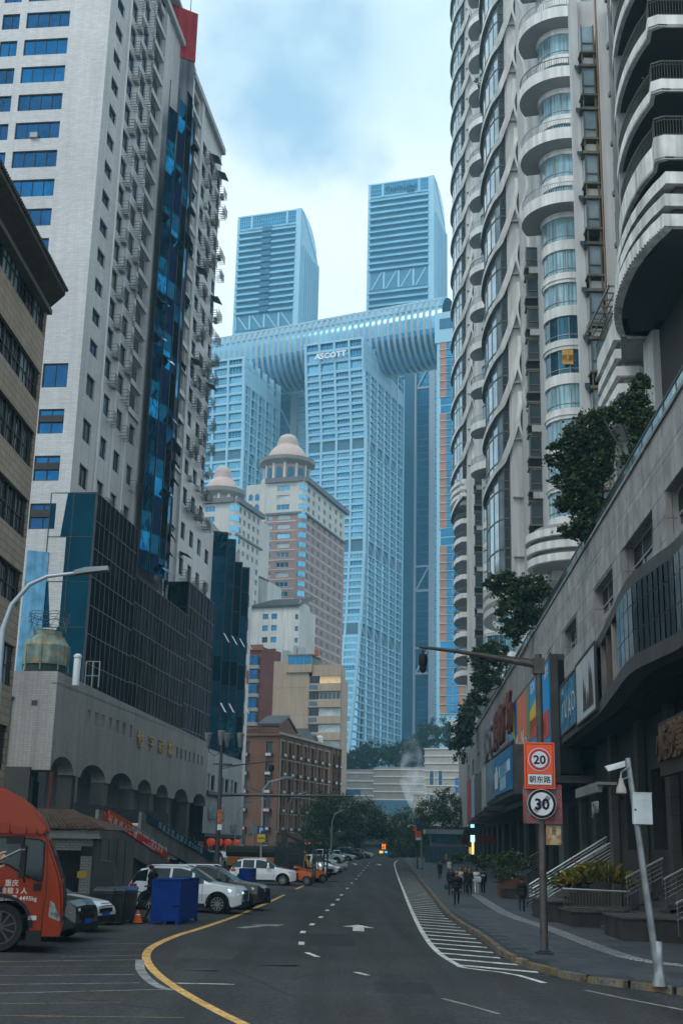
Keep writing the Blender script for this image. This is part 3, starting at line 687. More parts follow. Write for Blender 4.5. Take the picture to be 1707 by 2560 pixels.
# ================================================================ glass bay building beyond the tower
FE=Fc(*Q('z3',1340,300),156,1230,'L')
eb_=thing('glass_bay_building','slim white tiled block with four zigzag teal glass bays beyond the white tower','building',*FE.w(0,0)[:2],0)
hE=[(25,27.0,z,z+1.9) for z in [12.5+3.55*k for k in range(8)]]
onf('street_wall',wall(20.3,29,0,44,hE,tile_s,.3,'street_wall'),FE,eb_,0,0,0)
for i,r in enumerate(hE): window(FE,r,eb_,dark,[bl2,dg],2,1,.07,.2)
onf('end_wall',MB().box(29,29.1,0,10,0,44).box(0,29,9.8,10,0,44).box(0,20.3,.35,.5,12,44).box(-.1,0,.3,10,0,44).mesh('end_wall',plain_g),FE,eb_)
Z=lambda u:42.8-.0*u
for k in range(4):
    u=k*5.1;zt_=(42.3,42.6,40.6,41.0)[k];nz=9
    F1=Fc(o=FE.w(u,0),a=None or (lambda A:A)(FE.a))
    # face to the camera; long street face, paler glass standing for its reflection
    P0=FE.w(u,0);P1=FE.w(u+.9,-2.0);P2=FE.w(u+5.1,-.15)
    for (A_,B_,mats,nn) in ((P0,P1,[tl1,tl2],1),(P1,P2,[tl5,tl1,tl5,tl1],2)):
        dx,dy=B_[0]-A_[0],B_[1]-A_[1];l=math.hypot(dx,dy);F2=Fc(o=A_,a=(dx/l,dy/l));panelgrid(F2,0,l,13,zt_,l/nn,3.3,mats,eb_,.01)
    onf('bay_cap',MB().prism([(u,0),(u+.9,-2.05),(u+5.1,-.1),(u+5.1,.3),(u,.3)],zt_,zt_+.15).mesh('bay_cap',dark),FE,eb_)
    for z in (19,28,):
        if random.random()<.9: onf('open_sash',cached('sash9',lambda:MB().add([(0,0,1.2),(1.2,0,1.2),(1.2,-.7,0),(0,-.7,0),(0,.03,1.2),(1.2,.03,1.2),(1.2,-.67,0),(0,-.67,0)],[(0,3,2,1),(4,5,6,7)]).mesh('open_sash',wht)),FE,eb_,u+1.2,-1.9,z+.5*k)
onf('red_notice',MB().box(0,1.4,-.05,0,0,2).mesh('red_notice',M('red_notice',(.4,.05,.05),.6)),FE,eb_,27.3,0,26)
# white annex below
FN=FR.at(51.8,.3)
an=thing('shop_annex','plain white shop annex with a blue glazed strip and rows of red lanterns below','building',*FN.w(0,0)[:2],0)
hN=[(a,a+2.1,8.6,10.4) for a in (.6,3.4,8.7,11.5,14.3,17.2)]
wa=M('annex_render',(.40,.41,.42),.8,var=.12,vs=.3,streak=.2)
onf('street_wall',wall(0,22,3.6,13.2,hN,wa,.25,'street_wall'),FN,an)
for r in hN: window(FN,r,an,grey,[tl1,cur],1,1,.08,.15)
onf('ledge',MB().box(0,8,-.5,0,8.1,8.5).box(.0,22,-.3,0,3.5,3.9).mesh('ledge',dark),FN,an)
onf('roof',MB().box(0,22,0,12,13.1,13.2).box(21.9,22,0,12,0,13.1).mesh('roof',wa),FN,an)
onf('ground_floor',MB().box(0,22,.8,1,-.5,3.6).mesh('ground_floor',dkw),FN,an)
text('sign_lettering','恒新家纺',1.75,M('pale_blue_sign',(.33,.42,.5),.5),an,*FN.w(2.0,-.25,5.6),FN.rz,.08,al='LEFT',sx=1.3)
text('sign_lettering','家纺城',1.2,M('grey_sign_letters',(.3,.33,.36),.5),an,*FN.w(15.5,-.1,4.2),FN.rz,.05,al='LEFT',sx=1.2)
redp=M('red_pillar_paint',(.32,.035,.03),.55,var=.15)
for u in (3.6,8.3,13.4,18.6): onf('red_post',MB().box(0,.9,0,.3,-.4,3.5).mesh('red_post',redp),FN,an,u,.2)
for u in (.6,5.4,15): onf('roller_shutter',cached('rsh',lambda:(lambda b:[b.box(0,2.6,0,.04,i*.16,i*.16+.14) for i in range(19)] and b)(MB()).mesh('roller_shutter',M('shutter',(.38,.40,.42),.5,.2))),FN,an,u,.5,0)
lan=M('lantern_red',(.55,.06,.02),.5,var=.1,emit=.25)
for i,(u,lb) in enumerate(((1.5,'round red lantern hanging at the annex, first before the dark lamp post'),(6,'round red lantern hanging right of the dark lamp post'),(11.2,'round red lantern hanging between two others above the white shutters'),(16.4,'round red lantern hanging at the brick building end of the annex'))):
    p=FN.w(u+.7,-.55,2.55);t=thing('lantern',lb,'lantern',*p,FN.rz,'red lanterns on the shop annex')
    put('shade',cached('lant',lambda:MB().ring([(0,.0),(.25,.03),(.46,.22),(.52,.42),(.46,.62),(.25,.8),(0,.83)],12).mesh('shade',lan,60)),t,*p,FN.rz)
    put('tassel',cached('tass',lambda:MB().tube([(0,0,0),(0,0,-.45)],[.06,.1],5).mesh('tassel',redp)),t,*p,FN.rz)
    put('cord',cached('cordl',lambda:MB().tube([(0,0,.83),(0,0,1.1)],.02,4).mesh('cord',dark)),t,*p,FN.rz)
# ================================================================ kiosk, stairs, banners on the left forecourt
p0=at(283,2060,60);FK=Fc(o=(p0[0],60),a=Fc(0,0,1,-26000,'F').a);
kz=gz(-11,60)
zk=lambda y:at(283,y,60)[2]
kio=thing('gatehouse','small white tiled gatehouse with a hipped brown tile roof behind the red truck','kiosk',p0[0],60,kz)
kt=M('kiosk_tile',(.33,.32,.30),.5,var=.1,tile=(.34,.12,.012,.4,.5));kg=M('kiosk_side',(.10,.10,.105),.8,var=.25,streak=.35)
uL=at(100,2100,60)[0]-p0[0]
wz1=zk(2098)
onf('front_wall',wall(uL-1.5,-.9,kz,wz1,[(uL-1,-1.45,kz+.1,wz1-.55)],kt,.3,'front_wall'),FK,kio)
onf('barred_gate',(lambda b:[b.box(uL-.9+i*.19,uL-.86+i*.19,.2,.24,kz,kz+1.9) for i in range(int((-1.5-uL+.9)/.19))] and b.box(uL-1,-1.4,.19,.25,kz+1.85,kz+1.93).box(uL-1,-1.4,1.5,1.6,kz,wz1))(MB()).mesh('barred_gate',dark),FK,kio)
onf('lintel_block',MB().box(-1.45,-.9,-.04,0,wz1-.6,wz1-.35).box(-1.45,-.9,-.04,0,kz+1.75,kz+2.0).mesh('lintel_block',dark),FK,kio)
onf('side_wall',(lambda b:[b.box(-.9+i*.4,-.53+i*.4,-.02-.02*(i%2),.2,kz,wz1) for i in range(5)] and b)(MB()).mesh('side_wall',kg),FK,kio)
onf('warning_sign',MB().box(0,.45,-.04,0,0,.3).mesh('warning_sign',M('yellow_sign',(.55,.38,.03),.5)),FK,kio,-1.55,0,kz+.75)
onf('cornice',MB().box(uL-2,-.5,-.35,0,wz1,wz1+.35).mesh('cornice',plain_g),FK,kio)
ez=wz1+.42;rz_=zk(2040)+.25
b=MB();xl,xr,ap=uL-2.4,.1,-2.6
b.add([(xl,-.7,ez),(-.2,-.7,ez),(xr,1.4,ez),(ap,1.6,rz_),(xl,1.6,rz_-.1),(xr,4,ez),(xl,4,ez)],[(0,1,3,4),(1,2,3),(2,5,3),(5,6,4,3)])
onf('roof_deck',b.mesh('roof_deck',M('kiosk_roof',(.10,.06,.045),.8,var=.3)),FK,kio)
rtm=cached('ktile',lambda:MB().tube([(0,0,0),(0,0,1)],.07,5).mesh('roof_tile',M('terracotta_tile',(.13,.075,.055),.75,var=.35,vs=3)))
for i in range(26):
    t=i/25;x0=xl+(-.2-xl)*t;xe=xl+(ap-xl)*t
    me=MB().tube([(x0,-.72,ez+.04),(xe+ (x0-xe)*.02,1.55,rz_+.03-(.1 if t<.3 else 0)*(1-t/.3))],.06,5).mesh('roof_tile',MT['terracotta_tile']);onf('roof_tile',me,FK,kio)
# staircases with banners
def stair(lab,px,py,D,pts,mb,lets,cat='staircase',grp=None,blue=False):
    F=Fc(px,py,D,2400,'L');P=[F.uz(*Q('y4',*q)) for q in pts]
    g0=gz(*F.w(P[1][0])[:2]);t=thing('outdoor_staircase',lab,cat,*F.w(0,0)[:2],g0)
    (ua,za_),(ub,zb_)=P[0],P[1];hh=P[0][1]-P[2][1];sl=(zb_-za_)/(ub-ua)
    onf('banner',MB().xz([(ua,za_-hh),(ub,zb_-hh),(ub,zb_),(ua,za_)],-.06,0).mesh('banner',mb),F,t)
    onf('parapet',MB().xz([(ua-.5,za_-hh-.9-sl*-.5),(ub+.5,zb_-hh-.9+sl*.5),(ub+.5,zb_+sl*.5-.06),(ua-.5,za_-sl*.5-.06)],.02,.25).mesh('parapet',M('stair_render',(.15,.15,.15),.85,var=.2,streak=.3)),F,t)
    n=18;b=None
    sm_=cached(('step',round(sl,1)),lambda:MB().box(0,.36,.25,3.2,-.16,0).mesh('step',plain_g))
    for i in range(n):
        u=ua+(ub-ua)*i/n;onf('step',sm_,F,t,u,0,za_-hh-.1+sl*(u-ua))
    rb=MB();rb.tube([(ua,.1,za_+.28),(ub,.1,zb_+.28)],.025,5)
    for i in range(9): u=ua+(ub-ua)*i/8;z=za_+sl*(u-ua);rb.tube([(u,.1,z-.05),(u,.1,z+.28)],.02,4)
    onf('handrail',rb.mesh('handrail',dark),F,t)
    an_=math.atan(-sl)
    for s,u,sz,off in lets:
        z=za_+sl*(u-ua)-hh*off
        text('banner_lettering',s,sz,M('banner_white',(.62,.62,.6),.6) if not blue else M('banner_pale_blue',(.25,.36,.42),.6),t,*F.w(u,-.08,z),F.rz,.005,al='LEFT',tilt=an_)
    return F,t,P,sl
rb_=M('red_banner',(.50,.035,.025),.6,var=.1);bb_=M('blue_banner',(.012,.045,.075),.6,var=.2)
F,t,P,sl=stair('concrete outdoor staircase with a red white-lettered banner on its side',260,2030,74,[(335,325),(970,735),(335,405)],rb_,[('玩 具 请 上 二 楼',.35,.43,.85),('一 件 也 批 发',4.6,.28,.68),('专 业 玩 具 批 发 市 场',4.0,.14,.97)])
ua,za_=P[0];ub,zb_=P[1]
onf('orange_side_cloth',MB().xz([(ua+.9,za_+.15+sl*.9),(3.4,za_+sl*(3.4-ua)+.15),(3.4,za_+sl*(3.4-ua)+.5),(ua+.9,za_+.45+sl*.9)],.3,.35).mesh('orange_side_cloth',M('orange_cloth',(.5,.13,.02),.6)),F,t)
onf('white_side_cloth',MB().xz([(3.4,za_+sl*(3.4-ua)+.1),(ub+.6,zb_+.1+sl*.6),(ub+.6,zb_+.4+sl*.6),(3.4,za_+sl*(3.4-ua)+.45)],.3,.35).mesh('white_side_cloth',M('white_cloth',(.4,.4,.39),.6)),F,t)
F,t,P,sl=stair('concrete outdoor staircase with a dark blue banner reading 500 on its side',367,2040,84,[(770,345),(1450,765),(770,430)],bb_,[('恒 新 家 纺  中 国 企 业 5 0 0 强',1.3,.43,.8),('家 纺 批 发  床 上 用 品  窗 帘 布 艺',1.8,.16,.99)],blue=True)
# retaining wall and low steps behind the parked cars, under the red banner
F=Fc(*Q('y4',335,325),74.6,2400,'L');lw=thing('stained_wall','stained concrete wall with dark doorways under the stairs with the red banner','wall',*F.w(0,0)[:2],0)
(ua,za_)=F.uz(*Q('y4',335,440));(ub,zb_)=F.uz(*Q('y4',900,810))
onf('wall_face',MB().xz([(ua-1.2,-.3),(ub+.3,-.3),(ub+.3,zb_-.2),(ua,za_),(ua-1.2,za_)],.3,.6).mesh('wall_face',M('stained_render',(.10,.10,.10),.85,var=.25,streak=.5)),F,lw)
for u,w_,h in ((ua+.45,.8,2.2),(ua+1.75,.4,1.9)): onf('doorway',MB().box(0,w_,.27,.31,-.2,h).mesh('doorway',drk),F,lw,u)
onf('plinth',MB().box(ua,ub+1,-1.6,.3,-.3,.28).box(ua,ub,-2.6,-1.62,-.3,.14).mesh('plinth',M('plinth',(.12,.12,.12),.8,var=.2)),F,lw)
# ================================================================ far towers
ral=M('tower_cladding',(.34,.56,.70),.5,var=.05,vs=.05)  # blue cast of distant haze painted into the cladding colour
rgl=glass('tower_glass',(.03,.19,.36),.75,.12,.0,.3,.08);rg2=glass('tower_glass_pale',(.15,.40,.58),.7,.15,.0,.3,.08);rgd=M('tower_shade',(.025,.12,.21),.5,.4,var=.1)  # glass and dark tone carry the haze blue as well
louv=M('louvre_grey',(.09,.18,.26),.6,var=.05)
def lerp_tab(T,z):
    for (a,b),(c,d) in zip(T,T[1:]):
        if c<=z<=a: t=(a-z)/(a-c);t_=t;return b+(d-b)*t_
    return T[0][1] if z>T[0][0] else T[-1][1]
def sail_tower(lab,name,px,py,D,T,zt,bays,sbays,hs,z1,mech,zlo,sign=None,topz=None,sidelen=61):
    Fr=Fc(px,py,D,-7000,'F');Fs=Fr.left()
    t=thing(name,lab,'skyscraper',*Fr.w(0,0)[:2],0,Fr.rz)
    rows=[];z=z1
    while z>zlo:
        h=hs
        for a,b_ in mech:
            if b_-hs*.5<z<=b_+hs*.6: h=b_-a;rows.append((z-h,h,1));break
        else: rows.append((z-h,h,0))
        z-=h
    fr=MB();si=MB();sw=MB();lv=MB();n=0;W0=bays[0]
    def V(zz): return lerp_tab(T,zz)
    allrows=[(zt-(zt-z1)*(i+1)/3,(zt-z1)/3,2) for i in range(3)]+rows
    wins=[]
    for z,h,k in allrows:
        va,vb=V(z),V(z+h);sl=min(1.25,h*.35)
        fr.add([(W0,va,z),(bays[-1],va,z),(bays[-1],vb-(vb-va)*(1-sl/h),z+sl),(W0,vb-(vb-va)*(1-sl/h),z+sl),(W0,va+.9,z),(bays[-1],va+.9,z),(bays[-1],va+.9,z+sl),(W0,va+.9,z+sl)],[(0,1,2,3),(4,5,1,0),(3,2,6,7)])
        for i,u in enumerate(bays):
            w_=.55 if 0<i<len(bays)-1 else .8
            a,c=(u-w_,u+w_) if 0<i<len(bays)-1 else ((u,u+1.4) if i==0 else (u-1.4,u))
            fr.add([(a,va-.15,z),(c,va-.15,z),(c,vb-.15,z+h),(a,vb-.15,z+h),(a,va+1,z),(c,va+1,z),(c,vb+1,z+h),(a,vb+1,z+h)],[(0,1,2,3),(1,5,6,2),(4,0,3,7)])
        for i in range(len(bays)-1): wins.append((bays[i]+.5,bays[i+1]-.5,z+sl,h-sl,va+.8,k))
        # side face
        u0=va;step=sidelen/sbays
        si.add([(.0,u0,z),(.0,sidelen,z),(0,sidelen,z+sl*.55),(0,u0,z+sl*.55),(-.9,u0,z+sl*.55),(-.9,sidelen,z+sl*.55)],[(0,1,2,3),(3,2,5,4)])
        for i in range(sbays+1):
            u=max(step*i,u0) if i else u0
            if i and step*i<u0+2: continue
            si.add([(.25,u-.2,z),(.25,u+1.3,z),(.25,u+1.3,z+h),(.25,u-.2,z+h),(-1,u-.2,z),(-1,u+1.3,z),(-1,u+1.3,z+h),(-1,u-.2,z+h)],[(0,1,2,3),(4,0,3,7),(1,5,6,2)])
            a=u+1.2;c=step*(i+1) if i<sbays else None
            if c and k!=1 and c-a>3:
                m=a+(c-a)*.62
                sw.quad((-.6,a,z+sl*.55),(-.6,m,z+sl*.55),(-.6,m,z+h),(-.6,a,z+h),0)
                sw.quad((-1.3,m,z+sl*.55),(-1.3,c,z+sl*.55),(-1.3,c,z+h),(-1.3,m,z+h),1)
                si.box(-.9,.1,m-.12,m+.25,z,z+h) if n%1==0 else 0
            elif c and k==1:
                lv.quad((-.8,a,z),(-.8,c,z),(-.8,c,z+h),(-.8,a,z+h))
                si.add([(-.1,a,z+h),(-.1,a+.8,z+h),(-.1,c,z),(-.1,c-.8,z)],[(0,3,2,1)])
    Zb=zlo-8
    onf('front_frame',fr.mesh('front_frame',ral),Fr,t)
    onf('side_frame',si.mesh('side_frame',ral),Fr,t)
    o=onf('side_windows',sw.mesh('side_windows',[rg2,rgd]),Fr,t);o['kind']='stuff'
    onf('side_louvres',lv.mesh('side_louvres',louv),Fr,t,kind='stuff')
    for a,c,z,h,v,k in wins[:]:
        if n>=290: break
        mg=louv if k==1 else (rg2 if (n%7) else rgl)
        if k==2 and z>zt-(zt-z1)/3*1.2: mg=rgl
        def f():
            w_=c-a;b=MB();b.quad((0,0,0),(w_,0,0),(w_,0,h),(0,0,h),1)
            if k!=1:
                for j in range(1,5): b.box(w_*j/5-.06,w_*j/5+.06,-.15,0,0,h)
                b.box(0,w_,-.12,0,h*.32,h*.32+.1)
            return b.mesh('window',[ral,mg])
        onf('window',cached(('rw',round(c-a,1),round(h,1),mg.name),f),Fr,t,a,v,z);n+=1
    # body behind, roof
    cb=MB()
    for z,h,k in rows:
        a_,c_=V(z)+1.7,V(z+h)+1.7
        cb.add([(W0,a_,z),(-1.6,a_,z),(-1.6,c_,z+h),(W0,c_,z+h),(-1.6,sidelen,z),(-1.6,sidelen,z+h)],[(0,1,2,3),(1,4,5,2)])
    cb.box(W0,-1.6,V(zlo)+1.7,sidelen,zlo-30,zlo-.5)
    onf('core_wall',cb.mesh('core_wall',rgd),Fr,t)
    onf('roof',MB().add([(W0,0,zt),(0,0,zt),(0,sidelen,zt-9),(W0,sidelen,zt-9),(W0,0,zt-1),(0,0,zt-1.2),(0,sidelen,zt-10),(0,1,z1),(0,sidelen,z1)],[(0,1,2,3),(0,4,5,1),(5,7,8,6),(1,5,6,2)]).mesh('roof',ral),Fr,t)
    return Fr,Fs,t
T=[(246,0),(197,6.3),(140,7.3),(108,4.9),(76,-.9),(42,-8.3),(10,-15)]
Fr,Fs,asc=sail_tower('pale blue skyscraper with ASCOTT letters at its top corner and a foot that flares out','skyscraper',908,839,560,T,246,[-31.8,-23.6,-15.6,-7.8,.3],6,3.38,229.4,[(188.8,195.5),(138.5,145.8),(97.6,104.5)],40,sidelen=61)
p=Fr.w(-17.0,-.6,236.6);text('sign_lettering','ASCOTT',4.1,M('sign_white',(.85,.86,.86),.4),asc,*p,Fr.rz,.3,bold=.12,al='CENTER',sx=1.05)
Fr1,_,lt=sail_tower('pale blue skyscraper without letters under the left end of the sky bridge','skyscraper',*Q('z4',268,1185),560,[(234,0),(190,3.2),(130,4),(100,2)],234,[-33,-25,-17,-8.8,.3],5,4.6,219.6,[(178.6,184.8)],96,sidelen=42)
def back_tower(lab,q,D,wid,dep,zt,drop,zlo,rowh,truss,dark_strip,name_txt=None):
    Fr=Fc(*Q('z4',*q),D,-9000,'F');Fs=Fr.left();t=thing('skyscraper',lab,'skyscraper',*Fr.w(0,0)[:2],0,Fr.rz)
    prof=[(0,zlo),(dep,zlo),(dep,zt-drop-4)]+[(dep*.82*math.sin(a*math.pi/16)+ .0,zt-drop+drop*math.cos(a*math.pi/16)) for a in range(7,-1,-1)]
    o=onf('body',MB().xz(prof,.02,wid).mesh('body',ral),Fs,t)
    # lens shaped glass cap on the side
    L_=[(1.5+dep*.78*math.sin(a*math.pi/20),zt-1-drop+drop*math.cos(a*math.pi/20)) for a in range(0,10)]
    L2=[(1.5+dep*.35*math.sin(a*math.pi/20),zt-1-drop*1.05+drop*1.0*math.cos(a*math.pi/20)) for a in range(9,-1,-1)]
    onf('side_cap',MB().xz([(x,z) for x,z in reversed(L_+[(dep*.8,zt-drop*.95)])]+[],-.3,0).mesh('side_cap',rg2),Fs,t)
    b=MB()
    for i in range(8):
        u=dep*(.1+.9*i/8);b.box(u,u+1.0,-.9,0,zlo,zt-drop*1.08-4*(.5-abs(.5-i/8)))
    for i in range(8):
        u=dep*(.1+.9*i/8)+1.6
        b.box(u,u+1.3,-.2,0,zlo,zt-drop*1.15,1)
    onf('side_fins',b.mesh('side_fins',[ral,rgl]),Fs,t)
    ztop=zt-9.5;n=0
    onf('crown_glass',MB().box(-wid+1.2,-1.6,-.15,0,ztop+1.2,zt-.8).mesh('crown_glass',rgl),Fr,t)
    b=MB()
    for u in (-wid,-wid*.79,-wid*.24,-1.6): b.box(u,u+1.6,-.5,0,zlo,zt) if u in(-wid,-1.6) else b.box(u,u+1.2,-.5,0,ztop,zt)
    b.box(-wid,0,-.6,0,zt-.9,zt);b.box(-3.4,0,-1.0,0,zlo,zt)
    for i in range(28): u=-wid+1+(wid-2)*i/28;b.box(u,u+.12,-.25,0,ztop,zt)
    for z in (ztop+3,ztop+5.6): b.box(-wid,0,-.25,0,z,z+.15)
    onf('crown_frame',b.mesh('crown_frame',ral),Fr,t)
    z=ztop
    while z>zlo:
        if truss[0]<z-rowh*.5<truss[1]:
            h=truss[1]-truss[0];onf('truss_recess',MB().box(-wid+1,-3.4,-.1,.0,0,h).mesh('truss_recess',M('truss_shade',(.09,.24,.36),.6,var=.05)),Fr,t,0,0,z-h)
            b=MB()
            for i in range(4):
                u=-wid+1+(wid-5)*i/4;b.box(u,u+1.1,-.5,0,0,h);b.add([(u+1.5,-.4,h if name_txt is None else 0),(u+2.4,-.4,h if name_txt is None else 0),(u+8.6,-.4,0 if name_txt is None else h),(u+7.7,-.4,0 if name_txt is None else h)],[(0,1,2,3) if name_txt else (3,2,1,0)])
            onf('truss',b.mesh('truss',ral),Fr,t,0,0,z-h);z-=h;continue
        def f():
            b=MB();w_=wid-4
            b.box(0,w_,-1.5,0,rowh*.30,rowh*.30+.45,0);b.box(0,w_,-1.35,-1.25,rowh*.34,rowh*.62,1)
            b.quad((0,-.12,rowh*.62),(w_,-.12,rowh*.62),(w_,-.12,rowh),(0,-.12,rowh),2);b.quad((0,-.12,0),(w_,-.12,0),(w_,-.12,rowh*.3),(0,-.12,rowh*.3),2)
            if dark_strip: b.box(w_*.42,w_*.58,-1.6,-.1,rowh*.3,rowh*1.0,2)
            for i in range(24): b.box(w_*i/24,w_*i/24+.14,-1.38,-1.24,rowh*.34,rowh*.62,0)
            return b.mesh('balcony_row',[ral,rg2,rgd])
        onf('balcony_row',cached(('brow',wid,rowh,dark_strip),f),Fr,t,-wid+1,0,z-rowh);z-=rowh
    if name_txt:
        pp=Fr.w(-wid*.50,-.8,ztop+3.4);text('sign_lettering',name_txt,4.4,M('sign_blue',(.02,.13,.25),.5),t,*pp,Fr.rz,.2,bold=.08);
        [text('sign_character',c_,2.4,MT['sign_blue'],t,*Fr.w(-wid*.38+2.4*i_,-.8,ztop+1.0),Fr.rz,.2,bold=.05) for i_,c_ in enumerate('凯德')]
    return t
back_tower('tall blue skyscraper with a dark strip down its balconies, left above the sky bridge',(617,290),660,41.2,34,371,21,250,4.05,(297,306),True)
back_tower('tall blue skyscraper with CapitaLand letters on its crown above the sky bridge',(1412,97),660,41.3,34,395,21,262,4.2,(325,336),False,'CapitaLand')
# sky bridge
Ft=Fc(*Q('z4',65,1110),628,-7000,'F')
br=thing('sky_bridge','long ribbed glass tube bridge lying across the tops of the pale blue towers','bridge',*Ft.w(0,0)[:2],245,Ft.rz)
zc=lambda u:251.4+.036*u;n=60;R_=17.4;b=MB();k=28;U=[-10+148*i/n for i in range(n+1)]
for i,u in enumerate(U):
    for j in range(k): a=2*math.pi*j/k;b.v.append((u,R_*math.cos(a)*1.0,zc(u)+R_*math.sin(a)))
for i in range(n):
    for j in range(k):
        b.f.append((i*k+j,(i+1)*k+j,(i+1)*k+(j+1)%k,i*k+(j+1)%k));b.m.append(0 if 0<=j<15 else 1)
onf('tube_shell',b.mesh('tube_shell',[rg2,rgl],50),Ft,br)
def rib():
    b=MB()
    for j in range(k+1):
        a=2*math.pi*j/k
        for s,r in ((-.5,0),(.0,.75),(1.1,0)): b.v.append((s,(R_+r+.05)*math.cos(a),(R_+r+.05)*math.sin(a)))
    for j in range(k):
        for s in (0,1): o=j*3+s;b.f.append((o,o+1,o+4,o+3));b.m.append(0)
    return b.mesh('rib',M('bridge_rib',(.38,.44,.48),.4,.3,var=.05),50)
rm=rib()
for i in range(46): u=-8+146*i/46;onf('rib',rm,Ft,br,u,0,zc(u))
b=MB()
for zt_ in (8.,13.2,15.9):
    for s in (-1,): b.tube([(u,s*math.sqrt(R_**2-zt_**2)*1.03,zc(u)+zt_*1.03) for u in U[::6]],.25,4)
onf('stringers',b.mesh('stringers',ral),Ft,br)
# right tower with orange panels
F3=Fc(*Q('z4',1428,930),560,-7000,'F');t3=thing('skyscraper','pale tower with orange panels between its windows, standing beside the curved balconies','skyscraper',*F3.w(0,0)[:2],0,F3.rz)
org=M('orange_cladding',(.46,.20,.11),.7,var=.15,vs=.2)
onf('front_wall',MB().box(0,17,.0,20,20,243).box(-1,17,-.6,20,243,259).mesh('front_wall',ral),F3,t3)
onf('top_louvre',MB().box(1.5,16,-.8,-.6,250,255.5).mesh('top_louvre',rgd),F3,t3)
def unit(mech):
    b=MB()
    if mech: b.quad((2,-.1,.4),(16,-.1,.4),(16,-.1,4),(2,-.1,4),1);return b
    b.box(1.4,17,-.7,0,0,.4,0);b.box(1.6,5.0,-.25,0,.4,4.1,2);b.quad((5,-.12,.4),(10.5,-.12,.4),(10.5,-.12,4.1),(5,-.12,4.1),1);b.box(10.5,13.6,-.25,0,.4,4.1,2);b.box(13.6,17,-.3,0,.4,4.1,3)
    b.box(7.6,7.8,-.25,0,.4,4.1,0);b.box(5,10.5,-.9,-.8,.6,1.7,1);return b
for i in range(44):
    z=239-4.12*i;mech=i in (7,8,23,24,36)
    onf('storey_panel',cached(('unit',mech),lambda:unit(mech).mesh('storey_panel',[M('pale_frame_tower',(.40,.47,.52),.5,var=.05),rgl,org,rgd])),F3,t3,0,0,z)
# dark glass slabs between the towers
def slab(lab,q,D,parts,z0,z1):
    F=Fc(*Q(*q),D,-7000,'F');t=thing('skyscraper',lab,'skyscraper',*F.w(0,0)[:2],0,F.rz)
    for nm,a,c,v,m_,fl in parts:
        onf(nm,MB().box(a,c,v,20,z0,z1).mesh(nm,m_),F,t)
        if fl:
            b=MB();z=z0
            while z<z1: b.box(a,c,v-.15,v,z,z+fl[0]);z+=fl[1]
            onf('floor_bands',b.mesh('floor_bands',fl[2]),F,t)
    return F,t
F,t=slab('dark teal glass tower slab between the lettered tower and the orange panelled tower',('z4',1300,1262),640,[('glass_wall',-7,-.2,1,rgd,None),('glass_wall',.3,8.2,1.2,rgl,(.5,4,rgd)),('pier',8.2,11.4,-1,M('pier_grey',(.40,.44,.50),.6,var=.04),None),('window_strip',11.4,16.4,0,ral,(.25,4.2,rg2)),('corner_post',-.3,.5,-.8,MT['pier_grey'],None)],20,262)
b=MB()
for z in (251,136,92): b.add([(.5,.4,z),(1.6,.4,z),(8.2,.4,z+12),(7.2,.4,z+12)],[(0,1,2,3)]);b.box(.3,8.2,.3,1,z-1.4,z-.2);b.box(.3,8.2,.3,1,z+12,z+13)
onf('brace',b.mesh('brace',MT['pier_grey']),F,t)
F,t=slab('dark glass tower slab seen in the gap left of the lettered tower',('z4',480,1400),640,[('glass_wall',0,7.6,1,rgd,(.4,4,rgl)),('pier',7.6,11.5,-1,MT['pier_grey'],None),('window_strip',11.5,17,0,ral,(.25,4.2,rg2))],60,247)
onf('brace',MB().add([(0.5,.4,236),(1.6,.4,236),(7.6,.4,224),(6.6,.4,224)],[(3,2,1,0)]).mesh('brace',MT['pier_grey']),F,t)
# ================================================================ domed apartment blocks
pink=M('pink_tile',(.33,.225,.215),.7,var=.08,vs=.1);crm=M('cream_render',(.56,.54,.51),.7,var=.08,vs=.1,streak=.12);corn=M('cornice_grey',(.16,.16,.17),.7,var=.1)
domem=M('dome_pink',(.55,.42,.38),.6,var=.08);band_=M('white_band',(.55,.48,.47),.7)
def dome(t,F,u,v,z,r,zb):
    n=24;p=F.w(u,v)
    dr=MB();dr.ring([(r,-7.5),(r,0)],n);put('drum',dr.mesh('drum',M('drum_rose',(.36,.25,.23),.7,var=.1),40),t,p[0],p[1],z)
    put('gallery',MB().ring([(r,-1.6),(r*1.27,-.3),(r*1.29,.9),(r*1.25,.9),(r*1.2,0),(r*.9,.2)],n).mesh('gallery',M('gallery_grey',(.25,.23,.22),.7),40),t,p[0],p[1],z)
    pr=[(r*.93*math.cos(a*math.pi/20),.3+r*1.0*math.sin(a*math.pi/20)) for a in range(0,8)]
    put('dome_shell',MB().ring([(r*.95,0)]+pr,n).mesh('dome_shell',domem,60),t,p[0],p[1],z)
    zt=pr[-1][1];put('lantern',MB().ring([(r*.50,zt-.6),(r*.50,zt+.8),(r*.42,zt+.9),(r*.44,zt+1.9),(r*.36,zt+3.0),(r*.2,zt+3.7),(0,zt+4)],n).mesh('lantern',M('dome_white',(.5,.40,.36),.6),40),t,p[0],p[1],z)
    for k in range(12):
        a=k*math.pi/6+.2
        o=put('arched_window',cached(('dw',r),lambda:(lambda b:b.xz([(-1,0),(1,0),(1,2.6),(.7,3.3),(0,3.7),(-.7,3.3),(-1,2.6)],-.12,.1))(MB()).mesh('arched_window',rgd)),t,p[0]+(r+.05)*math.sin(a),p[1]-(r+.05)*math.cos(a),z-6.2,a)
        put('column',cached(('dc',r),lambda:MB().tube([(0,0,-7.2),(0,0,-1)],.45,6).mesh('column',crm)),t,p[0]+(r+.1)*math.sin(a+.26),p[1]-(r+.1)*math.cos(a+.26),z,a)
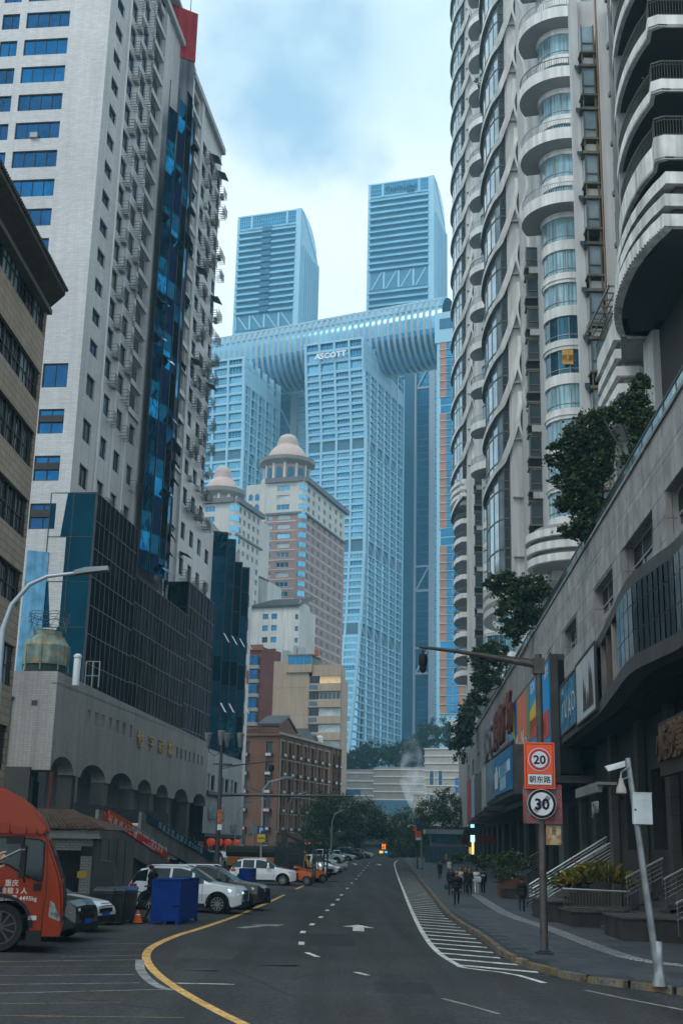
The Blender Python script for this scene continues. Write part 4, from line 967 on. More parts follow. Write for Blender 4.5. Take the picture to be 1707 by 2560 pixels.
F=Fc(*Q('z5',632,475),380,-9000,'F');dm=thing('domed_apartment_block','rose and cream apartment tower crowned by the bigger pink dome','apartment block',*F.w(0,0)[:2],0,F.rz)
Fsd=Fc(o=F.w(0,0),a=hd(1900))
rowz=[115.6-3.18*k-1.7 for k in range(24)]
fh=[];
for z in rowz:
    up=z>105
    fh+= [(-9.4,-5,z,z+1.8)] if up else [(-12.2,-10.7,z,z+1.5),(-9.0,-4.6,z,z+1.7)]
onf('front_wall',wall(-12.8,-1.6,45,106.2,fh,pink,.3,'front_wall'),F,dm);onf('upper_front_wall',wall(-12.8,-1.6,106.2,117.5,fh,crm,.3,'upper_front_wall'),F,dm)
for r in fh: window(F,r,dm,crm,[rgl,rg2,cur2],3 if r[1]-r[0]>2 else 2,1,.16,.35,.1,sub=False)
sh_=[]
for z in rowz:
    for u in (3.2,8,13.5,19,25,31,36.5): sh_.append((u,u+2.3,z,z+1.7))
onf('side_wall',wall(1.2,42,45,106.2,sh_,pink,.3,'side_wall'),Fsd,dm);onf('upper_side_wall',wall(1.2,42,106.2,117.5,sh_,crm,.3,'upper_side_wall'),Fsd,dm)
for i,r in enumerate(sh_):
    if i<150: window(Fsd,r,dm,crm,[rgl,rg2,rgd],2,1,.14,.3,.1,sub=False)
b=MB()
for r in sh_[150:]: b.quad((r[0],.3,r[2]),(r[1],.3,r[2]),(r[1],.3,r[3]),(r[0],.3,r[3]))
o=onf('lower_windows',b.mesh('lower_windows',rgl),Fsd,dm);o['kind']='stuff'
for z in rowz:
    pass
# rounded corner with glazed bays
b=MB();pc=F.w(-1.6,1.6);
for i,z in enumerate([45]+[]): b.ring([(1.9,45),(1.9,106)],10,(0,0),-math.pi*.75,0.2)
put('corner_wall',b.mesh('corner_wall',pink),dm,pc[0],pc[1],0);put('upper_corner_wall',MB().ring([(1.9,106),(1.9,117.5)],10,(0,0),-math.pi*.75,.2).mesh('corner_wall',crm),dm,pc[0],pc[1],0)
for z in rowz: put('corner_window',cached('cw',lambda:MB().ring([(1.98,0),(1.98,1.7)],8,(0,0),-math.pi*.62,.0).mesh('corner_window',rg2)),dm,pc[0],pc[1],z)
b=MB();bs=MB()
for z in rowz[3:]: b.box(-12.8,-1.6,-.1,0,z-.85,z-.5);bs.box(1.2,42,-.1,0,z-.85,z-.5)
onf('floor_band',b.mesh('floor_band',band_),F,dm);onf('side_floor_band',bs.mesh('side_floor_band',band_),Fsd,dm)
b=MB().box(-13.4,-.5,-1,0,116.7,118.3).box(-13,-.8,-.5,0,105.9,106.6);onf('cornice',b.mesh('cornice',corn),F,dm)
b=MB().box(0,43.5,-1.2,0,116.7,118.3).box(1,42.5,-.6,0,105.9,106.5);onf('side_cornice',b.mesh('side_cornice',corn),Fsd,dm)
onf('wing',MB().box(-21,-12.8,2,12,45,117.3).mesh('wing',crm),F,dm);onf('recess',MB().box(-15.6,-12.8,1,2.2,45,105).mesh('recess',rgd),F,dm)
onf('back_volume',MB().box(-21,-1.8,12,40,45,117.2).box(-12.6,-1.8,.5,12,117,117.3).mesh('back_volume',crm),F,dm)
onf('arch_panel',MB().xz([(-15.6,104),(-12.6,104),(-12.6,117),(-13.2,118.4),(-14.1,119),(-15,118.4),(-15.6,117)],.6,1).mesh('arch_panel',crm),F,dm)
for u,z in ((-20,112),(-17.8,112),(-20,108.6),(-17.8,108.6)): onf('arched_window',cached('aw3',lambda:MB().xz([(0,0),(1.4,0),(1.4,1.6),(.7,2.2),(0,1.6)],-.1,.1).mesh('arched_window',rgl)),F,dm,u,1.95,z)
dome(dm,F,-9.0,7.5,125.1,7.3,117)
F=Fc(*Q('z5',222,602),340,-9000,'F');d2=thing('domed_apartment_block','cream apartment tower with the smaller, lower pink dome','apartment block',*F.w(0,0)[:2],0,F.rz)
Fsd=Fc(o=F.w(0,0),a=hd(1900))
rowz=[97.2-3.1*k-1.7 for k in range(17)]
fh=[(a,a+w_,z,z+1.7) for z in rowz for a,w_ in ((-9.8,3.2),(-14,2.5))]
onf('front_wall',wall(-16,-1.5,40,98.6,fh,crm,.3,'front_wall'),F,d2)
sh_=[(u,u+1.8,z,z+1.7) for z in rowz for u in (2.2,5.5,9,12.5,16)]
onf('side_wall',wall(1.2,19,40,98.6,sh_,crm,.3,'side_wall'),Fsd,d2)
for r in fh: window(F,r,d2,crm,[rgl,rg2],3,1,.14,.3,.1,sub=False)
for r in sh_: window(Fsd,r,d2,crm,[rgl,rg2,rgd],2,1,.14,.3,.1,sub=False)
pc=F.w(-1.5,1.5);put('corner_wall',MB().ring([(1.8,40),(1.8,98.6)],10,(0,0),-math.pi*.75,.2).mesh('corner_wall',crm),d2,pc[0],pc[1],0)
for z in rowz: put('corner_window',cached('cw2',lambda:MB().ring([(1.88,0),(1.88,1.7)],8,(0,0),-math.pi*.66,.0).mesh('corner_window',rg2)),d2,pc[0],pc[1],z)
onf('cornice',MB().box(-16,-.5,-1,0,97.9,99.3).box(-16,-1,-.5,0,88.2,88.8).mesh('cornice',corn),F,d2);onf('side_cornice',MB().box(0,20,-1,0,97.9,99.3).box(0,20,-.5,0,88.2,88.8).mesh('side_cornice',corn),Fsd,d2)
onf('back_volume',MB().box(-16,-1.2,.4,30,40,98.5).mesh('back_volume',crm),F,d2)
dome(d2,F,-7.8,7,102.6,5.4,98)
# ================================================================ middle distance blocks
wr=M('white_render',(.56,.55,.53),.8,var=.08,vs=.12,streak=.22)
F=Fc(*Q('z5',410,1090),360,-9000,'F');t=thing('white_block','blank white gable block rising behind the white building with paired windows','building',*F.w(0,0)[:2],0,F.rz)
onf('wall',MB().xz([(-14,20),(0,20),(0,79.3),(-7,82.6),(-14,80)],0,12).mesh('wall',wr),F,t);onf('parapet',MB().xz([(-7.2,82.2),(.2,78.9),(.2,79.6),(-7.1,82.9)],-.15,.3).mesh('parapet',corn),F,t)
F=Fc(*Q('z6',600,155),320,-9000,'F');t=thing('white_apartment_block','white rendered apartment block with columns of small paired windows','apartment block',*F.w(0,0)[:2],0,F.rz)
fh=[(u,u+1.6,z,z+1.45) for z in [60.9-3.12*k for k in range(9)] for u in (-10.3,-7.8)]+[(-1.1,-.2,z,z+1.3) for z in [60.6-3.12*k for k in range(8)]]
onf('front_wall',wall(-16,0,20,64.3,fh,wr,.35,'front_wall'),F,t)
for r in fh: window(F,r,t,dark,[dg,rgl],2,1,.1,.3,sub=False)
FS=Fc(o=F.w(0,0),a=hd(1500));sh_=[(.8,2.6,z,z+1.6) for z in [60.6-3.12*k for k in range(8)]]+[(4.6,8.4,z,z+1.7) for z in [60.8-3.12*k for k in range(8)]]
onf('side_wall',wall(0,12,20,66,sh_,wr,.35,'side_wall'),FS,t)
for r in sh_: window(FS,r,t,dark,[dg,cur],2,1,.1,.3,sub=False)
onf('roof',MB().add([(-16,-.6,64.2),(.6,-.6,64.2),(4,4,67),(-9,4,67)],[(0,1,2,3)]).box(-16,.6,-.7,-.6,64.0,64.5).mesh('roof',dark),F,t)
onf('back_volume',MB().box(-16,-.2,.5,14,20,64).mesh('back_volume',wr),F,t)
rb=M('red_brown_brick',(.19,.06,.045),.8,var=.12,tile=(.9,.25,.02,.6));F=Fc(*Q('z6',415,430),290,-9000,'F')
t=thing('red_brown_block','red brown apartment block with blue glazed balconies beside the beige block','apartment block',*F.w(0,0)[:2],0,F.rz)
onf('front_wall',MB().box(-10,-1.9,0,8,10,48.6).mesh('front_wall',rb),F,t);FS=Fc(o=F.w(-1.9,0),a=hd(2600));onf('side_wall',MB().box(0,9,-.02,.0,10,48.4).mesh('side_wall',rb),FS,t);onf('cornice',MB().box(-10,-1.5,-.6,.3,47.6,48.9).mesh('cornice',M('rust_trim',(.22,.08,.06),.8)),F,t)
for k in range(5):
    z=43.6-3.35*k
    o=onf('balcony',cached('rbb',lambda:MB().box(-10,-2.1,-1.1,0,-.5,.35).mesh('balcony',M('balcony_cream',(.30,.27,.24),.7,var=.1,streak=.2))),F,t,0,0,z)
    onf('balcony_glass',cached('rbg',lambda:(lambda b:[b.box(-9.8+i*1.5,-9.7+i*1.5,-1.0,-.9,.35,2.6,1) for i in range(6)] and b.box(-9.8,-2.4,-.9,-.1,.35,2.6,0))(MB()).mesh('balcony_glass',[bl2,dark])),F,o,0,0,z)
# beige block
cr_=M('beige_render',(.42,.33,.25),.8,var=.07,vs=.15,streak=.15);F=Fc(*Q('z6',658,570),250,-9000,'F')
t=thing('beige_block','beige apartment block with ribbon windows and a lit room on its top floor','apartment block',*F.w(0,0)[:2],0,F.rz)
onf('left_wall',MB().box(-8.2,-4.9,1.2,12,10,39.6).mesh('left_wall',cr_),F,t);onf('main_wall',MB().box(-4.9,-.1,0,12,10,37.2).mesh('main_wall',cr_),F,t)
onf('joint_line',(lambda b:[b.box(-8.2,-.1,-.02,0,z,z+.06) for z in (33.9,28.4,22.8)] and b)(MB()).mesh('joint_line',corn),F,t)
onf('top_storey',MB().box(-5,.7,-.5,6,37.0,38.6).prism([(.7,-.1),(6.9,-.1),(5.2,8),(.7,8)],36.2,38.5).mesh('top_storey',cr_),F,t)
window(F,(-4.5,.6,38.4,40.4),t,grey,[rgl],3,1,.1,-.4,sub=True);onf('penthouse',MB().box(-4.4,.5,-.1,5,38.6,40.3).box(-4.7,.8,-.7,5.5,40.4,40.7).mesh('penthouse',corn),F,t)
onf('roof_tank',MB().box(-3.6,-2.9,0,1,40.7,42.6).box(-2.6,-1.2,0,1,40.7,42.2).box(-6.8,-5.4,2,4,39.6,42).mesh('roof_tank',grey),F,t)
onf('red_tank',MB().ring([(.5,0),(.5,1.1),(0,1.2)],10,(0,0)).mesh('red_tank',M('red_orange',(.5,.1,.04),.5)),F,t,1.1,1,40.6)
rw=[34.75-3.28*k for k in range(7)];lit=M('lit_window',(.7,.5,.28),.5,var=.3,vs=2,emit=.3)
onf('right_wall',wall(0,6.9,10,36.3,[(.15,6.8,z,z+1.45+.1) for z in rw],cr_,.5,'right_wall'),F,t)
for k,z in enumerate(rw):
    onf('ledge',cached('cledge',lambda:MB().box(0,6.95,-.35,0,-1.6,-.25).mesh('ledge',cr_)),F,t,0,0,z)
    window(F,(.2,1.9,z,z+1.5),t,dark,[dg],2,1,.08,.3)
    window(F,(2.2,6.7,z,z+1.5),t,wht,[cur2,dg2,cur2] if k else [lit],5,1,.07,.3)
[onf('ac_recess',cached('acr',lambda:MB().box(.2,2.0,-.38,-.34,-1.3,-.4).mesh('ac_recess',louv)),F,t,0,0,z) for z in rw]
onf('side_wall',MB().prism([(6.85,.3),(6.9,.3),(4.6,12),(4.5,12)],10,36.2).mesh('side_wall',cr_),F,t)
# ---------------------------------------------------------------- orange brick building
bk=M('orange_brick',(.22,.11,.072),.85,var=.12,vs=.3,tile=(.5,.16,.016,.62),streak=.12);bt=M('brick_trim',(.40,.34,.29),.8,var=.1,streak=.2)
Fb=Fc(699,1844,215,1900,'L');Fbf=Fc(699,1844,215,-8800,'F')
t=thing('brick_building','orange brick building with white air conditioner boxes under every window','building',*Fb.w(0,0)[:2],0)
rz5=[18.3,15.1,12.05,8.95,5.9];us=[1.0+3.95*k for k in range(7)]
sh_=[(u,u+1.15,z,z+1.75) for z in rz5 for u in us]+[(u,u+1.1,z,z+1.7) for z in rz5 for u in (29.2,32)]
onf('street_wall',wall(0,33.6,3,21.7,sh_,bk,.4,'street_wall'),Fb,t)
fh=[(u,u+1.2,z,z+1.75) for z in rz5+[2.9] for u in (-6.8,-2.4)]
onf('front_wall',wall(-11,0,0,21.6,fh,bk,.4,'front_wall'),Fbf,t)
for r in sh_: window(Fb,r,t,dark,[dg,dg,cur],1,2,.07,.3)
for r in fh: window(Fbf,r,t,dark,[dg],2,2,.08,.3)
bxm=M('box_brown',(.10,.07,.06),.8,var=.2)
acb=cached('acbox',lambda:MB().box(-.15,1.3,-.6,0,-.75,-.66,0).box(-.15,-.07,-.6,0,-.66,-.12,0).box(1.22,1.3,-.6,0,-.66,-.12,0).box(-.07,1.22,-.56,0,-.66,-.1,0).box(.1,.58,-.64,-.56,-.6,-.17,1).box(.62,1.1,-.64,-.56,-.6,-.17,1).mesh('air_conditioner_box',[bxm,M('ac_face',(.55,.56,.57),.5)]))
hood=cached('hood',lambda:MB().box(-.12,1.27,-.3,0,1.78,1.95).mesh('window_hood',M('hood_brown',(.12,.075,.06),.8)))
for F,L_ in ((Fb,sh_),(Fbf,fh)):
    for r in L_: onf('air_conditioner_box',acb,F,t,r[0],0,r[2]);onf('window_hood',hood,F,t,r[0],0,r[2])
b=MB();
for z in rz5: b.box(.2,27.5,-.12,0,z+2.05,z+2.22)
b.box(.35,.75,-.14,0,5,20.6).box(26.6,27,-.14,0,5,20.6).box(-.2,34,-.5,0,21.3,21.7).box(0,27.6,-.2,0,4.9,5.1)
onf('stone_bands',b.mesh('stone_bands',bt),Fb,t)
b=MB()
for u in us[:-1]: b.box(u+2.0,u+2.5,-.18,0,4.9,20.9)
for u in (27.2,30.8,33.2): b.box(u,u+.5,-.25,0,4.9,21.4)
onf('brick_pier',b.mesh('brick_pier',bk),Fb,t)
onf('front_cornice',MB().box(-11,.3,-.45,0,21.1,21.5).box(-11,0,-.1,.3,21.5,22.6).mesh('front_cornice',bk),Fbf,t)
for i in range(34): onf('dentil',cached('dent',lambda:MB().box(0,.16,-.2,-.1,21.6,22.3).mesh('dentil',bxm)),Fbf,t,-10.9+i*.32)
onf('gable',MB().xz([(-.2,21.7),(8.5,21.7),(8.5,22.2),(4.0,24.4),(-.2,22.7)],.1,3.5).mesh('gable',bk),Fb,t)
onf('gable_roof',MB().xz([(-.5,22.8),(4,24.6),(9,22.3),(9,22.6),(4,25),(-.5,23.2)],-.1,4).mesh('gable_roof',dark),Fb,t)
onf('roof_shed',MB().xz([(13,21.7),(21,21.7),(21,22.2),(17,24),(13,22.3)],1,5).xz([(20,21.7),(26,21.7),(26,22.1),(23,23.2),(20,22.3)],1.5,4).mesh('roof_shed',dark),Fb,t)
onf('roof_tank',MB().ring([(.6,0),(.6,1.5),(0,1.8)],10,(0,0)).mesh('roof_tank',wht),Fb,t,24.5,1.2,21.6)
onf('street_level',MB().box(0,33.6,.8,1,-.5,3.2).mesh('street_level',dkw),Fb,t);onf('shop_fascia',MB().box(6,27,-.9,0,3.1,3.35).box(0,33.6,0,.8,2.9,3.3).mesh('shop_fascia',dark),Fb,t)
onf('lit_fascia',MB().box(7,25,-.95,-.9,3.12,3.45).mesh('lit_fascia',M('fascia_red',(.6,.12,.05),.5,emit=.35)),Fb,t)
for u in (0,6.6,13.2,20,27,33): onf('street_pier',cached('spier',lambda:MB().box(0,.7,-.05,.9,0,3.2).mesh('street_pier',bk)),Fb,t,u)
onf('roof',MB().box(0,33.6,.1,10,21.5,21.6).box(33.5,33.6,0,10,0,21.5).mesh('roof',corn),Fb,t)
# ---------------------------------------------------------------- banded retaining walls at the end of the street
ml=M('grey_block_wall',(.36,.325,.30),.85,var=.08,tile=(1.1,.42,.03,.72));ml2=M('pale_block_wall',(.50,.45,.41),.85,var=.08,tile=(1.1,.42,.03,.78));mb_=M('pale_band',(.68,.66,.62),.7,var=.05)
def mall(lab,q,D,w_,z0,z1,bz,m_,extra=()):
    F=Fc(*Q('v8',*q),D,-9000,'F');t=thing('retaining_wall',lab,'wall',*F.w(0,0)[:2],0,F.rz)
    onf('wall_face',MB().box(0,w_,0,8,z0,z1).mesh('wall_face',m_),F,t)
    for z in bz: onf('stone_band',MB().box(-.15,w_+.1,-.3,0,0,.35).mesh('stone_band',mb_),F,t,0,0,z)
    for nm,a,c,v,e,g,mm_ in extra: onf(nm,MB().box(a,c,-v,0,e,g).mesh(nm,mm_),F,t)
    return F,t
mall('low grey banded wall behind the left street tree, with a dark strip opening',(130,320),404,11.5,-5,27,(25.7,23.2,20.8,18.6),ml,[('dark_opening',0,7,.1,18.9,20.6,rgd)])
mall('grey banded wall in the middle behind the steam plume',(500,300),400,17,-5,27.7,(26.8,24.6,22.3,19.9,17.5),ml,[('dark_soffit',0,14.5,.4,12,17.4,louv)])
F,t=mall('tall pale banded wall with two slot windows and a blue poster beside the balconies',(1050,100),390,18,-5,33.2,(32.9,30.7,28.4,26.1,23.9,21.6,19.2),ml2)
for a,e,h in ((1.7,22,4.3),(4.5,22,4.3),(1.7,17,2),(4.5,17,2)): onf('slot_window',MB().box(a-.2,a+1.4,-.25,-.05,e-.2,e+h+.2).mesh('slot_frame',mb_),F,t);onf('slot_glass',MB().box(a,a+1.2,-.3,-.25,e,e+h).mesh('slot_glass',rgd),F,t)
o=onf('blue_poster',MB().box(9.8,12.6,-.4,-.3,19.8,24.2).mesh('blue_poster',M('poster_blue',(.02,.19,.50),.5,var=.2,vs=.8)),F,t);text('poster_lettering','AVIR',.55,wht,t,*F.w(11.2,-.45,23.3),F.rz,.01)
onf('poster_wave',MB().add([(9.9,-.42,21.6),(12.5,-.42,21.1),(12.5,-.42,21.35),(11.2,-.42,21.7),(9.9,-.42,22.0)],[(0,1,2,3,4)]).mesh('poster_wave',M('wave_pale',(.3,.55,.7),.5)),F,t)
b=MB().add([(-600,330,2),(60,330,2),(600,420,2),(600,900,30),(60,470,31),(-40,415,24),(-600,900,24),(-60,430,-1),(60,430,-1)],[(7,8,4,5)])
hl_=MB();gx=[-900,-300,-120,-40,0,40,80,160,400,900];gy=[412,430,470,520,700,1200]
for j,y in enumerate(gy):
    for x in gx: hl_.v.append((x,y,(24,27,29,30,30,30)[j]-(.0 if abs(x)<100 else 6)))
for j in range(5):
    for i in range(9): o=j*10+i;hl_.f.append((o,o+1,o+11,o+10));hl_.m.append(0)
put('hill',hl_.mesh('hill',M('hill_green',(.03,.05,.035),.9,var=.3)),kind='structure')
# ================================================================ curved balcony towers on the right
def atz(px,py,z):
    x,y,q=ray(px,py);t=(z-CH)/q;return (x*t,y*t)
cw=M('tower_render',(.56,.555,.55),.75,var=.08,vs=.2,streak=.22);cw2=M('band_render',(.72,.715,.70),.7,var=.1,vs=.4,streak=.28);sof=M('soffit_render',(.33,.325,.32),.8,var=.12,vs=.3)
fin=M('fin_edge',(.13,.13,.13),.7,var=.2);brz=M('bronze_frame',(.13,.115,.09),.5,.3,var=.2);slv=M('pale_frame',(.30,.33,.33),.4,.4,var=.1)
dgl=glass('drum_glass',(.10,.22,.29),.5,.12,pleat=.6);dgl2=glass('drum_glass_curtain',(.24,.38,.44),.25,.22,pleat=.6);dgl3=glass('drum_glass_dark',(.03,.10,.15),.65,.1,pleat=.5);rail=M('rail_metal',(.10,.11,.12),.4,.5,var=.1)
pgl=glass('pale_bay_glass',(.36,.46,.52),.6,.12,.01,pleat=.35)
def arcp(r,a0,a1,n,sx=1,sy=1,cx=0,cy=0): return [(cx+r*sx*math.cos(a0+(a1-a0)*i/n),cy+r*sy*math.sin(a0+(a1-a0)*i/n)) for i in range(n+1)]
TH=math.radians(87.5)
def curvy(lab,C,zb,ztop,balc0,bay_low,small):
    Fm=Fc(o=(C[0],C[1]),a=(math.sin(TH),-math.cos(TH)))   # x across the street to the right, y away
    t=thing('curved_balcony_tower',lab,'tower',C[0],C[1],0,Fm.rz)
    O=lambda n_,me,x=0,y=0,z=0,p=t,**k:onf(n_,me,Fm,p,x,y,z,**k)
    a0,a1=math.pi*.86,math.pi*2.02
    # drum, storey by storey
    z=zb;nn=0
    inner=arcp(1.9,a0,a1,16);outer=arcp(2.32,a0,a1,16)
    band=MB().strip(inner,outer,0,.95).mesh('drum_band',cw2,40)
    lip=MB().strip(arcp(2.2,a0,a1,16),arcp(2.42,a0,a1,16),.3,.42).mesh('drum_lip',cw2,40)
    gls=[]
    for mg in (dgl,dgl2,dgl3,dgl2,dgl):
        b=MB();P=arcp(2.16,a0,a1,8)
        for i in range(8): 
            (x0,y0),(x1,y1)=P[i],P[i+1];b.quad((x0,y0,.95),(x1,y1,.95),(x1,y1,3.17),(x0,y0,3.17),0)
        for i in range(9): x,y=P[i];b.box(x-.035,x+.035,y-.035,y+.035,.95,3.15,1)
        b.strip(arcp(2.1,a0,a1,8),arcp(2.22,a0,a1,8),1.4,1.46,1)
        P=arcp(2.0,a0,a1,40)
        for i in range(40):   # curtains hang as pleats behind the panes
            pass
        gls.append(b.mesh('drum_window',[mg,slv]))
    while z<ztop:
        O('drum_band',band,0,0,z)
        if nn%2: O('drum_lip',lip,0,0,z+.02)
        O('drum_window',random.choice(gls),0,0,z);z+=3.147;nn+=1
    # big round balconies
    A0,A1=math.pi*.80,math.pi*2.02
    RB=4.05;n=26
    top=arcp(RB,A0,A1,n)
    sl=MB();sl.strip(arcp(RB-.28,A0,A1,n),top,-.25,.85);sl.prism([(0.3,1.6)]+arcp(RB-.02,A0,A1,n)+[(0.3,1.6)][:0],-.26,-.02,1)
    slm_=sl.mesh('balcony_slab',[cw2,sof],40)
    rl=MB();P=arcp(RB-.1,A0,A1,70)
    for x,y in P[:-1]: rl.box(x-.018,x+.018,y-.018,y+.018,.85,1.75)
    rl.strip(arcp(RB-.13,A0,A1,n),arcp(RB-.07,A0,A1,n),1.72,1.79)
    rl.strip(arcp(RB-.12,A0,A1,n),arcp(RB-.08,A0,A1,n),.9,.94)
    for x,y in P[::10]: rl.box(x-.04,x+.04,y-.04,y+.04,.85,1.8)
    rlm=rl.mesh('railing',rail);rlw=rl.mesh('railing',slv)
    z=balc0;k=0
    while z<ztop:
        o=O('balcony_slab',slm_,0,0,z);O('railing',(rlw,rlw,rlm)[k%3] if k else rlw,0,0,z,o);z+=6.29;k+=1
    # body walls
    b=MB();b.box(-2.05,-1.0,.4,.9,zb-4,ztop);b.box(-2.05,14,1.4,22,zb-4,ztop);b.box(-3.1,0.2,21.5,22,zb-4,ztop);b.box(2.1,14,-.2,1.4,zb-4,ztop)
    O('body_wall',b.mesh('body_wall',cw))
    # bay of windows column (air conditioner column) beside the drum
    z=zb+1
    unit=MB();unit.box(-3.35,-2.05,5.2,6.6,.0,.18,1).box(-3.3,-2.1,5.35,6.4,.18,.95,2).box(-3.35,-2.05,5.2,6.6,.95,1.13,1);unit.box(-3.2,-2.1,5.3,6.5,1.13,3.1,0)
    unit.box(-3.25,-3.15,5.22,5.3,1.13,3.1,1).box(-2.2,-2.1,5.22,5.3,1.13,3.1,1).box(-3.25,-2.1,5.22,5.3,1.7,1.78,1).box(-3.25,-2.1,5.22,5.3,3.0,3.1,1)
    um=unit.mesh('bay_window_unit',[dg2,brz,drk])
    while z<min(ztop,balc0-1):
        O('bay_window_unit',um,.1,0,z);
        if random.random()<.5: O('air_conditioner',acm,-2.9,5.3,z+.25)
        z+=3.147
    # far bay with horizontal wave bands: plan from the near corner away
    bayP=[(-3.95,22.0),(-4.4,22.8),(-4.8,24.2),(-5.1,26),(-5.2,28),(-5.1,30),(-4.7,32),(-4.1,33.6),(-3.5,34.5)]
    z=bay_low;inn=[(x+.35,y) for x,y in bayP]
    b=MB()
    for i in range(8):
        (x0,y0),(x1,y1)=bayP[i],bayP[i+1];b.quad((x1,y1,0),(x0,y0,0),(x0,y0,3.1),(x1,y1,3.1),0);b.box(x0-.05,x0+.05,y0-.05,y0+.05,0,3.1,1)
    b.strip([(x+.1,y) for x,y in bayP],[(x-.06,y) for x,y in bayP],-.06,.08,1)
    bw=b.mesh('bay_glazing',[pgl,brz])
    e=MB();e.box(-3.95,-3.3,21.95,22.05,0,3.1,0);e.box(-3.97,-3.89,21.88,21.96,0,3.1,1).box(-3.37,-3.29,21.88,21.96,0,3.1,1).box(-3.97,-3.29,21.88,21.96,.9,.98,1).box(-3.97,-3.29,21.88,21.96,-.05,.1,1).box(-3.97,-3.29,21.88,21.96,2.1,2.18,1)
    ew=e.mesh('end_window',[dg2,brz])
    zz_=bay_low
    while zz_<ztop: O('bay_glazing',bw,0,0,zz_);O('end_window',ew,0,0,zz_);zz_+=3.147
    O('flat_wall',MB().box(-3.29,-3.1,21.5,22,bay_low-3,ztop).box(-3.1,.5,21.3,21.5,bay_low-3,ztop).mesh('flat_wall',cw))
    for k in range(int((ztop-bay_low)/6.29)+1): O('wall_joint',cached('wj',lambda:MB().box(-3.1,-.6,20.9,21.3,0,.12).mesh('wall_joint',sof)),0,0,bay_low+2+6.29*k)
    # wave bands
    zo=(-1.0,-1.3,-1.5,-1.6,-1.5,-1.25,-.8,-.3)
    path=[(x-.05,y,zo[i_]) for i_,(x,y) in enumerate(reversed(bayP[1:]))]+[(-4.1,21.9,.3),(-3.75,21.5,1.2),(-3.4,21.3,2.1),(-3.1,21.2,3.0),(-2.8,21.15,4.0),(-2.5,21.1,5.1),(-2.28,21.1,6.2),(-2.2,21.1,7.2),(-2.25,21.1,8.0)]
    P=smooth([Vector(p) for p in path],3);b=MB();nP=len(P);cI=next(i_ for i_,p in enumerate(P) if p.y<22)
    for i,p in enumerate(P):
        d=(P[min(i+1,nP-1)]-P[max(i-1,0)]).normalized();f=min(1,max(0,(i-cI+3)/4))
        h=Vector((d.x,d.y,0));h=h.normalized() if h.length>.01 else Vector((1,0,0))
        nb=Vector((h.y,-h.x,0));nb=-nb if nb.x>0 else nb
        nrm=(nb*(1-f)+Vector((0,-1,0))*f).normalized()
        upv=nrm.cross(d).normalized();upv=-upv if upv.dot(Vector((-.5,0,1)))<0 else upv
        hw=.29 if i<nP*.7 else .29-.10*(i-nP*.7)/(nP*.3)
        for s,q in ((-hw,.36),(hw,.36),(hw,-.3),(-hw,-.3)): b.v.append(tuple(p+upv*s+nrm*q))
    for i in range(nP-1):
        a=4*i
        for j in range(4): b.f.append((a+j,a+4+j,a+4+(j+1)%4,a+(j+1)%4));b.m.append(1 if j==3 else 0)  # underside coloured dark to stand for shade below the band
    wv=b.mesh('wave_band',[cw2,fin])
    z=balc0+2.4-6.29*(3 if not small else 0)
    z0w=z
    while z<ztop: O('wave_band',wv,0,0,z);z+=6.29
    # undulating fins running up between bay and balconies
    for fx,fy,ph,am,m_ in ((-2.05,20.8,0,.28,0),(-2.95,7.5,2.2,.34,1)):
        b=MB();zz_=z0w+1;n=0
        while zz_<ztop:
            x=fx+am*math.sin(2*math.pi*(zz_-z0w)/6.29+ph);b.v+=[(x-.14,fy-.35,zz_),(x+.05,fy-.35,zz_),(x+.05,fy+.3,zz_),(x-.14,fy+.3,zz_)]
            if n:
                a=4*(n-1)
                for j in range(4): b.f.append((a+j,a+(j+1)%4,a+4+(j+1)%4,a+4+j));b.m.append(0 if j in(0,3) else 1)
            n+=1;zz_+=.35
        O('wavy_fin',b.mesh('wavy_fin',[cw2,fin]))
    # tiers at the foot of the drum and bay
    for i,(dz,r) in enumerate(((0,4.1),(1.05,4.15),(2.1,4.25))):
        O('foot_tier',cached(('ft',i,lab),lambda:MB().strip(arcp(r-.4,A0,A1,n),arcp(r,A0,A1,n),0,.62).prism([(0,1.5)]+arcp(r-.45,A0,A1,n),.02,.1,1).prism([(0,1.5)]+arcp(r-.7,A0,A1,n),.1,1.1,1).mesh('foot_tier',[cw2,sof],40)),0,0,zb-3.2+dz)
    bt_=[(x-.5,y) for x,y in bayP]
    for i in range(3): O('bay_foot_tier',cached(('bft',lab),lambda:MB().strip([(x+1,y) for x,y in bt_],bt_,0,.62).strip([(-.9,21.0),(-1,21.1)],[(-4.5,20.9),(-4.5,21.0)],0,.62).mesh('bay_foot_tier',cw2,40)),0,0,bay_low-1.0-i*1.15)
    if small:
        sm=MB();Pn=[(-3.9,34),(-4.8,31),(-5.2,28),(-5.0,25),(-4.2,22.6),(-2.9,22.2)]
        sm.strip([(x+.3,y) for x,y in Pn],Pn,0,.8);sm.prism([(-1,34)]+Pn+[(-1,22.2)],-.05,.05,1)
        for i in range(len(Pn)-1):
            for q in range(9):
                tt=q/9;x=Pn[i][0]*(1-tt)+Pn[i+1][0]*tt+.1;y=Pn[i][1]*(1-tt)+Pn[i+1][1]*tt;sm.box(x-.02,x+.02,y-.02,y+.02,.8,1.6,2)
        sm.strip([(x+.12,y) for x,y in Pn],[(x+.06,y) for x,y in Pn],1.6,1.68,2)
        smm=sm.mesh('small_balcony',[cw2,sof,rail])
        for k in range(11): O('small_balcony',smm,0,0,bay_low-1.2-3.13*k)
        O('lower_wall',MB().box(-2.8,3,22.5,36,18,bay_low).box(-3.4,-1.2,20.8,21.2,18,bay_low).mesh('lower_wall',cw))
        for i in range(3): O('bay_foot_tier',cached(('bft',lab),None),0,0,22-i*1.1)
    O('roof_line',MB().box(-2,14,1,22,ztop,ztop+1).mesh('roof_line',cw))
    return t,Fm
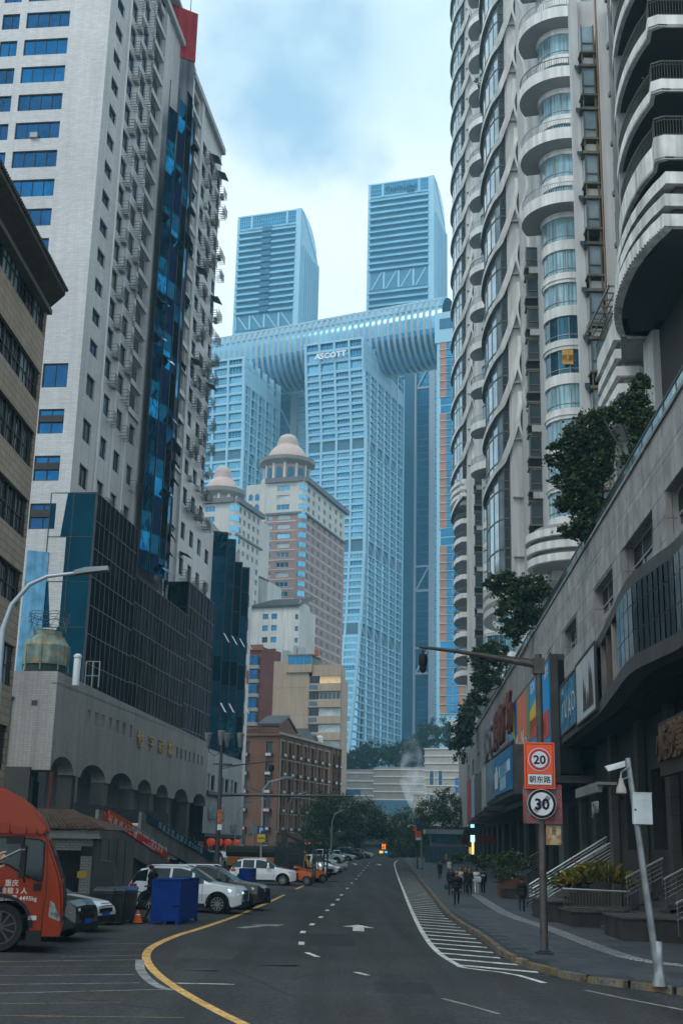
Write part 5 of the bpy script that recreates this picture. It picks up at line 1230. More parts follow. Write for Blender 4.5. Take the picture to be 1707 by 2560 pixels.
C1=at(1412,421,100);C2=at(1236,421,172)
t1,Fm1=curvy('pale residential tower with stacked round balconies above curved glass drums, nearer of two alike',C1,28.7,108,57.8,29.5,False)
t2,Fm2=curvy('pale residential tower with round balconies at the open sky side, farther of two alike',C2,28.7,165,56.2,62,True)
# gold paper notices on one drum window
for s,u,z in (('贏',-.9,41.9),('贏',1.9,40.3)):
    pass
p=Fm1.w(-.55,-2.28,43.6);onf('notice',MB().box(0,.95,-.02,0,0,1.35).mesh('notice',M('notice_yellow',(.55,.33,.08),.6,var=.2,vs=4)),Fm1,t1,-1.1,-2.3,43.0);text('notice_lettering','商赢',.62,M('notice_brown',(.2,.08,.02),.6),t1,*Fm1.w(-.62,-2.34,43.35),Fm1.rz,.003)
# ---------------------------------------------------------------- nearer block with large arc balconies
F2=Fc(o=(0,0),a=(1,0))
n2_=thing('arc_balcony_block','nearest pale residential block whose balconies sweep out in big arcs above the terrace','building',15,50,17)
O=lambda n_,me,x=0,y=0,z=0,p=n2_,**k:put(n_,me,p,x,y,z,0,**k)
Pc=smooth([Vector(p+(0,)) for p in [(24,49.9),(19,49.95),(14.5,50.0),(14.2,51.1),(13.97,52.4),(13.87,54),(13.92,55.6),(14.1,57.2),(14.4,58.8),(14.9,60.2)]],3)
Pc=[tuple(p.xy) for p in Pc];Pc[3*2-1]=(14.9,50.0)
inn=[(x+.22,y+.12) for x,y in Pc]
def plate(P,z0,z1,m): return P
sl=MB();sl.strip(inn,Pc,0,.64);sl.prism([(24,60.2)]+Pc,.03,.12,1)
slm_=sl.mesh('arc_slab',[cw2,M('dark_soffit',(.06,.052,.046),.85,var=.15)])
rl=MB();Q_=[]
for a,c in zip(Pc,Pc[1:]):
    d=math.hypot(c[0]-a[0],c[1]-a[1]);k=max(1,round(d/.14));Q_+=[(a[0]+(c[0]-a[0])*i/k,a[1]+(c[1]-a[1])*i/k) for i in range(k)]
for i,(x,y) in enumerate(Q_): rl.box(x+.06,x+.085,y+.06,y+.085,.64,1.62)
for z0,z1 in ((1.6,1.68),(1.45,1.48),(.70,.73)): rl.strip([(x+.1,y+.1) for x,y in Pc],[(x+.05,y+.05) for x,y in Pc],z0,z1)
rlm=rl.mesh('railing',M('bronze_rail',(.05,.047,.04),.5,.4,var=.2))
ths=MB();ths.strip(inn,Pc,0,1.25);ths.prism([(24,60.2)]+Pc,.03,.12,1);ths_=ths.mesh('arc_slab',[M('weathered_band',(.66,.655,.64),.75,var=.18,vs=1.0,streak=.5),MT['dark_soffit']])
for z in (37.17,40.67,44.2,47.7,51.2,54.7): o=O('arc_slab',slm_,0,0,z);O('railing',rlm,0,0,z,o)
o=O('arc_slab',ths_,0,0,33.58);O('railing',rlm,0,0,34.2,o)
TP_=[(24,49.9),(19,49.95),(14.23,50.01),(14.1,50.6),(13.96,51.1),(13.81,51.95),(13.68,52.91),(13.60,54.0),(13.60,55.03),(13.65,56.19),(13.75,57.4),(13.9,58.53),(14.1,59.59),(14.43,60.79),(14.8,61.9),(15.07,62.41),(16.15,62.41),(18,62.4)]
for i,z in enumerate((32.32,31.18,30.16)):
    b=MB();P=[(x+(.12*(2-i)),y) for x,y in TP_];b.strip([(x+.5,y+.3) for x,y in P],P,0,.6);b.prism([(24,62.4)]+[(x+.05,y+.05) for x,y in P],.62,.66,1)
    b.prism([(24,61.6)]+[(x+.6,y+.4) for x,y in P[:-2]]+[(17,61.6)],.6,1.3,1) if i else 0
    O('arc_tier',b.mesh('arc_tier',[M('weathered_band',(0,0,0)),MT['dark_soffit']]),0,0,z)
soff=[(24,50.4),(14.9,50.5)]+[(x+.4,y+.2) for x,y in TP_[3:-2]]+[(24,62.3)]
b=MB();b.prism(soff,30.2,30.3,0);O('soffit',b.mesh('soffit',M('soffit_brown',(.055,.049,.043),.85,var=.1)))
rp=[(18.5,50.85),(15.39,50.85),(14.6,51.53),(14.4,52.87),(14.33,54.07),(14.38,56.26),(14.53,58.15),(14.75,59.31),(15.42,61.55),(16.58,61.42),(16.46,58.75),(16.33,56.38),(16.6,53.4),(18.5,52.5)]
O('louvred_soffit',(lambda b:[b.box(14.2,18.5,51+i*.2,51.12+i*.2,30.11,30.16,0) for i in range(0)] and b)(MB()).mesh('x',drk)) if False else O('louvred_soffit',MB().prism(rp,30.1,30.19).mesh('louvred_soffit',M('louvre_black',(.018,.018,.018),.9,tile=(3,.22,.05,2.2))))
b=MB()
P=smooth([Vector(p+(0,)) for p in TP_[2:-2]],6)
for i,p in enumerate(P[::2]): b.box(p.x-.03,p.x+.03,p.y-.03,p.y+.03,30.05,30.14)
O('light_string',b.mesh('light_string',M('bulb_white',(.6,.62,.62),.3,var=0)))
# walls behind the balconies
O('room_wall',MB().box(14.15,24,57.2,57.5,30.8,58).prism([(14.6,60.2),(24,60.2),(24,72),(17.4,72)],30.2,58).mesh('room_wall',M('room_render',(.28,.28,.29),.8,var=.1,streak=.15)))
O('room_glazing',(lambda b:[b.box(15.2+i*1.6,16.6+i*1.6,57.12,57.2,z,z+2.3) for i in range(4) for z in (34.9,38,41.5,45,48.5)] and b)(MB()).mesh('room_glazing',drk),kind='stuff')
O('side_pier',MB().box(18.6,19.4,50.6,57,30.2,58).mesh('side_pier',M('room_render',(0,0,0))))
# bay windows between
bwu=MB();bwu.add([(14.45,60.6,0),(14.0,63.6,0),(14.0,63.6,1.9),(14.45,60.6,1.9)],[(0,3,2,1)],0);bwu.box(14.0,15,60.5,60.6,0,1.9,1);bwu.add([(13.95,63.8,-.3),(14.4,60.3,-.3),(16,60.3,-.3),(16,63.8,-.3),(13.95,63.8,0),(14.4,60.3,0),(16,60.3,0),(16,63.8,0)],[(0,3,2,1),(4,5,6,7),(0,1,5,4),(1,2,6,5)],2)
bwm=bwu.mesh('bay_window',[pgl,dg,fin])
for k in range(9): O('bay_window',bwm,1.35,0,33.2+3.3*k)
sash=MB().add([(0,0,0),(-.75,-.4,0),(-.75,-.4,1.5),(0,0,1.5),(.04,.03,0),(-.71,-.37,0),(-.71,-.37,1.5),(.04,.03,1.5)],[(0,1,2,3),(7,6,5,4),(0,3,7,4),(1,5,6,2)]).mesh('open_sash',[pgl])
for z in (40.5,43.4,37.2): O('open_sash',sash,15.6,60.0,z)
# column of boxed windows and air conditioner recesses
x0,x1=at(1461,421,72)[0],at(1494,421,72)[0]
O('corner_pilaster',MB().box(x0-.52,x0-.03,72.6,73.4,18,60).box(x0-.1,x1+6,73.0,73.9,18,60).mesh('corner_pilaster',cw))
O('inner_pilaster',MB().box(x1+.3,x1+1.15,71.5,73,26,60).box(x1+1.0,24,72.2,73,30,60).mesh('inner_pilaster',cw))
u=MB();u.box(x0,x1,71.9,73,1.05,3.15,0);u.box(x0-.12,x1+.1,71.7,73,-.12,.08,1).box(x0-.12,x1+.1,71.7,73,.95,1.1,1).box(x0,x0+.06,71.8,71.9,.05,3.2,1).box(x1-.08,x1,71.8,71.9,.05,3.2,1).box(x0,x1,71.82,71.9,1.75,1.83,1).box(x0,x1,72.7,72.8,.05,1,3)
u.add([(x0-.02,71.9,1.1),(x0-.02,73,1.1),(x0-.02,73,3.1),(x0-.02,71.9,3.1)],[(0,3,2,1)],2);u.add([(x0-.35,71.7,-.15),(x0-.05,71.7,-.15),(x0-.05,73,.9),(x0-.35,73,.9),(x0-.35,71.7,-.4),(x0-.35,73,.6)],[(0,1,2,3),(0,3,5,4)],4)
um=u.mesh('boxed_window',[cur,M('ledge_olive',(.16,.145,.10),.7,var=.3,streak=.3),pgl,drk,M('awning_blue',(.02,.05,.07),.6)])
for k in range(11):
    z=57.1-3.31*k;o=O('boxed_window',um,0,0,z-3.2+.1)
    if k%3!=1: O('air_conditioner',acm,x0+.15,72.35,z-3.0)
for xx,m_ in ((x1+.12,M('rusty_pipe',(.24,.15,.10),.7,var=.3)),(x1+.26,cw)): O('down_pipe',MB().tube([(xx,71.6,22),(xx,71.6,60)],.06,6).mesh('down_pipe',m_))
# lower stepped balconies of the same block
for i,z in enumerate((31.48,30.33,29.26,28.2,27.1)):
    b=MB();P=[(18.1,66.9),(17.4,66.1),(16.95,65.8),(15.55+.05*i,65.95),(15.75,70.3),(15.9,73)];h=1.2 if i==0 else .58
    b.strip([(x+.3,y+.3) for x,y in P],P,0,h);b.prism([(20,73)]+[(x+.1,y+.1) for x,y in P[::1]],.02,.08,1);b.prism([(20,73)]+[(x+.5,y+.5) for x,y in P],h-.05,h+.5,1) 
    O('stepped_tier',b.mesh('stepped_tier',[cw2,sof]),0,0,z)
b=MB();P=[(15.5,66),(15.72,70.3),(15.9,73)]
for i in range(30): t=i/29;x=15.5+.4*t;y=66+7*t;b.box(x,x+.02,y,y+.02,32.6,33.6)
b.tube([(15.5,66,33.6),(15.9,73,33.6)],.03,4);O('railing',b.mesh('railing',rail))
ld=MB()
for i in range(8): y=64+i*.9;ld.box(14.9,16.0,y,y+.08,33.9,34)
ld.box(14.9,15,64,71,33.85,34);ld.box(15.9,16,64,71,33.85,34).box(15.4,15.46,64,71,33.88,33.95);O('pergola',ld.mesh('pergola',M('pergola_grey',(.2,.2,.19),.6)))
# pillar and dark brown wall under the big soffit
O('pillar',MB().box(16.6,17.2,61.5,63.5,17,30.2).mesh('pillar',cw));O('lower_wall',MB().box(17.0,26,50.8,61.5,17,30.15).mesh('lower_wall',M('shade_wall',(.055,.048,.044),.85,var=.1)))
O('mid_volume',MB().prism([(17.0,73.9),(26,73.9),(26,94),(21.5,94)],17,60).mesh('mid_volume',cw))
# ================================================================ stone podium
FP_=Fc(1572,1445,50,1009,'R')
pd=thing('stone_podium','long stone clad shopping podium with square recessed windows, terrace rail and curved canopy','building',*FP_.w(0,0)[:2],0,FP_.rz)
stn=[M('stone_%d'%i,c,.55,var=.16,vs=.9,streak=.25,tint2=tuple(q*.82 for q in c)) for i,c in enumerate(((.34,.335,.335),(.30,.298,.30),(.36,.352,.345),(.32,.31,.305)))]
holes=[(-.95,5.2,13.6,15.3),(-9.5,-3.9,13.5,15.2),(-21.3,-16.2,13.6,15.2),(7.8,14.5,13.5,15.3)]+[(-30,-28,13.6,15.1),(-38,-35,13.6,15.1)]+[(-50-12*k,-45.5-12*k,12.6,14.6) for k in range(8)]
stb=M('stone_base',(.29,.285,.28),.6,var=.15,vs=.5,streak=.3,tile=(.8,1.1,.02,.45,0))
onf('podium_wall',wall(-165,-27,6.2,17.9,holes,stb,.5,'podium_wall'),FP_,pd);onf('podium_wall',wall(-27,24,9.5,17.9,holes,stb,.5,'podium_wall'),FP_,pd)
rowsz=[(16.72,17.88),(16.42,16.70),(15.32,16.40),(14.45,15.30),(13.6,14.43),(12.45,13.58)];cnt=0
for a,c in rowsz:
    u=18.
    while u>-42 and cnt<300:
        w_=1.15
        if not any(h[0]-.01<u+w_ and h[1]+.01>u and h[2]<c-.02 and h[3]>a+.02 for h in holes):
            k=random.randrange(4);onf('stone_panel',cached(('sp',k,round(c-a,2)),lambda:MB().box(.012,w_-.012,-.03,0,0,c-a).mesh('stone_panel',stn[k])),FP_,pd,u,-.004-.006*random.random(),a);cnt+=1
        u-=w_ if c-a>.5 else w_
for i,r in enumerate(holes[:6]):
    o=window(FP_,r,pd,M('pale_sash',(.30,.31,.31),.5,var=.1),[dg,dg2],3,2,.09,.45,.08)
    if i<4: onf('slatted_blind',cached(('blind',round(r[1]-r[0],1)),lambda:(lambda b:[b.box(.1,r[1]-r[0]-.1,-.03,0,.95+j*.09,1.0+j*.09) for j in range(8)] and b)(MB()).mesh('slatted_blind',dark)),FP_,o,r[0],.42,r[2])
onf('coping',MB().box(-165,24,-.12,.6,17.9,18.05).mesh('coping',stb),FP_,pd)
b=MB()
for i in range(70): u=20-i*2.2;b.box(u,u+.06,.25,.31,18.05,19.1)
b.box(-135,20,.24,.32,19.05,19.15);onf('terrace_rail',b.mesh('terrace_rail',dark),FP_,pd)
for i in range(40): onf('rail_glass',cached('rg',lambda:MB().box(.1,2.1,.27,.29,18.2,19.0).mesh('rail_glass',glass('rail_glass',(.10,.2,.22),.5,.1))),FP_,pd,20-i*2.2-2.15)
onf('terrace_deck',MB().box(-165,24,.0,22,17.5,17.8).mesh('terrace_deck',sof),FP_,pd)
# setback street floors and the raised walkway
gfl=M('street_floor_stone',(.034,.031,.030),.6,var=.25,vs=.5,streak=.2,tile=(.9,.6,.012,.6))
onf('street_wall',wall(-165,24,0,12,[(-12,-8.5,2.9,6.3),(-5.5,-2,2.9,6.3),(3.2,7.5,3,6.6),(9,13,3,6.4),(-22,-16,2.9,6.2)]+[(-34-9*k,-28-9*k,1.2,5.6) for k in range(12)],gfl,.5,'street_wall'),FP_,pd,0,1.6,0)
for k in range(12):
    onf('shop_front',cached(('sf',k%3),lambda:MB().box(0,6,0,.1,0,4.4).mesh('shop_front',(drk,M('shop_grey',(.16,.165,.17),.5,var=.2),dg)[k%3])),FP_,pd,-34-9*k,2.0,1.2)
for u in (-12,-5.5,3.2,9,-22): onf('dark_doorway',cached('dd',lambda:MB().box(0,4.3,0,.1,0,3.7).mesh('dark_doorway',drk)),FP_,pd,u,2.1,2.9)
for u in (-26,-14.8,-7.3,-.6,8.1,15): onf('stone_column',cached('scol',lambda:MB().box(0,.9,-.35,.0,0,9.2).mesh('stone_column',M('column_stone',(.075,.068,.062),.6,var=.2,vs=.6,streak=.3,tile=(1,.7,.015,.5)))),FP_,pd,u,1.55,0)
for k,u in enumerate((-6.6,4.6,6.2,10.3)): onf('door_curtain',cached(('dcu',k%2),lambda:MB().box(0,.8,0,.05,0,3.4).mesh('door_curtain',M('curtain_teal' if k%2 else 'curtain_brown',((.03,.06,.07),(.08,.06,.045))[(k+1)%2],.8,var=.3,vs=2))),FP_,pd,u,1.95,3)
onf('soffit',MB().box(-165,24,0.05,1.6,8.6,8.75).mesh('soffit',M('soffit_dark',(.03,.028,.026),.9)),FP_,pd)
# curved canopy with strip windows
zt_c,zb_c=11.8,8.75
cp=[(1800,1200),(1707,1346),(1640,1400),(1576,1453),(1532,1537),(1497,1606),(1448,1667),(1407,1717)]
cpw=[atz(x,y,zt_c) for x,y in cp]
can=thing('curved_canopy','wave shaped brown canopy storey with strip windows and two posters at its far end','canopy',cpw[3][0],cpw[3][1],0)
cpl=smooth([Vector(p+(0,)) for p in cpw],5);cpl=[(p.x,p.y) for p in cpl]
cml=M('canopy_metal',(.055,.052,.052),.5,.3,var=.25,vs=.8,streak=.3)
inn=[(x+.5,y+.1) for x,y in cpl];inn2=[(x+5,y+.6) for x,y in cpl]
put('top_beam',MB().strip(inn,[(x-.12,y) for x,y in cpl],zt_c-.35,zt_c+.1).mesh('top_beam',cml),can,0,0,0)
put('bottom_beam',MB().strip(inn,[(x-.15,y) for x,y in cpl],zb_c-.15,zb_c+.35).mesh('bottom_beam',cml),can,0,0,0)
put('soffit_boards',MB().strip(inn2,[(x+.1,y) for x,y in cpl],zb_c-.1,zb_c-.02).mesh('soffit_boards',M('soffit_slats',(.04,.037,.032),.8,tile=(1.6,.35,.03,.4),var=.2)),can,0,0,0)
put('top_deck',MB().strip(inn2,cpl,zt_c,zt_c+.05).mesh('top_deck',cml),can,0,0,0)
put('back_panel',MB().strip([(x+1.2,y) for x,y in cpl],[(x+1.1,y) for x,y in cpl],zb_c,zt_c).mesh('back_panel',drk),can,0,0,0)
for i in range(0,len(cpl)-1):
    (xa,ya),(xb,yb)=cpl[i],cpl[i+1];d=math.hypot(xb-xa,yb-ya);rz=math.atan2(yb-ya,xb-xa)
    if i%2==0: put('mullion',MB().box(-.06,.06,-.12,.1,zb_c+.3,zt_c-.3).mesh('mullion',M('rusty_mullion' if i%4 else 'grey_mullion',(.12,.10,.085) if i%4 else (.2,.19,.175),.6,var=.4,streak=.5)),can,xa,ya,0,rz)
    if i<18:
        b=MB();b.add([(.1,.15,zb_c+.35),(d-.05,.15,zb_c+.35),(d-.05,.15,zt_c-.35),(.1,.15,zt_c-.35)],[(3,2,1,0)],0)
        for z in (9.9,10.8): b.box(.1,d-.05,.05,.15,z,z+.05,1)
        put('strip_window',b.mesh('strip_window',[dg2,cml]),can,xa,ya,0,rz)
# poster panels at the far end of the canopy
def poster(par,x0,y0,x1,y1,z0,z1,mats,fn,frame=True,name='poster'):
    d=math.hypot(x1-x0,y1-y0);F=Fc(o=(x0,y0),a=((x1-x0)/d,(y1-y0)/d))
    b=MB().box(0,d,-.08,0,z0,z1);o=onf(name,b.mesh(name,mats),F,par,0,0,0)
    if frame: onf('poster_frame',MB().box(-.08,0,-.12,0,z0,z1).box(d,d+.08,-.12,0,z0,z1).box(-.08,d+.08,-.12,0,z1,z1+.1).box(-.08,d+.08,-.12,0,z0-.1,z0).mesh('poster_frame',cml),F,o,0,0,0)
    if fn: fn(F,d,z0,z1,o)
    return F,o
pb=M('poster_teal',(.02,.20,.34),.5,var=.6,vs=1.6,tint2=(.03,.05,.08));pwh=M('poster_pale',(.36,.40,.43),.6,var=.15,vs=1);pdk=M('poster_dark',(.06,.05,.05),.6,var=.4,vs=3)
P_=lambda px,py:atz(px,py,zt_c)
a_,b_,c_=P_(1409,1716),P_(1449,1664),P_(1500,1603)
def f1(F,d,z0,z1,o):
    for i,s in enumerate('IUAO'): text('poster_lettering',s,1.5,M('poster_white',(.45,.5,.52),.5),o,*F.w(d*(.16+.22*i),-.1,z0+.55+.12*(i%2)),F.rz,.003,sx=1.4)
    text('poster_lettering','NE',.4,MT['poster_white'],o,*F.w(d*.2,-.1,z1-.5),F.rz,.003,sx=2)
poster(can,a_[0]-.15,a_[1],b_[0]-.15,b_[1],zb_c+.3,zt_c-.2,pb,f1)
def f2(F,d,z0,z1,o):
    b=MB()
    for u,w_,h in ((.42,.05,2.0),(.5,.06,1.5),(.72,.05,2.4),(.8,.09,2.1),(.62,.05,1.2)): b.add([(d*(u-w_),-.1,z0+.3),(d*(u+w_),-.1,z0+.3),(d*(u+w_*.7),-.1,z0+h*.6),(d*u,-.1,z0+h),(d*(u-w_*.6),-.1,z0+h*.6)],[(0,1,2,3,4)])
    onf('poster_towers',b.mesh('poster_towers',pdk),F,o)
poster(can,b_[0]-.15,b_[1],c_[0]-.2,c_[1],zb_c+.1,zt_c-.1,pwh,f2)
# projecting glazed box with the colourful billboards
off=lambda px,py,D:at(px,py,D)
FB_=Fc(1378,1640,71.5,1009,'R')
bx=thing('billboard_box','projecting glazed box carrying tall blue, orange and yellow billboards behind the speed limit sign','building',*FB_.w(0,0)[:2],0,FB_.rz)
zt_b=FB_.uz(1376,1652)[1];ulft=FB_.uz(1278,1782)[0];zb_b=FB_.uz(1283,1975)[1]
onf('box_frame',MB().box(ulft-.2,.1,-.1,.3,zt_b,zt_b+.3).box(ulft-.2,.1,-.1,.3,zb_b-.4,zb_b).box(-.25,.1,-.12,.3,zb_b,zt_b).mesh('box_frame',cml),FB_,bx)
FBf=FB_.left(0,0)
FBf=Fc(o=FB_.w(0,0),a=(-FB_.n[0]*-1,-FB_.n[1]*-1))
b=MB();b.box(0,6,.0,.2,zt_b,zt_b+.35).box(0,.35,-.05,.2,zb_b-.8,zt_b).box(.35,6,.05,.2,zb_b-.8,zb_b-.4)
onf('front_frame',b.mesh('front_frame',cml),FBf,bx)
for j in range(6): onf('front_pane',cached('fpn',lambda:MB().box(.4,1.1,.1,.14,0,1.0).box(1.2,4.6,.1,.14,0,1.0).mesh('front_pane',tl2)),FBf,bx,0,0,zb_b+j*(zt_b-zb_b)/6)
onf('side_fill',MB().box(ulft,0,.3,1.5,zb_b-.3,zt_b).mesh('side_fill',drk),FB_,bx)
onf('underside',MB().box(ulft,0,0,2.5,zb_b-.5,zb_b-.4).mesh('underside',cml),FB_,bx)
def billboard(F,u0,u1,z0,z1,cols,p):
    n=len(cols);base=onf('billboard',MB().box(u0,u1,-.18,-.1,z0,z1).mesh('billboard',M('bb_blue',(.015,.25,.55),.5,var=.08)),F,p)
    for a,c,e,g,col_,sk in cols:
        m_=M('bb_%s'%str(col_),col_,.5,var=.08);ua,ub=u0+(u1-u0)*a,u0+(u1-u0)*c;za_,zb_=z0+(z1-z0)*e,z0+(z1-z0)*g;s=(z1-z0)*sk
        onf('colour_field',MB().add([(ua,-.2,max(z0,za_-s)),(ub,-.2,za_),(ub,-.2,zb_),(ua,-.2,min(z1,zb_-s) if s>0 else zb_)],[(0,1,2,3)]).mesh('colour_field',m_),F,base)
    return base
B1=FB_.uz(1330,1700)[0];B2=FB_.uz(1350,1700)[0]
YE=(.60,.40,.03);OR=(.60,.17,.03);RD=(.5,.06,.05);BL=(.015,.25,.55);OL=(.16,.20,.08);PK=(.55,.13,.09)
o=billboard(FB_,ulft,B1-.4,zb_b,zt_b,[(0,.16,0,1,(.03,.33,.6),0),(.16,.3,0,.95,YE,0),(.44,.6,.2,1,OR,0),(.6,.85,.3,1,PK,0),(.85,1,0,1,OL,0),(.44,.85,0,.2,OR,0)],bx)
for i,s in enumerate('AMOND'): text('billboard_lettering',s,1.5,wht if i%2 else M('lt_blue',(.3,.55,.7),.5),o,*FB_.w(ulft+(B1-ulft)*(.25+.14*i),-.22,zb_b+(zt_b-zb_b)*(.32+.1*(i%2))),FB_.rz,.003,sx=1.6)
o=billboard(FB_,B1-.3,B2,zb_b,zt_b,[(0,1,.55,.8,YE,.1),(0,1,.4,.6,RD,-.0),(0,.5,.05,.3,OL,0),(.5,.9,0,.2,YE,0)],bx)
text('billboard_lettering','IGN',1.0,wht,o,*FB_.w((B1+B2)/2-.2,-.24,zb_b+(zt_b-zb_b)*.86),FB_.rz,.003,sx=1.4)
o=billboard(FB_,B2+.1,-.3,zb_b,zt_b,[(0,1,.3,.55,RD,.0),(.2,.7,.35,.5,OR,0),(0,.6,.12,.28,OL,0),(.3,.9,0,.15,YE,0)],bx)
text('billboard_lettering','D',1.6,wht,o,*FB_.w(B2+.6,-.22,zb_b+(zt_b-zb_b)*.82),FB_.rz,.003,sx=1.3)
text('billboard_lettering','茂华',.8,wht,o,*FB_.w(-1.1,-.22,zb_b+(zt_b-zb_b)*.86),FB_.rz,.003,sx=1.3)
# blue and other fascia signs farther along
def sgn(lab,px0,yt0,px1,yt1,yb0,yb1,m_,fn=None,vp=.0):
    F=Fc(px1,yt1,None or (7.4*3170/(px1-1009)),1009,'R');u,zt1=F.uz(px1,yt1);u0,zt0=F.uz(px0,yt0);zbm=F.uz(px1,yb1)[1]
    t=thing('fascia_sign',lab,'sign',*F.w(0,0)[:2],zbm,F.rz)
    onf('sign_face',MB().xz([(u0,F.uz(px0,yb0)[1]),(0,zbm),(0,zt1),(u0,zt0)],-.1,.1).mesh('sign_face',m_),F,t)
    onf('sign_box',MB().xz([(u0,zbm-.3),(.15,zbm-.3),(.15,zt1+.15),(u0,zt0+.15)],.12,1.8).mesh('sign_box',cml),F,t)
    if fn: fn(F,u0,zbm,zt1,t)
def fb(F,u0,z0,z1,t):
    onf('pale_panel',MB().box(u0*.62,-.1,-.14,-.1,z0+(z1-z0)*.45,z0+(z1-z0)*.72).mesh('pale_panel',M('sign_pale_blue',(.35,.55,.68),.5)),F,t)
    text('sign_lettering','服装批发',1.1,M('sign_darkblue',(.03,.15,.3),.5),t,*F.w(u0*.34,-.16,z0+(z1-z0)*.5),F.rz,.003,sx=1.5)
    for k in range(3): text('sign_lettering','精品服饰 欢迎光临',.45,M('sign_pale_blue',(.35,.55,.68),.5),t,*F.w(u0*.4,-.12,z0+(z1-z0)*(.30-.1*k)),F.rz,.003,sx=1.5)
    b=MB().ring([(.01,0),(.4,.25),(.42,.7),(.25,1.1),(.1,1.5),(.02,1.6)],8,(0,0));
    onf('figure_print',MB().xz([(u0*.9,z0+.6),(u0*.72,z0+.6),(u0*.68,z0+1.9),(u0*.74,z1-1.2),(u0*.8,z1-.6),(u0*.86,z1-1.2),(u0*.92,z0+1.9)],-.13,-.1).mesh('figure_print',M('print_white',(.5,.52,.5),.5)),F,t)
sgn('blue shop sign with pale lettering and a white figure left of the colourful billboards',1236,1897,1277,1866,1993,1974,M('shop_blue',(.02,.13,.27),.5,var=.15,vs=1),fb)
sgn('grey blue shop poster with a pale swirl left of the blue shop sign',1216,1912,1233,1899,2010,1997,M('shop_slate',(.10,.12,.15),.5,var=.4,vs=.6,tint2=(.1,.25,.35)))
sgn('narrow pale shop poster farther along the podium front',1205,1926,1212,1917,2030,2018,M('shop_pale',(.28,.30,.31),.5,var=.2))
sgn('tall dark shop panel at the end of the podium front',1187,1945,1203,1928,2045,2030,cml)
sgn('red vertical shop banner hanging near the end of the podium',1169,1952,1177,1946,2060,2052,M('shop_red',(.38,.04,.035),.5,var=.15))
sgn('pale blue vertical shop banner beside the red one',1179,1944,1185,1938,2048,2043,M('shop_sky',(.25,.40,.5),.5,var=.15))
# rusty rooftop letters on the podium edge
F=Fc(1275,1790,7.9*3170/(1275-1009),1009,'R')
rl_=thing('roof_letters','row of faded red and grey sign characters on a truss above the blue shop sign','sign',*F.w(0,0)[:2],F.uz(1275,1850)[1],F.rz)
for i,(s,x,y) in enumerate((('都',1215,1895),('市',1228,1878),('购',1240,1862),('物',1252,1846),('广',1263,1832),('场',1273,1818))):
    u,z=F.uz(x,y);text('letter',s,3.6,M('faded_red' if i>1 else 'faded_grey',(.13,.045,.04) if i>1 else (.15,.15,.16),.7,var=.3),rl_,*F.w(u,0,z-.2),F.rz,.12,bold=.02,sx=1.3)
b=MB();u0,z0=F.uz(1213,1905);u1,z1=F.uz(1276,1850)
for i in range(26):
    ta=i/26;tb=(i+1)/26;ua,ub=u0+(u1-u0)*ta,u0+(u1-u0)*tb;za_,zb_=z0+(z1-z0)*ta,z0+(z1-z0)*tb
    b.tube([(ua,.2,za_-.7),(ub,.2,zb_+.1)],.05,4).tube([(ua,.2,za_+.1),(ub,.2,zb_-.7)],.05,4)
b.tube([(u0,.2,z0),(u1,.2,z1)],.07,4).tube([(u0,.2,z0-.8),(u1,.2,z1-.8)],.07,4)
onf('truss',b.mesh('truss',cml),F,rl_)
# ================================================================ foliage
def leafmat(n,c,c2):
    m=M(n,c,.6,var=.35,vs=3,tint2=c2);return m
lf1=leafmat('leaf_dark',(.022,.042,.022),(.034,.055,.022));lf2=leafmat('leaf_mid',(.04,.07,.03),(.06,.085,.028));lf3=leafmat('leaf_young',(.10,.12,.03),(.07,.10,.03))
bark=M('bark',(.06,.052,.045),.9,var=.3)
def leaves(blobs,n,sz,seed=1,mix=(.6,.35,.05),droop=.3):
    "blobs: (x,y,z,rx,ry,rz) ; many small leaf tufts on and in the blobs"
    R=random.Random(seed);b=MB();tot=sum(q[3]*q[4]+q[4]*q[5]+q[3]*q[5] for q in blobs)
    for q in blobs:
        k=int(n*(q[3]*q[4]+q[4]*q[5]+q[3]*q[5])/tot)
        subs=[(R.gauss(0,1),R.gauss(0,1),R.gauss(0,1)) for _ in range(max(6,k//45))]
        subs=[tuple(c/math.sqrt(sum(d*d for d in s))*R.uniform(.55,1.0) for c in s) for s in subs]
        for i in range(k):
            s=R.choice(subs);f=R.uniform(.05,.34)
            d=[R.gauss(0,1) for _ in range(3)];p=[q[j]+(s[j]+d[j]*f*.75)*q[3+j] for j in range(3)]
            l=sz*R.uniform(.6,1.5);a=Vector((R.gauss(0,1),R.gauss(0,1),R.gauss(0,.6)-droop)).normalized();c=a.cross(Vector((R.gauss(0,1),R.gauss(0,1),R.gauss(0,1)))).normalized()
            P=Vector(p);w_=l*.32
            m=0 if (u:=R.random())<mix[0] else 1 if u<mix[0]+mix[1] else 2
            b.add([P-a*l*.5,P+c*w_,P+a*l*.5,P-c*w_],[(0,1,2,3)],m)
    return b.mesh('crown',[lf1,lf2,lf3])
def tree(lab,base,top,blobs,n,sz,seed,trunks,group=None,mix=(.6,.35,.05),name='tree',cat='tree'):
    t=thing(name,lab,cat,*base,0,group)
    me=leaves([(a-base[0],b-base[1],c-base[2],d,e,f) for a,b,c,d,e,f in blobs],n,sz,seed,mix);put('crown',me,t,*base)
    b=MB()
    for pth,r0,r1 in trunks: b.tube([(x-base[0],y-base[1],z-base[2]) for x,y,z in pth],[r0+(r1-r0)*i/(len(pth)-1) for i in range(len(pth))],7)
    if trunks: put('trunk',b.mesh('trunk',bark,60),t,*base)
    return t
def B_(px,py,D,rx,ry=None,rz=None):
    x,y,z=at(px,py,D);return (x,y,z,rx,ry or rx,rz or rx*.8)
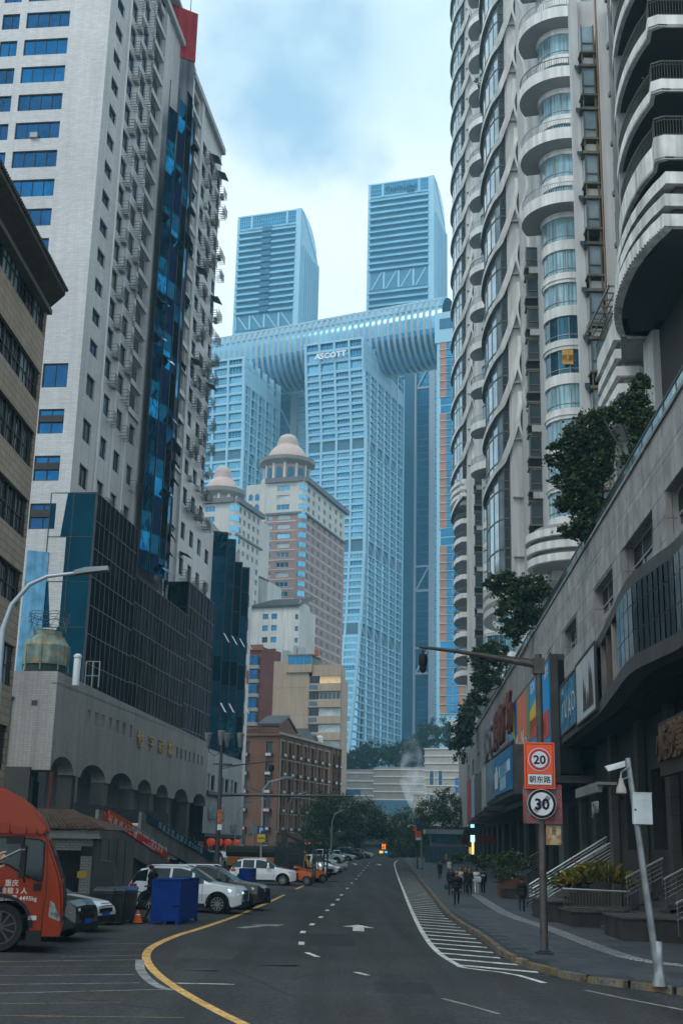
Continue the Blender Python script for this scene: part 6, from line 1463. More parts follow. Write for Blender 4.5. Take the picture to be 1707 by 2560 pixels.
# terrace shrubs spilling over the podium edge
def spill(lab,D,blobs,n,sz,seed,name='terrace_tree'):
    bl=[B_(px,py,D+dd,r,r,r*rz) for px,py,dd,r,rz in blobs];x,y,_=bl[0][:3];bz=17.9
    xs=max(q[0] for q in bl)
    bs=(xs+.3,sum(q[1] for q in bl)/len(bl),bz)
    tr=[([(bs[0],bs[1],bz-.1),(bs[0]-.2,bs[1]+.3,bz+.6),(q[0],q[1],q[2])],.12,.03) for q in bl]
    return tree(lab,bs,None,bl,n,sz,seed,tr,'trees spilling over the podium terrace',name=name,cat='tree')
spill('dark leafy tree climbing beside the pillar at the top right of the podium terrace',52,[(1600,960,0,.45,1.1),(1585,1010,0,.65,1),(1545,1030,0,.55,.9),(1610,1060,0,.7,1.1),(1600,1120,0,.55,1.1),(1500,1035,3,.4,.8),(1575,1150,0,.4,1)],11000,.16,3)
spill('large dark leafy tree spilling over the terrace in front of the glass drums',61,[(1480,1060,0,.9,.8),(1440,1105,0,1.1,.8),(1400,1150,0,.7,.7),(1490,1160,0,1.0,1.),(1440,1200,0,1.1,.8),(1420,1260,0,.8,.7),(1480,1260,0,.8,1),(1460,1320,0,.9,.8),(1420,1330,0,.6,.6),(1500,1100,0,.8,1),(1385,1120,0,.4,.5)],19000,.19,4)
spill('dark bushy tree on the terrace above the second square window',88,[(1265,1465,0,1.2,.8),(1305,1480,0,1.3,.8),(1240,1450,0,.8,.6),(1325,1530,0,1.1,1),(1285,1530,0,1.3,1),(1345,1475,0,1.0,1),(1285,1580,0,1.0,.8),(1225,1462,0,.5,.5)],9000,.28,5)
spill('dark bushy tree on the terrace behind the mast arm of the speed sign pole',122,[(1205,1645,0,1.3,.8),(1235,1630,0,1.3,.9),(1200,1690,0,1.1,1),(1220,1690,0,1.2,1),(1250,1655,0,.9,1),(1200,1735,0,1.1,1)],6000,.36,6)
spill('dark tree at the far low end of the podium terrace',160,[(1165,1795,0,1.4,1),(1180,1770,0,1.3,1),(1150,1825,0,1.3,1),(1165,1840,0,1.2,1),(1138,1860,0,1.0,.8)],4500,.44,7)
for i,(px,py,D,l) in enumerate(((1128,1868,205,'first'),(1145,1885,190,'second'))): pass
# street trees at the far end
Lb=G(893,2143);g_=(Lb.x+.3,212,gz(Lb.x,212))
def TB(px,py,D): return at(px,py,D)
tree('wide dark street tree arching over the left side of the road end',g_,None,[B_(px,py,D,rx,rx,rz) for px,py,D,rx,rz in ((790,2040,205,3,2.4),(830,2020,205,3.6,2.6),(870,2030,210,4,2.6),(915,2040,212,4,2.6),(955,2065,215,3,2.2),(850,2075,205,4,2.2),(800,2080,205,3,2),(900,2080,215,3.2,1.6),(975,2080,218,1.6,1.2),(770,2100,200,2.2,2),(835,2110,200,3,1.6))],26000,.30,11,
 [([g_,TB(895,2115,212),TB(905,2095,212),TB(940,2075,213)],.5,.15),([TB(895,2115,212),TB(875,2090,210),TB(850,2070,206)],.4,.12),([g_,TB(885,2110,211),TB(860,2085,208)],.35,.1)],mix=(.55,.42,.03))
g_=(TB(1035,2140,235)[0],235,gz(0,235));tree('dark street tree at the road end behind the round blue sign',g_,None,[B_(px,py,235,rx,rx,rz) for px,py,rx,rz in ((1000,2070,3,2.4),(1030,2050,3.5,2.6),(990,2098,2.2,1.8),(1015,2105,3.4,2.4),(1045,2090,3,2.4),(1000,2120,2.2,1.6),(1040,2125,3,2),(1000,2135,3,1.2))],15000,.32,12,[([g_,TB(1020,2100,235)],.4,.2)])
g_=(TB(1105,2150,205)[0],205,gz(9,205));tree('yellow green street tree over the blue kiosk beside the podium',g_,None,[B_(px,py,205,rx,rx,rz) for px,py,rx,rz in ((1075,2030,3,2.4),(1110,2015,3.2,2.4),(1140,2030,2.6,2.4),(1060,2070,3.2,2.2),(1100,2065,3.6,2.4),(1140,2075,3,2.4),(1070,2105,2.8,2),(1120,2110,3.2,2),(1120,1990,1.6,1.3))],17000,.28,13,[([g_,TB(1100,2100,205)],.4,.2)],mix=(.35,.5,.15))
for i,(px,py,D,r,lab) in enumerate(((820,1895,440,9,'dark tree on the low wall, first from the brick building'),(880,1885,440,9.5,'dark tree on the banded wall under the flared tower foot'),(935,1868,440,11,'taller rounded tree on the banded wall beneath the tower foot'),(1000,1872,430,10,'dark tree on the banded wall just left of the tall pale wall'),(1040,1850,430,9,'dark tree behind the upper edge of the tall pale wall'),(1095,1812,415,11,'bushy tree standing on top of the tall pale banded wall'))):
    r*=.66;x,y,z=at(px,py+14,D);tree(lab,(x,y,z-r*.7),None,[(x+dx*r,y,z+dz*r*.5,r*.55,r*.5,r*.42) for dx,dz in ((-.6,0),(0,.35),(.6,0),(-.3,-.5),(.35,-.5),(.9,-.4))],5200,.62,20+i,[([(x,y,z-r*.7),(x,y,z)],.4,.2)],'trees on the banded walls')
# leafy strip at the retaining wall foot
x,y,z=at(960,2120,300);put('undergrowth',leaves([(x-14,y,z,9,3,3),(x+4,y,z,9,3,3.5),(x+20,y,z,9,3,3)],5000,.7,31,(.8,.2,0)),None,0,0,0,kind='stuff')
# ================================================================ helpers for poles and signs
def pole(lab,cat,name,px,py,h,r0,r1,m_=grey,group=None,D=None,lean=0,dz=0):
    g=G(px,py,dz) if D is None else Vector((at(px,py,D)[0],D,gz(at(px,py,D)[0],D)+dz))
    t=thing(name,lab,cat,g.x,g.y,g.z,0,group);put('pole',MB().tube([(0,0,0),(lean*.5,0,h*.5),(lean,0,h)],[r0,(r0+r1)/2,r1],10).mesh('pole',m_,60),t,g.x,g.y,g.z)
    put('base_plate',MB().box(-r0*1.9,r0*1.9,-r0*1.9,r0*1.9,0,.05).box(-r0*1.3,r0*1.3,-r0*1.3,r0*1.3,.05,.1).mesh('base_plate',dark),t,g.x,g.y,g.z);return t,g
rustp=M('rusty_brown_pole',(.075,.065,.06),.6,.3,var=.35,vs=3,streak=.4)
orr=M('sign_orange',(.80,.09,.015),.45,var=.06,vs=2);sw_=M('sign_white_sheet',(.62,.65,.70),.45,var=.05);sr_=M('sign_ring_red',(.42,.02,.025),.45,var=0);sk_=M('sign_black',(.012,.013,.016),.5,var=0)
# speed limit pole
t,g=pole('tall brown steel pole carrying the round 20 and 30 speed signs and a long arm','traffic pole','speed_sign_pole',1360,2385,8.3,.115,.1,rustp,dz=.14)
ztop=at(1342,1640,g.y)[2];X,Y=g.x,g.y
put('upper_pole',MB().tube([(0,0,8.2),(0,0,ztop-g.z+.05)],.1,10).mesh('upper_pole',rustp),t,*g)
pa=at(1335,1663,Y-.05);pb=at(1047,1617,Y-.3)
L2=lambda p:(p[0]-X,p[1]-Y,p[2]-g.z)
put('mast_arm',MB().tube([L2(pa),L2(at(1240,1645,Y-.1)),L2(at(1140,1628,Y-.2)),L2(pb)],[.09,.075,.06,.045],8).tube([L2(at(1335,1650,Y)),L2(at(1240,1638,Y-.1))],.025,5).box(-.16,.16,-.16,.16,pa[2]-g.z-.25,pa[2]-g.z+.2).mesh('mast_arm',rustp),t,*g)
c=at(1057,1625,Y-.3);o=put('traffic_camera',MB().tube([(0,0,.0),(0,0,-.12)],.025,6).ring([(0,-.1),(.09,-.12),(.125,-.2),(.125,-.42),(.09,-.5),(.1,-.52),(.085,-.6),(.05,-.66),(0,-.68)],14).mesh('traffic_camera',sk_,40),t,*c)
sn=lambda px,py,d=.14:at(px,py,Y-d)
p=sn(1310,1971);q=sn(1384,1857);w_=q[0]-p[0];h_=q[2]-p[2]
s=thing('speed_limit_sign','orange rectangular sign with a red ringed 20 above a white street name plate','sign',(p[0]+q[0])/2,Y-.16,p[2])
sx_=(p[0]+q[0])/2
put('backing',MB().box(-w_/2,w_/2,-.02,.02,0,h_).mesh('backing',orr),s,sx_,Y-.16,p[2]);
b=MB()
e=.045
for a_ in (.012,): b.box(-w_/2+e,w_/2-e,-.026,-.021,e,e+a_).box(-w_/2+e,w_/2-e,-.026,-.021,h_-e-a_,h_-e).box(-w_/2+e,-w_/2+e+a_,-.026,-.021,e,h_-e).box(w_/2-e-a_,w_/2-e,-.026,-.021,e,h_-e)
put('border_line',b.mesh('border_line',sk_),s,sx_,Y-.16,p[2])
def disc(r,y,m,n=40):
    b=MB();b.v=[(r*math.cos(6.28318*i/n),y,r*math.sin(6.28318*i/n)) for i in range(n)]+[(r*math.cos(6.28318*i/n),y+.02,r*math.sin(6.28318*i/n)) for i in range(n)]
    b.f=[tuple(range(n))]+[(i,n+i,n+(i+1)%n,(i+1)%n) for i in range(n)];b.m=[0]*len(b.f);return b.mesh('disc',m)
cc=sn(1347,1899);R_20=28.5/91.5
for nm,r,y,m in (('outer_ring',R_20*1.04,-.03,sw_),('red_ring',R_20*.97,-.036,sr_),('white_disc',R_20*.74,-.042,sw_)): put(nm,disc(r,y,m),s,sx_+.0,Y-.16,cc[2])
text('number_lettering','20',.34,sk_,s,sx_,Y-.16-.047,cc[2]-.122,0,.001,bold=.009,sx=1.05)
pp=sn(1347,1949);put('name_plate',MB().box(-w_*.4,w_*.4,-.03,-.02,-.155,.155).mesh('name_plate',sk_),s,sx_,Y-.16,pp[2]);put('name_plate_face',MB().box(-w_*.385,w_*.385,-.034,-.03,-.142,.142).mesh('name_plate_face',sw_),s,sx_,Y-.16,pp[2])
text('plate_lettering','朝东路',.205,sk_,s,sx_,Y-.16-.036,pp[2]-.075,0,.001,bold=.003)
p0,q0=at(1308,2058,Y-.1),at(1403,1962,Y-.1);bb=thing('back_board','worn red and grey square board mounted behind the round 30 sign','board',(p0[0]+q0[0])/2,Y-.06,p0[2],me=MB().box(-(q0[0]-p0[0])/2,(q0[0]-p0[0])/2,-.02,.0,0,q0[2]-p0[2]).mesh('back_board',M('worn_board',(.16,.12,.125),.7,var=.35,vs=2.5,tint2=(.30,.045,.04))))
cc=at(1353,2010,Y-.15);s=thing('end_speed_limit_sign','round white sign with a black ring and a struck through 30','sign',cc[0],Y-.2,cc[2]);R3=37.5/91.5
for nm,r,y,m in (('rim',R3,-.0,sw_),('black_ring',R3*.97,-.006,sk_),('white_disc',R3*.78,-.012,sw_)): put(nm,disc(r,y,m),s,cc[0],Y-.2,cc[2])
text('number_lettering','30',.42,sk_,s,cc[0],Y-.2-.016,cc[2]-.15,0,.001,bold=.013,sx=1.02)
b=MB()
for i in range(-2,3):
    o_=i*.028;dx,dz=.21,.21;b.add([(-dx+o_*.7-.004,-.02,-dz-o_*.7),(dx+o_*.7-.004,-.02,dz-o_*.7),(dx+o_*.7+.007,-.02,dz-o_*.7-.007),(-dx+o_*.7+.007,-.02,-dz-o_*.7-.007)],[(0,3,2,1)])
put('strike_lines',b.mesh('strike_lines',sk_),s,cc[0],Y-.2,cc[2],kind='stuff')
p0,q0=at(1364,2112,Y-.1),at(1400,2060,Y-.1);bx_=thing('control_box','rusty cream control cabinet with a pitched lid fixed beside the speed sign pole','box',(p0[0]+q0[0])/2,Y-.1,p0[2])
put('cabinet',MB().box(-.2,.2,-.12,.12,0,q0[2]-p0[2]-.04).mesh('cabinet',M('rust_cream',(.42,.33,.22),.7,var=.25,vs=4,tint2=(.32,.15,.04))),bx_,(p0[0]+q0[0])/2,Y-.1,p0[2]);put('lid',MB().box(-.23,.23,-.16,.14,q0[2]-p0[2]-.04,q0[2]-p0[2]).mesh('lid',dark),bx_,(p0[0]+q0[0])/2,Y-.1,p0[2])
put('label_print',(lambda b:[b.box(-.06,.06,-.123,-.12,.28+i*.035,.30+i*.035) for i in range(6)] and b)(MB()).mesh('label_print',sk_),bx_,(p0[0]+q0[0])/2,Y-.1,p0[2],kind='stuff')
# surveillance pole, leaning
g=G(1648,2465,.14);tp=at(1568,1895,g.y);h=tp[2]-g.z;galv=M('galvanised',(.30,.33,.36),.4,.5,var=.3,vs=3,streak=.45)
t=thing('camera_pole','leaning pale galvanised pole near the kerb with surveillance cameras and a white cabinet','pole',*g);ln=tp[0]-g.x
put('pole',MB().tube([(0,0,0),(ln*.5,0,h*.5),(ln,0,h)],[.085,.075,.06],12).mesh('pole',galv,60),t,*g);put('pole_collar',MB().ring([(.17,0),(.15,.12),(.1,.3),(.095,.55),(.1,.9),(.085,.92)],12).mesh('pole_collar',galv,40),t,*g)
a,c=at(1582,2060,g.y-.15),at(1626,1984,g.y-.15);put('cabinet',MB().box(a[0]-g.x,c[0]-g.x,-.2,-.06,a[2]-g.z,c[2]-g.z).box(a[0]-g.x-.01,c[0]-g.x+.01,-.21,-.05,c[2]-g.z,c[2]-g.z+.02).box(a[0]-g.x+.0,c[0]-g.x,-.205,-.2,c[2]-g.z-.16,c[2]-g.z-.15).mesh('cabinet',M('cabinet_white',(.50,.54,.58),.5,var=.12,vs=2.5,streak=.2)),t,*g)
k=at(1587,2024,g.y-.2);put('lock',MB().box(-.018,.018,-.012,0,-.018,.018).mesh('lock',sk_),t,*k)
z0=at(1560,1925,g.y)[2];p1=at(1519,1924,g.y-.45);p2=at(1560,1910,g.y-.2)
d=Vector(p1)-Vector(p2);put('bullet_camera',MB().add([tuple(Vector(p2)+Vector(v_)-g) for v_ in ((0,-.07,-.06),(0,.07,-.06),(0,.07,.07),(0,-.07,.07))]+[tuple(Vector(p1)+Vector(v_)-g) for v_ in ((0,-.06,-.04),(0,.06,-.04),(-.08,.07,.07),(-.08,-.07,.07))],[(0,1,2,3),(4,7,6,5),(0,4,5,1),(1,5,6,2),(2,6,7,3),(3,7,4,0)]).mesh('bullet_camera',M('camera_white',(.6,.63,.65),.35,var=.05)),t,*g)
put('bracket',MB().tube([tuple(Vector(at(1575,1915,g.y))-g),tuple(Vector(at(1552,1930,g.y-.2))-g),tuple(Vector(at(1550,1945,g.y-.25))-g)],.025,6).tube([tuple(Vector(at(1578,1940,g.y))-g),tuple(Vector(at(1550,1950,g.y-.2))-g)],.02,6).mesh('bracket',galv),t,*g)
k=at(1551,1948,g.y-.25);put('dome_camera',MB().ring([(0,.03),(.05,.02),(.06,-.08),(.11,-.2),(.12,-.3),(.1,-.32)],14).mesh('dome_camera',M('dome_housing',(.34,.31,.29),.5),40),t,*k);put('dome_glass',MB().ring([(.098,-.31),(.085,-.38),(.05,-.43),(0,-.45)],14).mesh('dome_glass',sk_,60),t,*k)
# curved lamp, near left
Dl=33;pts=[(-14,2000),(-8,1780),(-2,1690),(2,1630),(8,1572),(30,1512),(75,1461),(119,1441),(186,1433)];W_=[at(x,y,Dl) for x,y in pts];gb=(W_[0][0]-.08,Dl,gz(W_[0][0],Dl))
t=thing('street_lamp','near pale street lamp with a long curved arm at the left edge','street lamp',*gb);lpm=M('lamp_post_paint',(.36,.42,.48),.4,.3,var=.08)
put('post',MB().tube([(0,0,0)]+[tuple(Vector(p)-Vector(gb)) for p in W_],[.11,.1,.09,.085,.08,.075,.065,.06,.05,.045],10).mesh('post',lpm,60),t,*gb)
h0,h1=Vector(at(186,1433,Dl)),Vector(at(272,1420,Dl));d=h1-h0;put('lamp_head',MB().add([tuple(v) for v in ((0,-.11,-.05),(0,.11,-.05),(0,.11,.06),(0,-.11,.06),(d.x*.35,-.17,d.z*.35-.06),(d.x*.35,.17,d.z*.35-.06),(d.x*.35,.15,d.z*.35+.09),(d.x*.35,-.15,d.z*.35+.09),(d.x,-.15,d.z-.08),(d.x,.15,d.z-.08),(d.x,.12,d.z+.04),(d.x,-.12,d.z+.04))],[(3,2,1,0),(0,1,5,4),(1,2,6,5),(2,3,7,6),(3,0,4,7),(4,5,9,8),(5,6,10,9),(6,7,11,10),(7,4,8,11),(8,9,10,11)]).mesh('lamp_head',M('lamp_head_grey',(.17,.19,.21),.4,.2)),t,*h0)
# ornamental lamp mast with traffic arm
t,g=pole('tall dark street mast with four upturned lanterns, a camera arm and a long traffic arm','street mast','lamp_mast',540,2195,6,.2,.16,M('mast_grey',(.05,.055,.06),.5,.3,var=.3))
Dm=g.y;Lg=lambda px,py,d=0:tuple(Vector(at(px,py,Dm+d))-g)
put('upper_post',MB().tube([(0,0,6),Lg(552,1918),Lg(555,1850)],[.16,.13,.1],8).mesh('upper_post',MT['mast_grey']),t,*g)
put('traffic_arm',MB().tube([Lg(556,1986),Lg(600,1987),Lg(720,1989),Lg(882,1990)],[.17,.12,.1,.06],8).mesh('traffic_arm',MT['mast_grey']),t,*g)
put('camera_arm',MB().tube([Lg(553,1916),Lg(600,1912),Lg(684,1902)],.05,6).tube([Lg(553,1922),Lg(600,1913)],.03,5).tube([Lg(533,1910),Lg(582,1911)],.06,6).ring([(.16,-.9),(.2,-.5),(.16,-.2),(0,-.15)],8,Lg(679,1905)[:2]).mesh('camera_arm',MT['mast_grey']),t,*g)
k=at(679,1915,Dm);put('traffic_camera',MB().ring([(0,.15),(.2,.05),(.22,-.25),(.15,-.42),(0,-.5)],10).mesh('traffic_camera',sk_),t,*k)
lanm=cached('lnt',lambda:MB().ring([(.0,-.55),(.12,-.5),(.16,-.2),(.20,0),(.24,.1),(.29,.5),(.32,.54),(.28,.6),(0,.62)],8).mesh('lantern_shade',M('lantern_glass',(.16,.16,.17),.35,var=.2)))
for px,py,dd in ((520,1852,0),(553,1846,-.6),(568,1852,.5),(601,1852,0)):
    k=at(px,py,Dm+dd);put('lantern_shade',lanm,t,*k)
for px in (520,601):
    s_=1 if px>553 else -1
    put('lantern_bracket',MB().tube([Lg(px,1862),Lg(px-s_*3,1880),Lg(px-s_*16,1890),Lg(553,1880)],.035,6).mesh('lantern_bracket',MT['mast_grey']),t,*g)
bn=at(549,2050,Dm-.3);s=thing('street_banner','red and gold pole banner with a white plate on the ornamental mast','banner',*at(549,2075,Dm-.3))
for nm,y0,y1,m in (('banner_cloth',2060,2024,M('banner_red',(.40,.05,.02),.6,var=.3,vs=3,tint2=(.5,.2,.03))),('white_plate',2075,2061,sw_)):
    a,c=at(543,y0,Dm-.3),at(555,y1,Dm-.3);put(nm,MB().box(a[0]-bn[0],c[0]-bn[0],-.02,.02,0,c[2]-a[2]).mesh(nm,m),s,bn[0],Dm-.3,a[2])
# plain street lamps farther on
for i,(bx0,D,tx,ty,ex,ey,lab) in enumerate(((652,108,657,1975,722,1943,'pale street lamp behind the blue parking sign'),(636,150,640,2015,684,1992,'pale street lamp left of the parking sign, its arm before the brick wall'),(716,150,721,2010,770,1979,'pale street lamp between the parking sign and the brick corner shops'),(826,185,830,2055,857,2024,'small pale street lamp in front of the wide street tree'),(586,150,589,2060,624,2005,'thin dark street lamp beside the red lanterns'),(683,160,683,2020,683,2018,'thin bare post right of the parking sign'))):
    gx=at(bx0,2160,D)[0];g=(gx,D,gz(gx,D));t=thing('street_lamp',lab,'street lamp',*g,0,'street lamps along the left kerb')
    P=[(0,0,0),tuple(Vector(at(tx,ty,D))-Vector(g))]
    if ex-tx>3: P+=[tuple(Vector(at(tx+(ex-tx)*.25,ty+(ey-ty)*.65,D))-Vector(g)),tuple(Vector(at(ex,ey,D))-Vector(g))]
    put('post',MB().tube(P,[.1]+[.06]*(len(P)-1),6).mesh('post',lpm),t,*g)
    if ex-tx>3: put('lamp_head',MB().box(-.6,.3,-.12,.12,-.06,.06).mesh('lamp_head',MT['lamp_head_grey']),t,*at(ex,ey,D))
def plate(lab,px0,py0,px1,py1,D,m,txt=None,tm=None,ts=1,name='sign',cat='sign',extra=None):
    a,c=at(px0,py1,D),at(px1,py0,D);cx=(a[0]+c[0])/2;t=thing(name,lab,cat,cx,D,a[2]);w_,h_=c[0]-a[0],c[2]-a[2]
    put('plate',MB().box(-w_/2,w_/2,-.02,.02,0,h_).mesh('plate',m),t,cx,D,a[2])
    if txt: text('lettering',txt,h_*ts,tm or wht,t,cx,D-.03,a[2]+h_*(.5-.36*ts),0,.002,bold=.01)
    return t
plate('blue square sign with a white letter P above the parked cars',643,2066,663,2085,107.5,M('sign_blue2',(.01,.07,.25),.5,var=.05),'P',None,.95,'parking_sign')
plate('yellow rectangular sign under the blue parking sign',644,2086,663,2105,107.5,M('sign_yellow',(.62,.45,.03),.5,var=.1),'停车收费',M('brown_print',(.2,.12,.02),.5),.22)
plate('small grey direction sign left of the blue parking sign',626,2062,643,2082,149,M('sign_grey',(.30,.36,.40),.5,var=.1))
plate('small teal plate under the grey direction sign',622,2083,630,2090,149,M('sign_teal',(.05,.25,.32),.5))
plate('red and gold banner on the third street lamp',710,2080,721,2112,149,MT['banner_red'],name='street_banner',cat='banner')
plate('green and yellow plates on the lamp by the street tree',824,2068,832,2084,184,M('sign_green',(.12,.2,.12),.5,var=.3))
# far right signs
for px,D,l in ((1043,158,'dark sign post under the round blue sign'),(1053,157,'grey camera post beside the round blue sign')):
    t,g=pole(l,'post','sign_post',px,2171,at(px,2060 if px<1050 else 2090,D)[2]-gz(9,D)-.14,.09,.07,dark if px<1050 else grey,D=D,dz=.14)
c=at(1044,2058,157.5);t=thing('no_parking_sign','round blue sign with a red ring at the far kerb','sign',*c);put('blue_disc',disc(.36,-.01,M('sign_deepblue',(.01,.05,.22),.5)),t,*c);put('red_cross',MB().add([(-.24,-.02,-.2),(-.2,-.02,-.24),(.24,-.02,.2),(.2,-.02,.24)],[(0,1,2,3)]).mesh('red_cross',sr_),t,*c)
plate('small orange warning sign with a black figure below the round blue sign',1037,2078,1052,2093,157.4,orr,'!',sk_,.8,'warning_sign');plate('white plate under the small orange warning sign',1039,2094,1052,2100,157.4,sw_)
plate('orange sign partly hidden behind the round blue sign',1033,2067,1041,2077,158.6,orr)
lc=at(1021,2065,158);thing('street_camera','small white street camera on a thin arm left of the round blue sign','camera',*lc,me=MB().tube([(.1,0,.15),(1.0,0,.05)],.03,5).ring([(0,.1),(.12,.08),(.12,-.12),(0,-.2)],8,(0,0)).mesh('street_camera',sw_))
# lit signs at the crest
for px0,py0,px1,py1,col_,e,lab in ((954.5,2110,958,2123,(1,.22,.01),1.1,'left half of the lit orange character sign under the street tree'),(960,2110,963.5,2123,(1,.22,.01),1.1,'right half of the lit orange character sign under the street tree'),(948,2127,957,2133,(1,.6,.05),.8,'lit yellow shop strip low under the street tree'),(961,2128,968,2132,(.1,.6,1),.8,'lit blue shop strip low under the street tree'),(983,2120,987,2129,(.9,.25,.15),.8,'small lit red sign right of the orange character sign')):
    a,c=at(px0,py1,262),at(px1,py0,262);thing('lit_sign',lab,'lit sign',(a[0]+c[0])/2,262,a[2],me=MB().box(-(c[0]-a[0])/2,(c[0]-a[0])/2,0,.1,0,c[2]-a[2]).mesh('lit_sign',M('lit_'+str(col_),col_,.5,var=0,emit=e)))
x,y,z=at(915,2105,268);thing('far_shop_row','dark shop row under the street trees beyond the crest of the road','shops',x,268,-2,me=MB().box(-22,28,0,8,0,9.5).box(-22,28,-1,0,5.4,5.8).mesh('far_shop_row',M('far_shops',(.09,.10,.11),.8,var=.4,vs=.4)))
x,y,z=at(930,2088,262)
for i in range(9): 
    if i%3!=2: thing('pale_panel','faint pale blue shop panel under the street trees, '+('first from the left','second from the left','','third from the left','fourth from the left','','second from the right','last on the right')[i],'shop panel',x-4+i*1.6,266.5,z,0,'pale panels of the far shop row',me=cached('pp',lambda:MB().box(0,1.0,0,.1,0,.55).mesh('pale_panel',M('pale_panel_blue',(.2,.38,.42),.6))))
# kiosk and hoarding at far right
a,c=at(1062,2150,188),at(1156,2075,188);gk=gz(10,188)+.14
t=thing('news_kiosk','teal kiosk with a flat pale roof at the far right end of the pavement','kiosk',(a[0]+c[0])/2,188,gk);zt_=c[2];w_=c[0]-a[0];cx=(a[0]+c[0])/2
zr=at(1100,2086,188)[2];zm=at(1100,2104,188)[2];zf=at(1100,2117,188)[2]
put('lower_wall',MB().box(-w_/2+1,w_/2,0,4,0,zm-gk).mesh('lower_wall',M('kiosk_grey',(.14,.16,.18),.6,var=.2)),t,cx,188,gk);put('fascia',MB().box(-w_/2+.9,w_/2,-.2,4,zm-gk,zr-gk).mesh('fascia',M('kiosk_teal',(.035,.14,.17),.5,var=.3,vs=2)),t,cx,188,gk);put('roof',MB().box(-w_/2,w_/2,-.8,4.5,zr-gk+.05,zt_-gk).mesh('roof',M('kiosk_roof_grey',(.25,.27,.29),.6)),t,cx,188,gk)
t=thing('hoarding','blue metal hoarding in front of the teal kiosk','hoarding',cx,184,gk)
n=9
for i in range(n): put('hoarding_panel',cached('hpn',lambda:MB().box(0,w_/9-.04,-.03,.03,0,zf-gk).mesh('hoarding_panel',M('hoarding_blue',(.055,.09,.125),.5,var=.15,vs=2))),t,cx-w_/2-.3+i*w_/n,184,gk)
# ================================================================ raised walkway, stairs, rails, planters
gs=M('granite_steps',(.07,.067,.065),.6,var=.25,vs=1.5,fine=.2);gsd=M('granite_wall',(.042,.039,.038),.6,var=.3,vs=1,streak=.3)
def stair_r(lab,px,py,D,run,rise_,n,wid,dirx=1):
    g=Vector((at(px,py,D)[0],D,gz(11,D)+.14));t=thing('stairs',lab,'stairs',*g);s=cached(('rst',wid,round(run/n,2)),lambda:MB().box(0,run/n+.02,0,wid,-.19,0).mesh('step',gs))
    for i in range(n): put('step',s,t,g.x+i*run/n,g.y-wid,g.z+rise_*(i+1)/n)
    put('cheek_wall',MB().xz([(0,-.2),(run,-.2),(run,rise_+.12),(0,.25)],.02,.3).mesh('cheek_wall',gsd),t,*g)
    put('underfill',MB().xz([(0,-.2),(run,-.2),(run,rise_-.16)],-wid+.02,-.0).mesh('underfill',gsd),t,*g)
    return t,g
def handrail(lab,P0,P1,nb,h0=1.0,r=.045,posts=4):
    "inclined stainless rail with nb parallel bars below"
    t=thing('handrail',lab,'handrail',*P0);d=Vector(P1)-Vector(P0)
    put('top_rail',MB().tube([(0,0,0),tuple(d)],r,8).mesh('top_rail',steel,60),t,*P0)
    for i in range(nb): o=put('bar',cached(('bar',tuple(round(c,2) for c in d)),lambda:MB().tube([(0,0,0),tuple(d)],.016,6).mesh('bar',steel,60)),t,P0[0],P0[1],P0[2]-.16-.17*i)
    for i in range(posts): f=(i+.1)/(posts-.8);put('post',cached(('hp',round(h0,2)),lambda:MB().tube([(0,0,-h0),(0,0,0)],.03,6).mesh('post',M('rail_post',(.1,.1,.105),.4,.6))),t,P0[0]+d.x*f,P0[1]+d.y*f,P0[2]+d.z*f)
    return t
stair_r('far flight of granite steps rising to the right behind the walking man',1316,2262,68,4.6,2.5,14,3.2)
stair_r('near flight of wide granite steps at the right edge behind the camera pole',1500,2300,50,4.6,2.2,12,3.0)
wk=thing('raised_walkway','dark granite raised walkway along the podium front','walkway',12,60,0);
P0,P1=at(1560,2150,68),at(1707,2150,50)
put('platform',MB().box(15.6,30,52,67,-.4,2.45).box(14.6,30,44,52,-.4,2.3).box(16,30,67,170,-.4,1.6).mesh('platform',gsd),wk,0,0,0) if False else None
for x0,x1,y0,y1,z1 in ((15.9,24,50.5,68,2.45),(14.6,24,38,47,2.3),(16.5,24,47,50.5,2.3)): put('platform',MB().box(x0,x1,y0,y1,-.4,z1).mesh('platform',gsd),wk,0,0,0)
hs=[]
hs.append(handrail('long bright handrail of the far stairs, nearest and highest of the three',at(1330,2222,65),at(1562,2085,66),5,1.0))
handrail('middle bright handrail of the far stairs',at(1322,2212,68),at(1515,2092,69),3,1.0)
handrail('short handrail at the foot of the far stairs behind the speed sign pole',at(1322,2242,66.5),at(1390,2212,67),4,.8,.03,3)
handrail('bright handrail of the near stairs left of the camera pole',at(1563,2195,49),at(1655,2146,50),4,1.0)
handrail('bright handrail at the right edge of the picture beyond the camera pole',at(1659,2198,46),at(1745,2152,47),4,1.0)
handrail('lower handrail at the bottom right edge',at(1690,2258,40),at(1760,2228,41),3,1.0)
handrail('distant handrail with many thin bars left of the speed sign pole',at(1278,2165,92),at(1345,2130,94),6,.9,.03,4)
# low railing in front of the planter
a,c=Vector(at(1408,2222,51)),Vector(at(1575,2230,50));t=thing('low_railing','low dark railing with a bright top bar in front of the yellow shrub','railing',*a);d=c-a
put('top_rail',MB().tube([(0,0,0),tuple(d)],.035,6).mesh('top_rail',M('dull_steel',(.35,.36,.36),.35,.8)),t,*a);bal=cached('bal',lambda:MB().box(-.02,.02,-.02,.02,-.72,0).mesh('baluster',M('baluster_bronze',(.08,.075,.06),.5,.4)))
for i in range(22): put('baluster',bal,t,*(a+d*(i/21)))
put('bottom_rail',MB().tube([(0,0,-.68),tuple(d+Vector((0,0,-.68)))],.02,5).mesh('bottom_rail',dark),t,*a)
